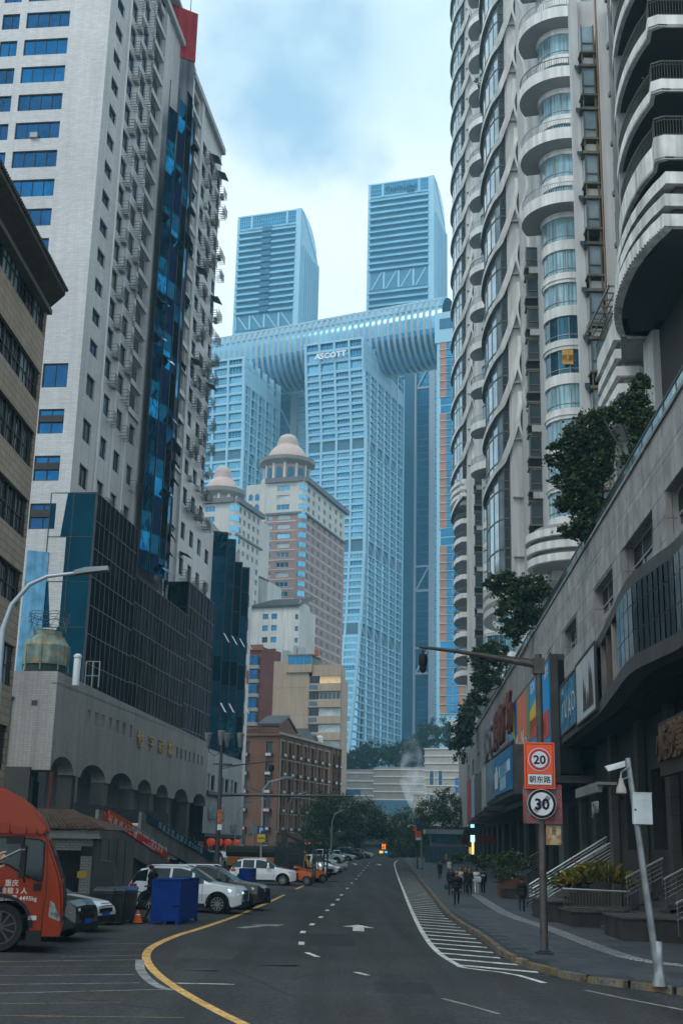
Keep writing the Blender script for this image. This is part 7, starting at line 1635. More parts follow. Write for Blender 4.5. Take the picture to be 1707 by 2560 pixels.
# planters
def planter(lab,px0,px1,D0,D1,h,m=gsd,pyb=2300):
    x0=at(px0,pyb,D0)[0];x1=at(px1,pyb,D0)[0];z=gz(11,D0)+.12;t=thing('planter',lab,'planter',x0,D0,z)
    put('box_wall',MB().box(0,x1-x0,0,D1-D0,0,h).mesh('box_wall',m),t,x0,D0,z);put('coping',MB().box(-.06,x1-x0+.06,-.06,D1-D0+.06,h,h+.07).mesh('coping',gs),t,x0,D0,z);return (x0,x1,D0,z+h)
planter('dark granite planter wall under the yellow shrub',1430,1640,50.6,55,.62)
planter('near granite planter block at the right edge behind the camera pole base',1556,1740,43.5,46.5,.75)
planter('low granite block left of the yellow shrub behind the speed sign pole',1372,1432,53.5,58,.85)
tc_=M('terracotta_box',(.13,.055,.035),.8,var=.2)
planter('brown planter box with green shrubs beside the walking man',1252,1318,82,84,1.35,tc_)
planter('low stone block under the brown planter',1258,1300,80,81.5,.6)
planter('brown planter box far along the pavement by the lit doorway',1150,1180,118,120,1.3,tc_)
# yellow spiky shrub
sx0=at(1488,2205,52.5);yl=M('leaf_yellow',(.30,.22,.03),.55,var=.3,vs=4);yg=M('leaf_olive',(.07,.085,.02),.55,var=.3,vs=4)
t=thing('croton_shrub','spiky yellow and green shrub behind the low railing','shrub',sx0[0],52.5,sx0[2]-.3)
b=MB();R=random.Random(5)
for i in range(520):
    u_=R.uniform(-1,1);cx=sx0[0]*0+u_*1.45;cy=R.uniform(-.8,.8);bz=.05+.25*R.random();az=R.uniform(0,6.28);el=R.uniform(.35,1.35);l=R.uniform(.35,.85)*(1.15-.5*abs(u_));mid=(cx+math.cos(az)*l*.5*math.cos(el),cy+math.sin(az)*l*.5*math.cos(el),bz+l*.62*math.sin(el)+.35*(1-u_*u_));
    tip=(cx+math.cos(az)*l*1.05*math.cos(el)+math.cos(az)*.1,cy+math.sin(az)*l*math.cos(el),bz+l*.9*math.sin(el)+.35*(1-u_*u_)-.08);nx,ny=-math.sin(az)*.035,math.cos(az)*.035
    st=(cx,cy,bz+.25*(1-u_*u_));m=0 if R.random()<.48 else 1
    b.add([(st[0]-nx*.4,st[1]-ny*.4,st[2]),(st[0]+nx*.4,st[1]+ny*.4,st[2]),(mid[0]+nx,mid[1]+ny,mid[2]),tip,(mid[0]-nx,mid[1]-ny,mid[2])],[(0,1,2,3,4)],m)
put('leaves',b.mesh('leaves',[yl,yg]),t,sx0[0],52.5,sx0[2]-.3)
def shrub(lab,px,py,D,rx,rz,n,sz,seed,mix=(.6,.35,.05)):
    x,y,z=at(px,py,D);t=thing('shrub',lab,'shrub',x,y,z-rz);put('foliage',leaves([(0,0,rz,rx,rx*.6,rz),(rx*.5,0,rz*.8,rx*.6,rx*.5,rz*.8),(-rx*.5,0,rz*.8,rx*.6,rx*.5,rz*.8)],n,sz,seed,mix),t,x,y,z-rz)
shrub('dark green shrub at the left of the yellow spiky shrub',1425,2200,54,.8,.45,1200,.12,41);shrub('green shrub in the brown planter box near the walking man',1280,2152,82.5,1.3,.6,1500,.17,42,(.4,.5,.1));shrub('hanging plants below the brown planter box',1258,2185,80,.7,.5,700,.15,43,(.4,.5,.1));shrub('dark shrub in the far brown planter box',1162,2145,118.5,1.2,.6,900,.2,44)
shrub('dark shrub beside the lit blue doorway sign',1215,2150,100,1.4,.8,900,.2,45)
# red hanging flowers
for px,py,D,lab in ((1216,2096,98,'cluster of dark red hanging decorations under the canopy'),(1161,2103,128,'small cluster of dark red hanging decorations near the lit doorway')):
    x,y,z=at(px,py,D);R=random.Random(int(px));b=MB()
    for i in range(170): a=R.uniform(0,6.28);r=R.random()**.5;p_=(r*math.cos(a)*(.75 if px>1200 else .35),r*math.sin(a)*.4,R.gauss(0,.14)-.1*abs(math.cos(a)));l=.06;b.add([(p_[0]-l,p_[1],p_[2]),(p_[0],p_[1],p_[2]-l),(p_[0]+l,p_[1],p_[2]),(p_[0],p_[1]-.05,p_[2]+l)],[(0,1,2,3)])
    b.tube([(0,0,.3),(0,0,1.2)],.03,4);thing('red_hanging',lab,'decoration',x,y,z,me=b.mesh('red_hanging',M('dark_red_leaf',(.11,.018,.014),.7,var=.3,vs=3)))
# lit doorway signs
for px0,py0,px1,py1,D,col_,e,lab in ((1176,2088,1186,2105,118,(.35,.7,1),1.6,'lit pale blue box sign beside the podium entrance'),(1179,2106,1184,2136,119,(1,.5,.12),1.6,'glowing orange doorway strip below the lit blue box sign'),(1172,2118,1179,2135,118.6,(.55,.33,.15),.5,'dim orange poster beside the glowing doorway'),(1176,2061,1185,2069,117,(.25,.6,1),1.4,'small lit blue sign under the far end of the canopy')):
    a,c=at(px0,py1,D),at(px1,py0,D);thing('lit_sign',lab,'lit sign',(a[0]+c[0])/2,D,a[2],me=MB().box(-(c[0]-a[0])/2,(c[0]-a[0])/2,0,.15,0,c[2]-a[2]).mesh('lit_sign',M('lit2_'+lab[:9],col_,.5,var=0,emit=e)))
# gold characters of the restaurant fascia and small letter sign
F=Fc(1640,1820,33,1009,'R');rs=thing('gold_sign','dark fascia with rough gold brush characters at the right edge under the canopy','sign',*F.w(0,0)[:2],5)
zf0,zf1=F.uz(1655,1900)[1],F.uz(1655,1822)[1];u0,u1=F.uz(1650,1860)[0],F.uz(1740,1860)[0]
onf('fascia_board',MB().box(u0-.3,u1,.02,.2,zf0-.4,zf1+.2).mesh('fascia_board',M('fascia_dark',(.04,.035,.03),.7,var=.3)),F,rs)
for i,s_ in enumerate('小城故事'): text('character',s_,.95,M('dull_gold',(.07,.035,.015),.5,.2,var=.3),rs,*F.w(u0+.25+i*.8,-.06,zf0+.05),F.rz,.03,bold=.02,sx=1.1)
F=Fc(1490,1990,46,1009,'R');x=thing('letter_sign','small pale slatted canopy sign with stylised letters above the far stairs','sign',*F.w(0,0)[:2],5);u0,u1=F.uz(1444,2000)[0],F.uz(1500,1990)[0];zc_=F.uz(1480,1985)[1]
onf('slatted_edge',(lambda b:[b.box(u0+i*.12,u0+i*.12+.07,-.1,.1,zc_,zc_+.25) for i in range(int((u1-u0)/.12))] and b.box(u0,u1,-.1,.6,zc_+.25,zc_+.35))(MB()).mesh('slatted_edge',M('slat_pale',(.20,.20,.2),.6,var=.2)),F,x,kind='stuff')
text('lettering','JGMII',.62,M('letters_grey',(.22,.22,.22),.5),x,*F.w(u1-.55,-.12,zc_-.75),F.rz,.03)
# steam
sp=at(1030,1955,330);b=MB()
ring=[(1.6,-9),(2.4,-7),(3.2,-4),(3.6,0),(3.3,5),(2.4,10),(1.2,14)];n=14
for i,(r,z) in enumerate(ring):
    ox=(2.6-(z+9)*.28) if z<0 else (.1-z*.03)
    for j in range(n): a=6.2832*j/n;b.v.append((ox+r*math.cos(a),r*math.sin(a),z))
for i in range(len(ring)-1):
    for j in range(n): b.f.append((i*n+j,i*n+(j+1)%n,(i+1)*n+(j+1)%n,(i+1)*n+j));b.m.append(0)
b.f.append(tuple(range(n-1,-1,-1)));b.f.append(tuple((len(ring)-1)*n+j for j in range(n)));b.m+=[0,0]
sm_=bpy.data.materials.new('steam');sm_.use_nodes=True;nt=sm_.node_tree;nt.nodes.clear();o_=nt.nodes.new('ShaderNodeOutputMaterial');pv=nt.nodes.new('ShaderNodeVolumePrincipled');pv.inputs['Color'].default_value=(.95,.97,1,1)
tcn=nt.nodes.new('ShaderNodeTexCoord');nn_=nt.nodes.new('ShaderNodeTexNoise');nn_.inputs['Scale'].default_value=.32;nn_.inputs['Detail'].default_value=5;nt.links.new(tcn.outputs['Object'],nn_.inputs['Vector']);mr=nt.nodes.new('ShaderNodeMapRange');mr.inputs['From Min'].default_value=.42;mr.inputs['From Max'].default_value=.75;mr.inputs['To Max'].default_value=.34;nt.links.new(nn_.outputs['Fac'],mr.inputs[0])
sz_=nt.nodes.new('ShaderNodeSeparateXYZ');nt.links.new(tcn.outputs['Object'],sz_.inputs[0]);m2=nt.nodes.new('ShaderNodeMapRange');m2.inputs['From Min'].default_value=-8;m2.inputs['From Max'].default_value=13;m2.inputs['To Min'].default_value=1.5;m2.inputs['To Max'].default_value=.0;nt.links.new(sz_.outputs['Z'],m2.inputs[0]);mu=nt.nodes.new('ShaderNodeMath');mu.operation='MULTIPLY';nt.links.new(mr.outputs[0],mu.inputs[0]);nt.links.new(m2.outputs[0],mu.inputs[1]);nt.links.new(mu.outputs[0],pv.inputs['Density']);nt.links.new(pv.outputs[0],o_.inputs['Volume'])
me=b.mesh('steam',sm_);put('steam',me,None,*sp,kind='stuff')
c=at(1045,2008,325);thing('chimney_block','short pale chimney block at the foot of the steam plume','chimney',c[0],325,c[2]-6,me=MB().box(-1.2,1.2,-1,1,0,8).box(-1.4,1.4,-1.2,1.2,8,8.6).mesh('chimney_block',ml2))

shrub('yellow green potted plant behind the bronze balcony railing of the nearest block',1622,212,51.5,.35,.35,260,.11,71,(.2,.4,.4));shrub('small green plant on the highest visible arc balcony at the right edge',1668,50,51,.3,.25,160,.1,72)
shrub('dark green plant hanging on a round balcony of the farther curved tower',1203,205,168,1.1,1.2,420,.22,73);shrub('green plants on the low wall at the far end of the podium',1150,1890,185,1.2,1.3,500,.28,74)
for i,(a_,c_,D_,l_) in enumerate((((983,2012),(1046,2021),230,'upper thin cable across the street before the dark soffit'),((980,2030),(1040,2036),230,'lower thin cable across the street before the dark soffit'),((607,1965),(760,2000),170,'thin cable sagging past the brick building'))):
    p=Vector(at(*a_,D_));q=Vector(at(*c_,D_));m_=(p+q)/2-Vector((0,0,.35));thing('overhead_cable',l_,'cable',*p,me=MB().tube([(0,0,0),tuple(m_-p),tuple(q-p)],.04,4).mesh('overhead_cable',dark))
# ================================================================ vehicles
def itp(T,x):
    if x<=T[0][0]: return T[0][1]
    for (a,b),(c,d) in zip(T,T[1:]):
        if x<=c: return b+(d-b)*(x-a)/(c-a)
    return T[-1][1]
def paint(n,c,r=.28): 
    m=M(n,c,r,.15,var=.04);m.node_tree.nodes['Principled BSDF'].inputs['Coat Weight'].default_value=.6;m.node_tree.nodes['Principled BSDF'].inputs['Coat Roughness'].default_value=.06;return m
cgl=glass('car_glass',(.02,.03,.035),.5,.05,0);chrome=M('chrome',(.5,.5,.52),.15,1,var=0);lampw=M('headlamp_glass',(.5,.55,.6),.15,.3,var=0);lampon=M('headlamp_lit',(.35,.75,1),.3,var=0,emit=2.2);tail=M('tail_red',(.30,.015,.01),.25,var=0);indi=M('indicator_lit',(1,.28,.02),.3,var=0,emit=2.2)
plastic=M('black_plastic',(.015,.015,.016),.5,var=0);rim=M('rim_metal',(.35,.36,.37),.3,.9,var=0);platem=M('plate_blue',(.01,.06,.3),.5,var=0)
SUVT=dict(L=4.6,W=1.86,top=[(0,.70),(.04,.86),(.25,1.0),(1.15,1.12),(1.3,1.15),(2.05,1.62),(2.5,1.71),(3.6,1.70),(4.15,1.58),(4.5,1.12),(4.58,.9),(4.6,.7)],belt=[(0,.68),(.25,.96),(1.2,1.07),(4.2,1.14),(4.6,.8)],cab=(1.3,4.42),wind=(1.3,2.12),back=(4.05,4.5),pil=(1.95,2.85,3.72),wb=2.72,fx=.92,R=.36)
SEDT=dict(L=4.75,W=1.84,top=[(0,.55),(.05,.68),(.3,.80),(1.2,.95),(1.35,.97),(2.15,1.40),(2.6,1.46),(3.1,1.44),(3.95,1.10),(4.05,1.08),(4.6,1.03),(4.72,.9),(4.75,.6)],belt=[(0,.55),(.3,.78),(1.3,.92),(3.9,1.0),(4.75,.7)],cab=(1.35,4.0),wind=(1.35,2.2),back=(3.15,3.98),pil=(2.0,2.9,3.6),wb=2.78,fx=.92,R=.335)
VANT=dict(L=4.9,W=1.85,top=[(0,.8),(.05,1.0),(.3,1.12),(.75,1.28),(1.5,1.85),(1.9,1.96),(4.6,1.94),(4.85,1.75),(4.88,1.1),(4.9,.7)],belt=[(0,.78),(.75,1.15),(4.9,1.2)],cab=(.8,4.8),wind=(.8,1.6),back=(4.7,4.9),pil=(1.6,2.6,3.6),wb=2.95,fx=.85,R=.34)
def wheel_parts(R,key):
    def ty():
        b=MB();pr=[(R*.68,-.09),(R*.93,-.105),(R,-.06),(R,.06),(R*.93,.105),(R*.68,.09)];n=24
        for i in range(n):
            a=6.28318*i/n
            for r,y in pr: b.v.append((r*math.cos(a),y,r*math.sin(a)))
        for i in range(n):
            for j in range(5): o=i*6+j;q=((i+1)%n)*6+j;b.f.append((o,o+1,q+1,q));b.m.append(0)
        return b.mesh('tyre',black,50)
    def rm_():
        b=MB();n=24;r=R*.69
        b.v=[(r*math.cos(6.28318*i/n),-.03,r*math.sin(6.28318*i/n)) for i in range(n)];b.f=[tuple(range(n))];b.m=[1]
        for k in range(5):
            for s in (-.16,.16):
                a=k*1.2566+s;a2=k*1.2566+s*1.9
                p0=(0,-.075,0);p1=(r*math.cos(a2),-.085,r*math.sin(a2));nx,nz=-math.sin(a)*.022,math.cos(a)*.022
                b.add([(nx,-.08,nz),(-nx,-.08,-nz),(p1[0]-nx,-.085,p1[2]-nz),(p1[0]+nx,-.085,p1[2]+nz)],[(0,1,2,3)],0)
        o=len(b.v)
        for i in range(n):
            a=6.28318*i/n;b.v+=[(r*math.cos(a),-.09,r*math.sin(a)),(r*.92*math.cos(a),-.09,r*.92*math.sin(a))]
        for i in range(n): q=(i+1)%n;b.f.append((o+2*i,o+2*i+1,o+2*q+1,o+2*q));b.m.append(0)
        b.add([(R*.12*math.cos(6.28*i/8),-.095,R*.12*math.sin(6.28*i/8)) for i in range(8)],[tuple(range(8))],0)
        return b.mesh('rim',[rim,plastic])
    return cached(('ty',key),ty),cached(('rm',key),rm_)
def car_meshes(T,pm,key):
    L,W=T['L'],T['W']/2;xs=sorted({round(L*i/46,3) for i in range(47)}|{round(p,3) for p,_ in T['top']}|set(T['pil'])|{T['cab'][0],T['cab'][1]}|{.02})
    fx,rx,R=T['fx'],T['fx']+T['wb'],T['R'];A=R+.07
    def half(x):
        e=1
        if x<.55: e=.80+.20*math.sin(math.pi/2*min(1,(x/.55)))
        if x>L-.4: e=.88+.12*math.sin(math.pi/2*min(1,(L-x)/.4))
        return W*e
    def ring(x):
        t=itp(T['top'],x);bl=min(itp(T['belt'],x),t-.01);w=half(x);zb=.22+.10*(x<.3)*(1-x/.3)
        arch=zb
        for c in (fx,rx):
            if abs(x-c)<A: arch=max(arch,R+math.sqrt(A*A-(x-c)**2)*.98)
        k=(t-bl);wr=w*(.965-.26*min(1,k/.62)) if k>.06 else w*.93
        mid=max(bl*.66,arch+.03);mid=min(mid,bl-.02)
        return [(x,w*.9,arch),(x,w*.995,min(arch+.05,mid-.01)),(x,w,mid),(x,w*.965,bl),(x,wr,t-.07*min(1,k/.3)),(x,wr*.86,t),(x,0,t+.025)]
    V=[ring(x) for x in xs];body=MB();side={(a,c):MB() for a in range(len(T['pil'])+1) for c in (-1,1)};ws=MB();bk=MB()
    def q(mb,i,j,s,off=0):
        P=[V[i][j],V[i+1][j],V[i+1][j+1],V[i][j+1]];P=[(x,-y if s<0 else y,z) for x,y,z in P]
        mb.add(P,[(0,1,2,3) if s<0 else (3,2,1,0)])
    c0,c1=T['cab'];pil=T['pil']
    for i in range(len(xs)-1):
        xm=(xs[i]+xs[i+1])/2;tm=itp(T['top'],xm);bm=itp(T['belt'],xm)
        for j in range(6):
            for s in (-1,1):
                g=None
                if j==3 and c0+.15<xm<c1-.05 and tm-bm>.14 and not any(abs(xm-p)<.06 for p in pil): g=side[(sum(xm>p for p in pil),s)]
                elif j in (4,5) and T['wind'][0]<xm<T['wind'][1]-.03: g=ws
                elif j in (4,5) and T['back'][0]<xm<T['back'][1]: g=bk
                q(g if g is not None else body,i,j,s)
    for i,s_ in ((0,1),(len(xs)-1,-1)):
        r=V[i];P=[(x,y,z) for x,y,z in r]+[(x,-y,z) for x,y,z in reversed(r[:-1])];body.add(P,[tuple(range(len(P))) if s_>0 else tuple(reversed(range(len(P))))])
    # wheel wells
    for c in (fx,rx): body.box(c-A,c+A,-W*.86,-W*.55,.25,R+A*.9,1).box(c-A,c+A,W*.55,W*.86,.25,R+A*.9,1)
    body.box(.3,L-.3,-W*.85,W*.85,.2,.4,1)
    out={'body':body.mesh('car_body',[pm,plastic],38),'windscreen':ws.mesh('windscreen',cgl,60),'rear_window':bk.mesh('rear_window',cgl,60),'side':[m.mesh('side_window',cgl,60) for m in side.values() if m.f]}
    return out
CARM={}
def build_car(kind,pm,lit=False,tl=None):
    key=(kind,pm.name,lit,tl);
    if key in CARM: return CARM[key]
    T={'suv':SUVT,'sedan':SEDT,'van':VANT}[kind];ms=car_meshes(T,pm,key);L,W,R=T['L'],T['W']/2,T['R'];P=[('body',ms['body'],(0,0,0),None),('windscreen',ms['windscreen'],(0,0,0.004),None),('rear_window',ms['rear_window'],(0,0,.004),None)]
    for m in ms['side']: P.append(('side_window',m,(0,0,0),None))
    tym,rmm=wheel_parts(R,kind)
    for cx in (T['fx'],T['fx']+T['wb']):
        for s in (-1,1): P.append(('wheel',tym,(cx,s*(W-.1),R),(rmm,s)))
    hz=itp(T['belt'],.25)-.14
    for s in (-1,1):
        b=MB();b.add([(.02,s*W*.50,hz),(.22,s*W*.86,hz+.02),(.55,s*W*.985,hz+.10),(.50,s*W*.97,hz+.0),(.14,s*W*.84,hz-.10),(.01,s*W*.52,hz-.07)],[(0,1,2,3,4,5) if s>0 else (5,4,3,2,1,0)]);me=b.mesh('headlight',lampon if lit else lampw);me.transform(Matrix.Translation((-.03,s*.018,0)));P.append(('headlight',me,(0,0,0),None))
        b=MB();b.add([(L-.05,s*W*.6,hz+.22),(L-.2,s*W*.93,hz+.22),(L-.48,s*W*1.0,hz+.2),(L-.44,s*W*1.0,hz+.06),(L-.15,s*W*.95,hz+.04),(L-.02,s*W*.6,hz+.06)],[(0,1,2,3,4,5) if s<0 else (5,4,3,2,1,0)]);me=b.mesh('tail_light',indi if tl and s<0 else tail);me.transform(Matrix.Translation((.03,s*.02,0)));P.append(('tail_light',me,(0,0,0),None))
        P.append(('mirror',cached(('mir',pm.name,s),lambda:MB().box(-.1,.1,-.1,.1,-.07,.08).mesh('mirror',pm)),(T['cab'][0]+.62,s*(W+.08),itp(T['belt'],2)+.06),None))
    g=MB();g.box(-.03,.02,-W*.45,W*.45,.52,hz+.02,0);[g.box(-.045,-.02,-W*.43,W*.43,.55+i*.07,.57+i*.07,1) for i in range(4)];P.append(('grille',g.mesh('grille',[plastic,chrome if lit else plastic]),(0,0,0),None))
    P.append(('bumper_intake',MB().box(-.02,.25,-W*.78,W*.78,.26,.44).mesh('bumper_intake',plastic),(0,0,0),None))
    P.append(('number_plate',MB().box(-.05,-.03,-.22,.22,.42,.55).mesh('number_plate',platem),(0,0,0),None))
    b=MB()
    for x in (T['pil'][0]-.42,T['pil'][1],T['pil'][2]):
        for s in (-1,1): b.box(x-.006,x+.006,s*W-.005 if s>0 else -W-.004,s*W+.004 if s>0 else -W+.005,.42,itp(T['belt'],x)-.05)
    for s in (-1,1): b.box(T['fx']+.5,T['fx']+T['wb']-.5,(s*W*.985)-.02,(s*W*.985)+.03,.24,.36)
    P.append(('sill_trim',b.mesh('sill_trim',plastic),(0,0,0),None))
    if kind=='suv':
        b=MB()
        for s in (-1,1): b.tube([(2.2,s*.62,1.71),(2.35,s*.62,1.76),(3.7,s*.62,1.75),(3.9,s*.62,1.69)],.022,6)
        P.append(('roof_rail',b.mesh('roof_rail',chrome),(0,0,0),None))
        b=MB()
        for cx in (T['fx'],T['fx']+T['wb']):
            for s in (-1,1):
                n=14;o=len(b.v)
                for i in range(n+1):
                    a=math.pi*i/n
                    for r in (R+.06,R+.12): b.v.append((cx+r*math.cos(a),s*(W+.004),R+r*math.sin(a)*.98))
                for i in range(n): a=o+2*i;b.f.append((a,a+1,a+3,a+2) if s>0 else (a,a+2,a+3,a+1));b.m.append(0)
        P.append(('arch_trim',b.mesh('arch_trim',plastic),(0,0,0),None))
    CARM[key]=(P,T);return CARM[key]
def car(lab,kind,pm,F,Rr,lit=False,tl=None,flip=False,cat='car',name='parked_car',group='cars parked on the forecourt and along the left kerb',near=1,z=None):
    "F,Rr: world ground points of the camera-side front and rear wheels"
    P,T=build_car(kind,pm,lit,tl);F=Vector((F[0],F[1],0));Rr=Vector((Rr[0],Rr[1],0));d=(Rr-F).normalized();n=Vector((-d.y,d.x,0))
    # local +x runs front->rear; find the side nearest the camera
    s=-1 if (F-n*1).length<(F+n*1).length else 1
    o=F-d*T['fx']-n*s*(T['W']/2-.08);rz=math.atan2(d.y,d.x);zz_=gz(F.x,F.y) if z is None else z
    t=thing(name,lab,cat,o.x,o.y,zz_,rz,group)
    for nm,me,(x,y,z_),ex in P:
        wx,wy=o.x+math.cos(rz)*x-math.sin(rz)*y,o.y+math.sin(rz)*x+math.cos(rz)*y
        q=put(nm,me,t,wx,wy,zz_+z_,rz+(math.pi if ex and ex[1]>0 else 0))
        if ex: put('rim',ex[0],q,wx,wy,zz_+z_,rz+(math.pi if ex[1]>0 else 0))
    return t
pw=paint('car_white',(.62,.65,.68));pkk=paint('car_black',(.012,.013,.015));pteal=paint('car_teal',(.045,.10,.13));pgr=paint('car_grey',(.16,.17,.18));psv=paint('car_silver',(.42,.45,.48))
def GP(px,py): g=G(px,py);return (g.x,g.y)
def GS(px,D,hd_,L=2.72):
    "front wheel at image column px and distance D, rear wheel L back along -heading"
    x=at(px,2150,D)[0];a=math.radians(hd_);return (x,D),(x-math.cos(a)*L,D-math.sin(a)*L)
f=GP(543,2284);r=GP(373,2274);car('white SUV with lit blue headlight and orange indicator, partly behind the near blue crate','suv',pw,f,r,True,True)
a=GS(608,53.5,-8);car('black SUV nose showing beyond the white SUV with the lit headlight','suv',pkk,*a)
a=GS(489,88,-2,2.78);car('dark teal sedan in front of the stairs with the red banner','sedan',pteal,*a)
a=GS(470,104,-3);car('grey hatchback behind the dark teal sedan','van',pgr,*a)
f=GP(708,2214);a=GS(708,f[1],-3);car('white SUV with dark windows beside the farther blue crate','suv',pw,*a)
a=GS(578,128,80);car('silver car seen from the rear just right of the ornamental mast','suv',psv,*a)
a=GS(793,114,-35,2.95);car('white van behind the forklifts','van',pw,*a)
a=GS(822,124,-18);car('white car with its nose past the van at the kerb','sedan',pw,*a)
for i,(px,D,k,m_,lab) in enumerate(((700,132,'sedan',pgr,'dark grey car roof showing left of the white van'),(735,140,'suv',pw,'white car roof behind the forklift cage'),(820,150,'sedan',pw,'white saloon first in the far row behind the van'),(842,168,'suv',pw,'white car second in the far row'),(870,180,'sedan',psv,'pale car third in the far row, under the small lamp'),(893,190,'suv',pkk,'dark car fourth in the far row with white paint glints'),(903,203,'sedan',pkk,'dark low car near the far end of the row'),(918,207,'sedan',pw,'white car last in the far row at the crest'))):
    a=GS(px,D,-12);car(lab,k,m_,*a)
# noses behind the truck
f=(at(158,2300,37)[0],37);a=math.radians(-14);car('white car nose with black fog lamp showing behind the red truck','sedan',pw,f,(f[0]-2.78*math.cos(a),f[1]-2.78*math.sin(a)))
f=(at(100,2320,33.4)[0],33.4);a=math.radians(-12);car('black SUV nose between the red truck and the white car','suv',pkk,f,(f[0]-2.72*math.cos(a),f[1]-2.72*math.sin(a)))
# ---------------------------------------------------------------- red truck
tx,ty,_=at(2,2376,29.8);tz=gz(tx,29.8);k=1/110.5
tred=paint('truck_red',(.20,.022,.005),.4);tred.node_tree.nodes['Principled BSDF'].inputs['Coat Weight'].default_value=.12;tred.node_tree.nodes['Principled BSDF'].inputs['Specular IOR Level'].default_value=.25;th=math.radians(10.3)
TF=Fc(o=(tx,29.8),a=(math.cos(th),math.sin(th)))
tr=thing('red_truck','orange red light truck cab with a curved roof deflector, cut off by the left edge','truck',tx,29.8,tz,TF.rz)
def px2(px,py): u,z=TF.uz(px,py);return (u,z)
prof=[px2(*p) for p in ((-120,2092),(0,2084),(60,2083),(108,2087),(119,2094),(131,2125),(146,2170),(155,2202),(159,2240),(158,2270),(152,2300),(149,2337),(105,2340))]
za_=prof[-1][1];ax_,az_=TF.uz(0,2319);AR_=.66
arch=[(ax_+AR_*math.cos(a),az_+AR_*math.sin(a)) for a in [i*math.pi/12 for i in range(0,13)]]
low=[(ax_+AR_,za_)]+arch+[(ax_-AR_,za_),(ax_-1.6,za_)]
poly=low[::-1]+[];full=[(ax_-1.6,za_),(ax_-AR_,za_)]+arch[::-1]+[(ax_+AR_,za_)]+prof[::-1]
WT=2.2
def ext(pts,y0,y1,m): 
    n=len(pts);b=MB();b.v=[(x,y0,z) for x,z in pts]+[(x,y1,z) for x,z in pts];b.f=[tuple(range(n)),tuple(range(2*n-1,n-1,-1))]+[(i,n+i,n+(i+1)%n,(i+1)%n) for i in range(n)];b.m=[m]*len(b.f);return b
O=lambda n_,me,p=tr,u=0,v=0,z=0,**kk:onf(n_,me,TF,p,u,v,z,**kk)
full=[full[0]]+full[1:]
bd=ext(full,0,WT,0)
me=bd.mesh('cab_body',[tred,plastic]);
import bmesh
bm=bmesh.new();bm.from_mesh(me);es=[e for e in bm.edges if all(v.co.z>1.0 for v in e.verts) and len(e.link_faces)==2 and e.calc_face_angle(0)>.9];bmesh.ops.bevel(bm,geom=es,offset=.07,segments=3,affect='EDGES');bm.to_mesh(me);bm.free()
for p in me.polygons: p.use_smooth=True
me.set_sharp_from_angle(angle=math.radians(35))
cab=O('cab_body',me)
wp=[px2(*p) for p in ((-40,2093),(30,2092),(100,2098),(112,2106),(110,2150),(106,2200),(100,2204),(60,2186),(20,2161),(-20,2158),(-60,2160))]
O('side_window',ext(wp,-.012,.0,0).mesh('side_window',cgl))
O('window_seal',(lambda b:[b.tube([(wp[i][0],-.014,wp[i][1]),(wp[(i+1)%len(wp)][0],-.014,wp[(i+1)%len(wp)][1])],.022,5) for i in range(len(wp))] and b)(MB()).mesh('window_seal',plastic))
O('window_divider',MB().box(px2(60,2100)[0]-.04,px2(60,2100)[0]+.04,-.03,0,px2(60,2190)[1],px2(60,2092)[1]).mesh('window_divider',plastic))
# windscreen on the slanted front
fr=[px2(*p) for p in ((121,2098),(131,2125),(146,2170),(154,2198))]
b=MB()
for (u0,z0),(u1,z1) in zip(fr,fr[1:]): b.quad((u0+.015,.12,z0),(u1+.015,.12,z1),(u1+.015,WT-.12,z1),(u0+.015,WT-.12,z0))
O('windscreen',b.mesh('windscreen',glass('truck_glass',(.06,.08,.09),.5,.08,0)))
O('front_mask',ext([px2(*p) for p in ((154,2200),(162,2240),(161,2275),(150,2280),(146,2205))],.1,WT-.1,0).mesh('front_mask',plastic))
hl=[px2(*p) for p in ((127,2252),(136,2258),(147,2285),(152,2300),(148,2303),(122,2292),(124,2268))]
O('headlight',ext(hl,-.02,.3,0).mesh('headlight',M('truck_lamp',(.30,.31,.32),.15,.6,var=.6,vs=9)))
O('bumper',ext([px2(*p) for p in ((112,2292),(122,2293),(148,2303),(154,2322),(149,2341),(104,2341))],-.03,WT+.02,0).mesh('bumper',tred))
O('side_indicator',MB().box(*sorted((px2(71,2295)[0],px2(92,2295)[0])),-.03,0,px2(71,2300)[1],px2(71,2289)[1]).mesh('side_indicator',lampw))
O('door_handle',MB().box(*sorted((px2(85,2215)[0],px2(104,2215)[0])),-.04,0,px2(90,2226)[1],px2(90,2208)[1]).mesh('door_handle',plastic))
O('door_handle',MB().box(px2(-6,2215)[0],px2(8,2215)[0],-.04,0,px2(0,2230)[1],px2(0,2216)[1]).mesh('door_handle',plastic))
sm_=MB();s0=[px2(*p) for p in ((118,2092),(120,2150),(117,2230),(106,2290),(104,2338))]
for a,c in zip(s0,s0[1:]): sm_.tube([(a[0],-.004,a[1]),(c[0],-.004,c[1])],.009,4)
O('door_seam',sm_.mesh('door_seam',plastic))
O('arch_lip',(lambda b:[b.add([(arch[i][0],-.03,arch[i][1]),(arch[i+1][0],-.03,arch[i+1][1]),(ax_+(arch[i+1][0]-ax_)*1.12,-.03,az_+(arch[i+1][1]-az_)*1.12),(ax_+(arch[i][0]-ax_)*1.12,-.03,az_+(arch[i][1]-az_)*1.12)],[(3,2,1,0)]) for i in range(12)] and b)(MB()).mesh('arch_lip',plastic))
O('step',MB().box(ax_+.6,px2(104,2338)[0],-.02,.3,px2(0,2352)[1],px2(0,2325)[1]).mesh('step',plastic))
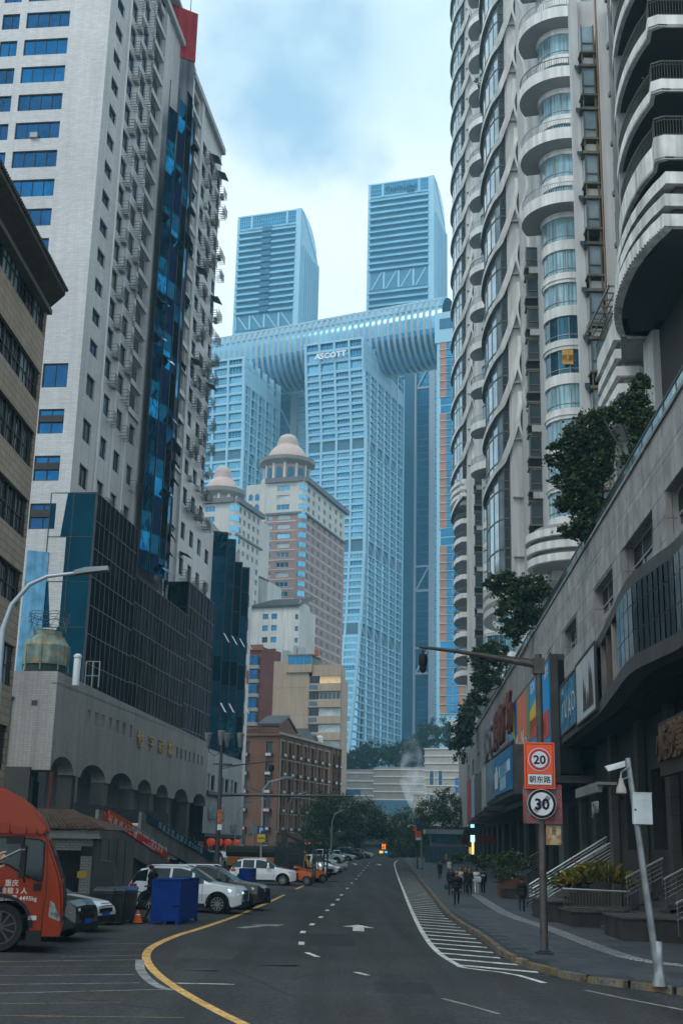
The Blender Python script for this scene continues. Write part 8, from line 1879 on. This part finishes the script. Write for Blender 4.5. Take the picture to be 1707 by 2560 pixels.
O('mirror_arm',MB().tube([(px2(60,2096)[0],-.05,px2(60,2096)[1]),(px2(62,2120)[0],-.3,px2(62,2120)[1]),(px2(60,2180)[0],-.3,px2(60,2180)[1]),(px2(62,2205)[0],-.04,px2(62,2205)[1])],.02,6).mesh('mirror_arm',plastic))
O('mirror',MB().box(px2(53,2150)[0],px2(66,2150)[0],-.36,-.26,px2(60,2195)[1],px2(60,2115)[1]).box(px2(20,2100)[0],px2(62,2100)[0],-.3,-.12,px2(40,2110)[1],px2(40,2090)[1]).mesh('mirror',plastic))
# deflector
dp_=[px2(*p) for p in ((-160,2081),(120,2086),(118,2070),(108,2048),(89,2024),(68,2004),(45,1988),(20,1974),(0,1966),(-40,1950),(-90,1938),(-160,1930))]
b=MB();n=len(dp_);ins=[.06 if i<2 else .22 for i in range(n)]
b.v=[(x,.04+(.0 if i<2 else .16),z) for i,(x,z) in enumerate(dp_)]+[(x,WT-.04-(.0 if i<2 else .16),z) for i,(x,z) in enumerate(dp_)]
b.f=[tuple(range(n)),tuple(range(2*n-1,n-1,-1))]+[(i,n+i,n+(i+1)%n,(i+1)%n) for i in range(n)];b.m=[0]*len(b.f)
me=b.mesh('roof_deflector',tred);bm=bmesh.new();bm.from_mesh(me);bmesh.ops.bevel(bm,geom=[e for e in bm.edges if len(e.link_faces)==2 and e.calc_face_angle(0)>.9],offset=.06,segments=3,affect='EDGES');bm.to_mesh(me);bm.free()
for p in me.polygons: p.use_smooth=True
me.set_sharp_from_angle(angle=math.radians(35));O('roof_deflector',me)
O('roof_ledge',(lambda b:[b.box(px2(x0,2075)[0],px2(x1,2075)[0],-.0,.3,px2(60,2084)[1],px2(60,y)[1]) for x0,x1,y in ((-30,10,2056),(10,24,2058),(30,66,2066),(70,92,2070),(96,110,2075))] and b)(MB()).mesh('roof_ledge',tred))
WR=az_-tz
tym,rmm=wheel_parts(round(WR,3),'truck');rmm=rmm.copy();rmm.materials[0]=M('dark_rim',(.05,.045,.045),.6,.3,var=.3)
q=O('wheel',tym,tr,ax_,.12,az_);onf('rim',rmm,TF,q,ax_,.12,az_);q=O('wheel',tym,tr,ax_,WT-.12,az_);onf('rim',rmm,TF,q,ax_,WT-.12,az_)
O('chassis',MB().box(ax_-2.5,ax_+1.2,.3,WT-.3,tz+.35,tz+.75).box(ax_-2.6,ax_-1.62,-.05,WT+.05,tz+.75,tz+3.4,1).mesh('chassis',[plastic,tred]))
O('interior',MB().box(ax_-1.2,ax_+.9,.3,WT-.3,az_+.9,az_+1.0).mesh('interior',plastic))
for s_,px,py,sz in (('重庆',30,2214,.16),('准载 3 人',35,2233,.15),('总质量 4495kg',45,2251,.14)): u,z=px2(px,py);text('door_lettering',s_,sz,M('truck_print',(.55,.5,.48),.5),tr,*TF.w(u,-.006,z),TF.rz,.001,bold=.001)
# ---------------------------------------------------------------- forklifts, lorry with roll, carts
org_=paint('forklift_orange',(.55,.12,.015),.4);yel_=paint('cab_yellow',(.62,.36,.05),.4)
def forklift(lab,px,D,hd_):
    x=at(px,2180,D)[0];z=gz(x,D);t=thing('forklift',lab,'forklift',x,D,z,math.radians(hd_),'forklifts beside the white SUV')
    P=lambda n_,me: put(n_,me,t,x,D,z,math.radians(hd_))
    P('body',MB().xz([(-1.1,.35),(1.0,.35),(1.05,.7),(.6,.95),(-.4,1.0),(-1.2,1.15),(-1.35,.8),(-1.3,.45)],-.5,.5).mesh('body',org_))
    P('counterweight',MB().xz([(-1.45,.3),(-1.0,.3),(-1.0,1.2),(-1.3,1.2),(-1.5,.95)],-.55,.55).mesh('counterweight',org_))
    b=MB()
    for x_ in (-.9,.75):
        for y in (-.45,.45): b.tube([(x_,y,.9),(x_*.8,y,2.15)],.035,5)
    for i in range(6): b.box(-.75+i*.26,-.69+i*.26,-.5,.5,2.12,2.16)
    b.box(-.8,.65,-.5,-.45,2.1,2.18).box(-.8,.65,.45,.5,2.1,2.18);P('overhead_guard',b.mesh('overhead_guard',dark))
    P('mast',MB().box(1.1,1.2,-.45,-.33,.1,2.6).box(1.1,1.2,.33,.45,.1,2.6).box(1.1,1.18,-.45,.45,1.2,1.3).box(1.1,1.18,-.45,.45,2.45,2.55).box(1.1,1.18,-.45,.45,.3,.6).mesh('mast',dark))
    P('fork',MB().box(1.2,2.1,-.35,-.23,.1,.15).mesh('fork',dark));P('fork',MB().box(1.2,2.1,.23,.35,.1,.15).mesh('fork',dark));P('seat',MB().xz([(-.5,1.0),(0,1.0),(0,1.12),(-.35,1.15),(-.5,1.6)],-.25,.25).mesh('seat',plastic))
    ty,rm=wheel_parts(.33,'forkw')
    for wx in (.75,-.85):
        for s in (-1,1):
            a=math.radians(hd_);X_,Y_=x+math.cos(a)*wx-math.sin(a)*s*.5,D+math.sin(a)*wx+math.cos(a)*s*.5;q=put('wheel',ty,t,X_,Y_,z+.33,a+(math.pi if s>0 else 0));put('rim',rm,q,X_,Y_,z+.33,a+(math.pi if s>0 else 0))
forklift('orange forklift with a dark mast directly behind the front of the second white SUV',745,90,-10);forklift('orange forklift between the dark mast and the white van',778,98,20)
x,D=at(645,2150,112)[0],112;z=gz(x,D);t=thing('flatbed_lorry','flatbed lorry with an orange side and a long dark rolled load','lorry',x,D,z)
put('bed',MB().box(-2.6,2.0,-1,1,.8,1.55).box(-2.6,2.0,-.9,.9,.6,.8,1).mesh('bed',[M('lorry_orange',(.28,.11,.04),.6,var=.2),plastic]),t,x,D,z);put('rolled_load',MB().tube([(-2.8,0,2.0),(3.0,0,2.05)],.48,10).mesh('rolled_load',M('tarp_dark',(.025,.03,.03),.8,var=.3)),t,x,D,z)
ty,rm=wheel_parts(.42,'lorryw')
for wx in (-1.7,2.9):
    for s in (-1,1): q=put('wheel',ty,t,x+wx,D+s*.8,z+.42,0 if s<0 else math.pi);put('rim',rm,q,x+wx,D+s*.8,z+.42,0 if s<0 else math.pi)
put('crane_mast',MB().box(2.0,2.5,-.3,.3,.8,3.9).tube([(2.2,0,3.6),(3.6,0,3.0)],.15,6).mesh('crane_mast',dark),t,x,D,z)
put('cab',MB().xz([(2.6,.6),(4.6,.6),(4.6,1.3),(4.35,1.4),(4.1,2.15),(2.7,2.15)],-.9,.9).mesh('cab',yel_),t,x,D,z);put('cab_window',MB().box(2.85,3.35,-.93,-.9,1.35,2.0).box(3.5,4.1,-.93,-.9,1.35,2.0).mesh('cab_window',cgl),t,x,D,z)
x,D=at(722,2160,104)[0],104;z=gz(x,D);t=thing('cage_trolley','tall dark green cage trolley between the forklifts','trolley',x,D,z)
b=MB()
for i in range(9): b.box(-1.2+i*.3,-1.16+i*.3,-.6,-.56,.3,2.9)
for zz_ in (.3,.9,1.5,2.1,2.85): b.box(-1.2,1.24,-.6,-.55,zz_,zz_+.06)
b.box(-1.2,1.2,-.5,.6,.3,2.5,1);put('cage',b.mesh('cage',[dark,M('net_green',(.04,.06,.06),.8,var=.3)]),t,x,D,z);put('wheels',MB().tube([(-.9,-.5,.15),(-.9,.5,.15)],.15,8).tube([(.9,-.5,.15),(.9,.5,.15)],.15,8).mesh('axle_wheels',black),t,x,D,z)
# bollards and barrels at the kerb
for i,(px,py,lab) in enumerate(((829,2168,'white rolled bundle lying at the kerb by the far row, nearer'),(850,2160,'white rolled bundle lying at the kerb by the far row, farther'))):
    D=130+12*i;x=at(px,py,D)[0];thing('rolled_bundle',lab,'bundle',x,D,gz(x,D),.5,me=MB().tube([(-.9,0,.38),(-.85,0,.38),(0,.1,.36),(.85,0,.38),(.9,0,.38)],[.2,.36,.32,.36,.2],9).mesh('rolled_bundle',M('bundle_white',(.35,.36,.36),.7,var=.25)))
D=100;x=at(801,2178,D)[0];thing('red_barrel','red plastic barrel at the kerb beside the white van','barrel',x,D,gz(x,D),me=MB().ring([(0,0),(.26,0),(.29,.1),(.27,.12),(.29,.5),(.27,.52),(.29,.9),(.25,.95),(0,.95)],12).mesh('red_barrel',M('barrel_red',(.35,.03,.03),.5)))
# crates, bins, cone
crb=M('crate_blue',(.004,.035,.22),.6,var=.15,vs=2.5,streak=.15,fine=.15);crb2=M('crate_skirt',(.004,.03,.17),.6,var=.2)
def crate(lab,P,py_b,py_t,D0):
    "P: image columns of left, middle and right lower corners"
    A=G(P[0],py_b[0]);B=G(P[1],py_b[1]);C=G(P[2],py_b[2]);h=at(P[1],py_t,B.y)[2]-B.z
    D=A+(C-B);t=thing('blue_crate',lab,'crate',B.x,B.y,B.z,0,'blue metal crates on the forecourt');pts=[(p.x-B.x,p.y-B.y) for p in (A,B,C,D)]
    put('shell',MB().prism(pts,.13,h).mesh('shell',crb),t,*B);e=MB()
    for (x0,y0),(x1,y1) in zip(pts,pts[1:]+pts[:1]):
        e.tube([(x0,y0,.1),(x0,y0,h+.01)],.025,4);e.tube([(x0,y0,h),(x1,y1,h)],.025,4).tube([(x0,y0,.13),(x1,y1,.13)],.03,4)
    put('edge_frame',e.mesh('edge_frame',crb2),t,*B)
    for i in range(3):
        for (a,c) in ((pts[0],pts[1]),(pts[1],pts[2])):
            f=(.06,.5,.94)[i];x,y=a[0]+(c[0]-a[0])*f,a[1]+(c[1]-a[1])*f;put('foot',cached('cfoot',lambda:MB().box(-.06,.06,-.05,.05,0,.13).mesh('foot',crb2)),t,B.x+x,B.y+y,B.z)
    m=((pts[0][0]+pts[1][0])/2,(pts[0][1]+pts[1][1])/2);f=.84;x,y=pts[0][0]+(pts[1][0]-pts[0][0])*f,pts[0][1]+(pts[1][1]-pts[0][1])*f
    put('latch',MB().box(-.12,.12,-.03,.01,h*.4,h*.4+.05).mesh('latch',plastic),t,B.x+x,B.y+y,B.z);return t
crate('near blue metal crate with a dark right side in front of the white SUV',(377,446,492),(2311,2312,2302),2199,42)
crate('farther narrow blue metal crate in front of the second white SUV',(596,628,638),(2238,2240,2236),2173,60)
bnm=M('bin_black',(.010,.013,.017),.45,var=.2)
def bin_(lab,px,py,sc=1,rz=.1,lid=bnm):
    g=G(px,py);t=thing('wheelie_bin',lab,'bin',*g,rz,'black wheelie bins beside the near blue crate')
    def bd_():
        b=MB();b.add([(-.24,-.3,.08),(.24,-.3,.08),(.24,.3,.08),(-.24,.3,.08),(-.31,-.4,1.0),(.31,-.4,1.0),(.31,.38,1.0),(-.31,.38,1.0)],[(3,2,1,0),(0,1,5,4),(1,2,6,5),(2,3,7,6),(3,0,4,7),(4,5,6,7)])
        for x in (-.18,0,.18): b.box(x-.02,x+.02,-.375,-.36,.45,.95)
        b.box(-.33,.33,-.43,-.38,.94,1.0);return b.mesh('bin_body',bnm)
    def ld():
        b=MB();b.add([(-.33,-.45,1.02),(.33,-.45,1.02),(.33,.4,1.06),(-.33,.4,1.06),(-.28,-.35,1.10),(.28,-.35,1.10),(.28,.35,1.13),(-.28,.35,1.13)],[(0,1,5,4),(1,2,6,5),(2,3,7,6),(3,0,4,7),(4,5,6,7),(3,2,1,0)]);return b.mesh('lid',lid)
    X_,Y_,Z_=g;put('bin_body',cached('binb',bd_),t,*g,rz);put('lid',cached(('lid',lid.name),ld),t,*g,rz)
    for s in (-1,1): put('wheel',cached('binw',lambda:MB().tube([(-.03,0,0),(.03,0,0)],.1,10).mesh('wheel',black)),t,X_+s*.3*math.cos(rz)-.28*math.sin(rz),Y_+s*.3*math.sin(rz)+.28*math.cos(rz),Z_+.1,rz)
for px,py,l,ll in ((256,2312,'black wheelie bin nearest the white car nose',bnm),(286,2310,'black wheelie bin in the middle of the row of bins',bnm),(316,2306,'black wheelie bin with a dark blue lid, last before the cone',M('lid_blue',(.01,.05,.14),.5))): bin_(l,px,py,lid=ll)
g=at(258,2250,46);thing('stacked_bins','tall dark stack of bins behind the black wheelie bins','bin',g[0],46,gz(g[0],46),me=MB().xz([(-.4,0),(.4,0),(.42,1.3),(.3,1.8),(-.25,1.85),(-.42,1.3)],-.3,.3).mesh('stacked_bins',bnm))
def cone(lab,px,py,h,D=None):
    g=G(px,py);t=thing('traffic_cone',lab,'traffic cone',*g,0,'orange traffic cones on the forecourt');put('cone_body',cached(('cone',h),lambda:MB().ring([(.17,.03),(.03,h),(0,h)],12).mesh('cone_body',M('cone_orange',(.55,.10,.02),.5,var=.15))),t,*g);put('base',cached('coneb',lambda:MB().box(-.2,.2,-.2,.2,0,.035).mesh('base',plastic)),t,*g);put('stripe',cached(('cones',h),lambda:MB().ring([(.17-.14*.45+.004,h*.45),(.17-.14*.7+.004,h*.7)],12).mesh('stripe',sw_)),t,*g)
cone('orange traffic cone between the bins and the near blue crate',344,2309,.42);cone('orange and white post cone behind the bins',286,2248,1.0)
g=G(352,2308);t=thing('hand_cart','small dark hand cart beside the traffic cone','cart',*g);put('frame',MB().tube([(-.35,0,.12),(.1,0,.14),(.32,.05,.62)],.02,5).tube([(-.35,.3,.12),(.1,.3,.14),(.32,.3,.62)],.02,5).box(-.4,.12,0,.32,.12,.2).mesh('frame',dark),t,*g)
for wx in (-.3,.15): put('wheel',cached('hcw',lambda:MB().tube([(0,-.03,0),(0,.03,0)],.09,10).mesh('wheel',black)),t,g.x+wx,g.y-.02,g.z+.09)
# ================================================================ people
def person(lab,x,y,z,hd_,h=1.68,top=(.02,.02,.025),leg=(.015,.017,.025),shoe=(.03,.03,.03),skin=(.30,.17,.11),hair=(.01,.009,.008),stride=.28,coat=0,arms=(.25,-.2),hat=None,vox=.022,group='people on the right pavement',bend=(0,0),extra=None):
    k=h/1.7;caps=[]
    def C(a,b,r0,r1,tag): caps.append((Vector(a)*k,Vector(b)*k,r0*k,r1*k,tag))
    s=stride
    for sd,ph in ((-1,1),(1,-1)):
        hip=(0,sd*.09,.9);kn=(ph*s*.45+.03,sd*.095,.49);an=(ph*s*.9-(.05 if ph<0 else 0),sd*.095,.085+(.05 if ph<0 else 0))
        C(hip,kn,.095,.07,'leg');C(kn,an,.066,.048,'leg');C((an[0]-.04,an[1],an[2]-.04),(an[0]+.15,an[1],an[2]-.05),.045,.035,'shoe')
        if extra: continue
        A=arms[0 if sd<0 else 1];sh=(0,sd*.185,1.38);el=(A*.25-.03,sd*.235,1.10);b_=bend[0 if sd<0 else 1];wr=(A*.55+b_*.25,sd*.22,.86+b_*.25)
        C(sh,el,.06,.05,'top');C(el,wr,.048,.036,'top');C(wr,(wr[0]+.03+b_*.06,wr[1]*.97,wr[2]-.10+b_*.12),.036,.028,'skin')
        for f_ in (-.012,.012): C((wr[0]+.03+b_*.06,wr[1]*.97+f_,wr[2]-.10+b_*.12),(wr[0]+.045+b_*.1,wr[1]*.95+f_,wr[2]-.165+b_*.14),.013,.010,'skin')
    for e_ in (extra or ()): C(*e_)
    C((0,-.07,.93),(0,.07,.93),.115,.115,'top' if coat else 'leg');C((0,-.07,1.08),(0,.07,1.08),.115,.115,'top');C((0,-.10,1.28),(0,.10,1.28),.12,.12,'top');C((0,-.15,1.39),(0,.15,1.39),.068,.068,'top')
    if coat: C((0,-.08,.95-coat*.35),(0,.08,.95-coat*.35),.15,.15,'top')
    C((0,0,1.42),(.015,0,1.53),.055,.052,'skin');C((.02,0,1.56),(.035,0,1.62),.073,.092,'skin');C((.09,0,1.585),(.118,0,1.575),.018,.014,'skin')
    for sd in (-1,1): C((.02,sd*.088,1.58),(.015,sd*.092,1.61),.016,.016,'skin')
    b=MB();n=8
    for a,c,r0,r1,tg in caps:
        d=c-a;L_=d.length or 1e-6;d=d/L_;b.tube([a-d*r0*.95,a-d*r0*.75,a-d*r0*.35,a,c,c+d*r1*.35,c+d*r1*.75,c+d*r1*.95],[r0*.3,r0*.66,r0*.94,r0,r1,r1*.94,r1*.66,r1*.3],n)
    me=b.mesh('tmp',black);o=bpy.data.objects.new('tmp',me);COL.link(o);md=o.modifiers.new('r','REMESH');md.mode='VOXEL';md.voxel_size=vox;m2=o.modifiers.new('s','SMOOTH');m2.iterations=3;m2.factor=.5
    bpy.context.view_layer.update();ev=o.evaluated_get(bpy.context.evaluated_depsgraph_get());nm=bpy.data.meshes.new_from_object(ev);bpy.data.objects.remove(o)
    cols={'top':top,'leg':leg,'shoe':shoe,'skin':skin};nm.materials.clear();tags=['top','leg','shoe','skin']
    for tg in tags: nm.materials.append(M('cloth_%s_%s'%(tg,cols[tg]),cols[tg],.8 if tg!='skin' else .55,var=.15,vs=6))
    segs=[(a,c-a,(c-a).length_squared or 1e-9,(r0+r1)/2,tags.index(tg)) for a,c,r0,r1,tg in caps];mi=[]
    for p in nm.polygons:
        q=p.center;best=9;bi=0
        for a,d,l2,r,ti in segs:
            t=max(0,min(1,(q-a).dot(d)/l2));e=(q-a-d*t).length-r
            if e<best: best=e;bi=ti
        mi.append(bi)
    nm.polygons.foreach_set('material_index',mi);nm.polygons.foreach_set('use_smooth',[True]*len(mi));nm.name='person_body'
    t=thing('person',lab,'person',x,y,z,math.radians(hd_),group);put('body',nm,t,x,y,z,math.radians(hd_))
    hb=MB();n=12
    for i in range(7):
        a=math.pi*.5*i/6;rr=.102*math.cos(a)*k;zz_=(1.60+.105*math.sin(a))*k
        for j in range(n): c_=6.2832*j/n;hb.v.append(((.012+ (rr/k)*1.08*math.cos(c_))*k,rr*math.sin(c_),zz_-(.05*k if math.cos(c_)<.25 and i==0 else 0)))
    for i in range(6):
        for j in range(n): hb.f.append((i*n+j,i*n+(j+1)%n,(i+1)*n+(j+1)%n,(i+1)*n+j));hb.m.append(0)
    put('hair' if not hat else 'cap',hb.mesh('hair',M('hair_%s'%str(hat or hair),hat or hair,.6,var=.2,vs=9),60),t,x,y,z,math.radians(hd_))
    return t
def pp(lab,px,py,hd_,**k):
    g=G(px,py,.14);t=person(lab,g.x,g.y,g.z,hd_,**k);return g
cream=(.42,.38,.32);blk=(.012,.012,.014);navy=(.012,.016,.028)
g0=pp('man in black jacket and cap walking towards the camera, front of the group',1141,2264,-92,top=blk,leg=(.015,.02,.03),hat=(.02,.02,.02),stride=.12,arms=(.05,.05))
g1=pp('man in dark coat carrying a dark shopping bag, left of the group',1126,2240,-95,top=navy,leg=blk,stride=.2,coat=.3)
pp('person in a cream puffy jacket behind the capped man',1149,2237,-90,top=cream,leg=blk,stride=.1)
pp('person in black in the middle of the group, left of two',1163,2236,-88,top=blk,leg=navy,stride=.2,coat=.5)
pp('person in black with a raised hand, right of two in the middle of the group',1173,2241,-95,top=blk,leg=blk,stride=.22,bend=(0,1))
pp('woman in white trousers and pale jacket walking away with a pale bag',1191,2237,88,top=(.45,.44,.42),leg=(.5,.49,.46),stride=.15)
pp('man in black sweatshirt with white back print walking away, rightmost of the group',1207,2237,92,top=blk,leg=blk,stride=.1,shoe=(.35,.35,.35))
g=G(1207,2237,.14);text('back_print','FILA',.13,sw_,bpy.data.objects[[o.name for o in bpy.data.objects if o.name.startswith('person') and o.parent is None][-1]],g.x,g.y-.125,g.z+1.2,0,.001,bold=.004)
gw=pp('man in dark jacket with bowed head walking away near the far stairs',1304,2281,80,top=(.018,.016,.016),leg=(.02,.03,.04),stride=.26,coat=.35,shoe=(.06,.06,.06),h=1.62)
pp('lone person in a long black coat farther up the pavement',1099,2199,-90,top=blk,leg=blk,stride=.1,coat=.8)
pp('woman in a white jacket and blue trousers beyond the group',1123,2190,-80,top=(.5,.5,.47),leg=(.03,.06,.12),stride=.25,coat=.1,group='people on the right pavement')
pp('worker in yellow hat and orange trousers far up the pavement',1115,2166,-60,top=(.35,.30,.15),leg=(.5,.09,.02),hat=(.5,.42,.2),stride=.3,coat=0)
pp('small dark person beside the orange worker far up the pavement',1131,2166,-90,top=(.05,.045,.04),leg=blk,stride=.1)
gk=G(343,2285);person('dark clothed person pushing a bicycle between the bins and the white SUV',gk.x,gk.y+3,gk.z,20,top=(.02,.02,.022),leg=blk,arms=(.6,.6),stride=.3,group='people on the left forecourt')
gk=G(405,2225);person('person in black standing beside the dark teal sedan',gk.x,gk.y+2,gk.z,-60,top=blk,leg=blk,stride=.1,group='people on the left forecourt')
def bag(lab,x,y,z,c,s=1,cat='bag'):
    t=thing('bag',lab,cat,x,y,z);put('bag_body',MB().add([(-.11*s,-.05*s,0),(.11*s,-.05*s,0),(.11*s,.05*s,0),(-.11*s,.05*s,0),(-.15*s,-.06*s,.2*s),(.15*s,-.06*s,.2*s),(.15*s,.06*s,.2*s),(-.15*s,.06*s,.2*s),(-.09*s,-.02*s,.32*s),(.09*s,-.02*s,.32*s),(.09*s,.02*s,.32*s),(-.09*s,.02*s,.32*s)],[(3,2,1,0),(0,1,5,4),(1,2,6,5),(2,3,7,6),(3,0,4,7),(4,5,9,8),(5,6,10,9),(6,7,11,10),(7,4,8,11),(8,9,10,11)]).mesh('bag_body',M('bag_%s'%str(c),c,.6,var=.2,vs=8)),t,x,y,z);put('handle',MB().tube([(-.06*s,0,.31*s),(-.03*s,0,.42*s),(.03*s,0,.42*s),(.06*s,0,.31*s)],.01,5).mesh('handle',plastic),t,x,y,z)
bag('dark blue shopping bag in the hand of the man in the dark coat',g1.x-.27,g1.y-.08,g1.z+.38,(.02,.05,.09));gb_=G(1191,2237,.14);bag('pale blue shoulder bag on the hip of the woman in white trousers',gb_.x+.12,gb_.y-.2,gb_.z+.82,(.35,.45,.55),1.1)
bag('pale plastic bag in the hand of the bicycle pusher',gk.x-2.2,gk.y,gk.z+.5,(.4,.4,.42)) if False else None
# bicycle
gq=G(352,2285);bx0,by0,bz0=gq.x,gq.y+2.6,gq.z;t=thing('bicycle','dark bicycle leaning between the bins and the near blue crate','bicycle',bx0,by0,bz0)
for wx in (-.5,.5): put('wheel',cached('bw',lambda:(lambda b:[b.tube([(.33*math.cos(i*.3142),0,.33*math.sin(i*.3142)) for i in range(21)],.018,5)] and b)(MB()).mesh('wheel',black)),t,bx0+wx,by0,bz0+.35)
put('frame',MB().tube([(-.5,0,.35),(-.15,0,.75),(.38,0,.72),(.5,0,.35)],.02,5).tube([(-.5,0,.35),(0,0,.32),(.38,0,.72)],.02,5).tube([(-.15,0,.75),(0,0,.32)],.02,5).mesh('frame',dark),t,bx0,by0,bz0);put('handlebar',MB().tube([(.38,-.25,1.0),(.36,0,.95),(.38,.25,1.0)],.018,5).tube([(.38,0,.72),(.36,0,.95)],.018,5).mesh('handlebar',dark),t,bx0,by0,bz0);put('saddle',MB().box(-.3,-.05,-.07,.07,.86,.92).mesh('saddle',plastic),t,bx0,by0,bz0)

# man at the left edge holding a tablet, on a raised kerb block beside the road
put('raised_block',MB().box(-6,-3.24,9.6,11.95,-.1,1.34).mesh('raised_block',gsd),kind='structure')
ex=[]
for sd in (-1,1):
    sh=(0,sd*.19,1.38);el=(.13,sd*.25,1.10);wr=(.36,sd*.12,1.14 if sd<0 else 1.20);pm_=(.45,sd*.075,1.135 if sd<0 else 1.215)
    ex+=[(sh,el,.062,.05,'top'),(el,wr,.048,.034,'top'),(wr,pm_,.030,.033,'skin'),((pm_[0],pm_[1]-.022,pm_[2]),(pm_[0]+.03,pm_[1]-.02,pm_[2]),.022,.02,'skin'),((pm_[0],pm_[1]+.022,pm_[2]),(pm_[0]+.03,pm_[1]+.02,pm_[2]),.022,.02,'skin')]
    for k_,(o_,l_) in enumerate(((-.033,.062),(-.011,.075),(.011,.07),(.033,.055))):
        a=(pm_[0]+.035,pm_[1]+o_,pm_[2]-.005);m_=(pm_[0]+.035+l_*.55,pm_[1]+o_*1.1-sd*.004,pm_[2]-.012);e=(m_[0]+l_*.28,m_[1]-sd*.012,m_[2]+.022+.003*k_)
        ex+=[(a,m_,.0105,.0095,'skin'),(m_,e,.0095,.0078,'skin')]
    tb=(pm_[0]-.005,pm_[1]-sd*.03,pm_[2]+.012);tm_=(pm_[0]+.035,pm_[1]-sd*.048,pm_[2]+.034);te=(pm_[0]+.068,pm_[1]-sd*.044,pm_[2]+.044)
    ex+=[(tb,tm_,.014,.0115,'skin'),(tm_,te,.0115,.009,'skin')]
x_,D_=-3.42,11.3
person('man in dark clothes at the left edge holding a tablet in both hands',x_,D_,1.34,-4,top=(.02,.022,.03),leg=blk,stride=.04,skin=(.42,.24,.16),vox=.0085,extra=ex,h=1.70,group='people beside the red truck')
tbm=MB().box(0,.25,-.09,.09,0,.008,0).box(.008,.242,-.082,.082,.008,.0095,1);me=tbm.mesh('tablet_body',[M('tablet_shell',(.35,.35,.37),.3,.6),M('tablet_screen',(.02,.025,.03),.08,var=0)]);me.transform(Matrix.Rotation(math.radians(-27),4,'Y'))
t=thing('tablet','grey tablet held tilted in front of the red truck window','tablet',x_+.45,D_-.03,1.34+1.165);put('tablet_body',me,t,x_+.45,D_-.03,1.34+1.165)
# ================================================================ air
hz=MB().box(-900,900,-80,1050,-14,420).mesh('haze',None) if False else None
b=MB().box(-700,700,-60,1000,-14,405);me=bpy.data.meshes.new('haze');me.from_pydata(b.v,[],b.f)
hm=bpy.data.materials.new('haze');hm.use_nodes=True;nt=hm.node_tree;nt.nodes.clear()
o_=nt.nodes.new('ShaderNodeOutputMaterial');pv=nt.nodes.new('ShaderNodeVolumePrincipled');pv.inputs['Color'].default_value=(.36,.78,1.0,1);pv.inputs['Density'].default_value=.00031
pv.inputs['Anisotropy'].default_value=.0
nt.links.new(pv.outputs[0],o_.inputs['Volume']);me.materials.append(hm);put('haze',me,kind='stuff')
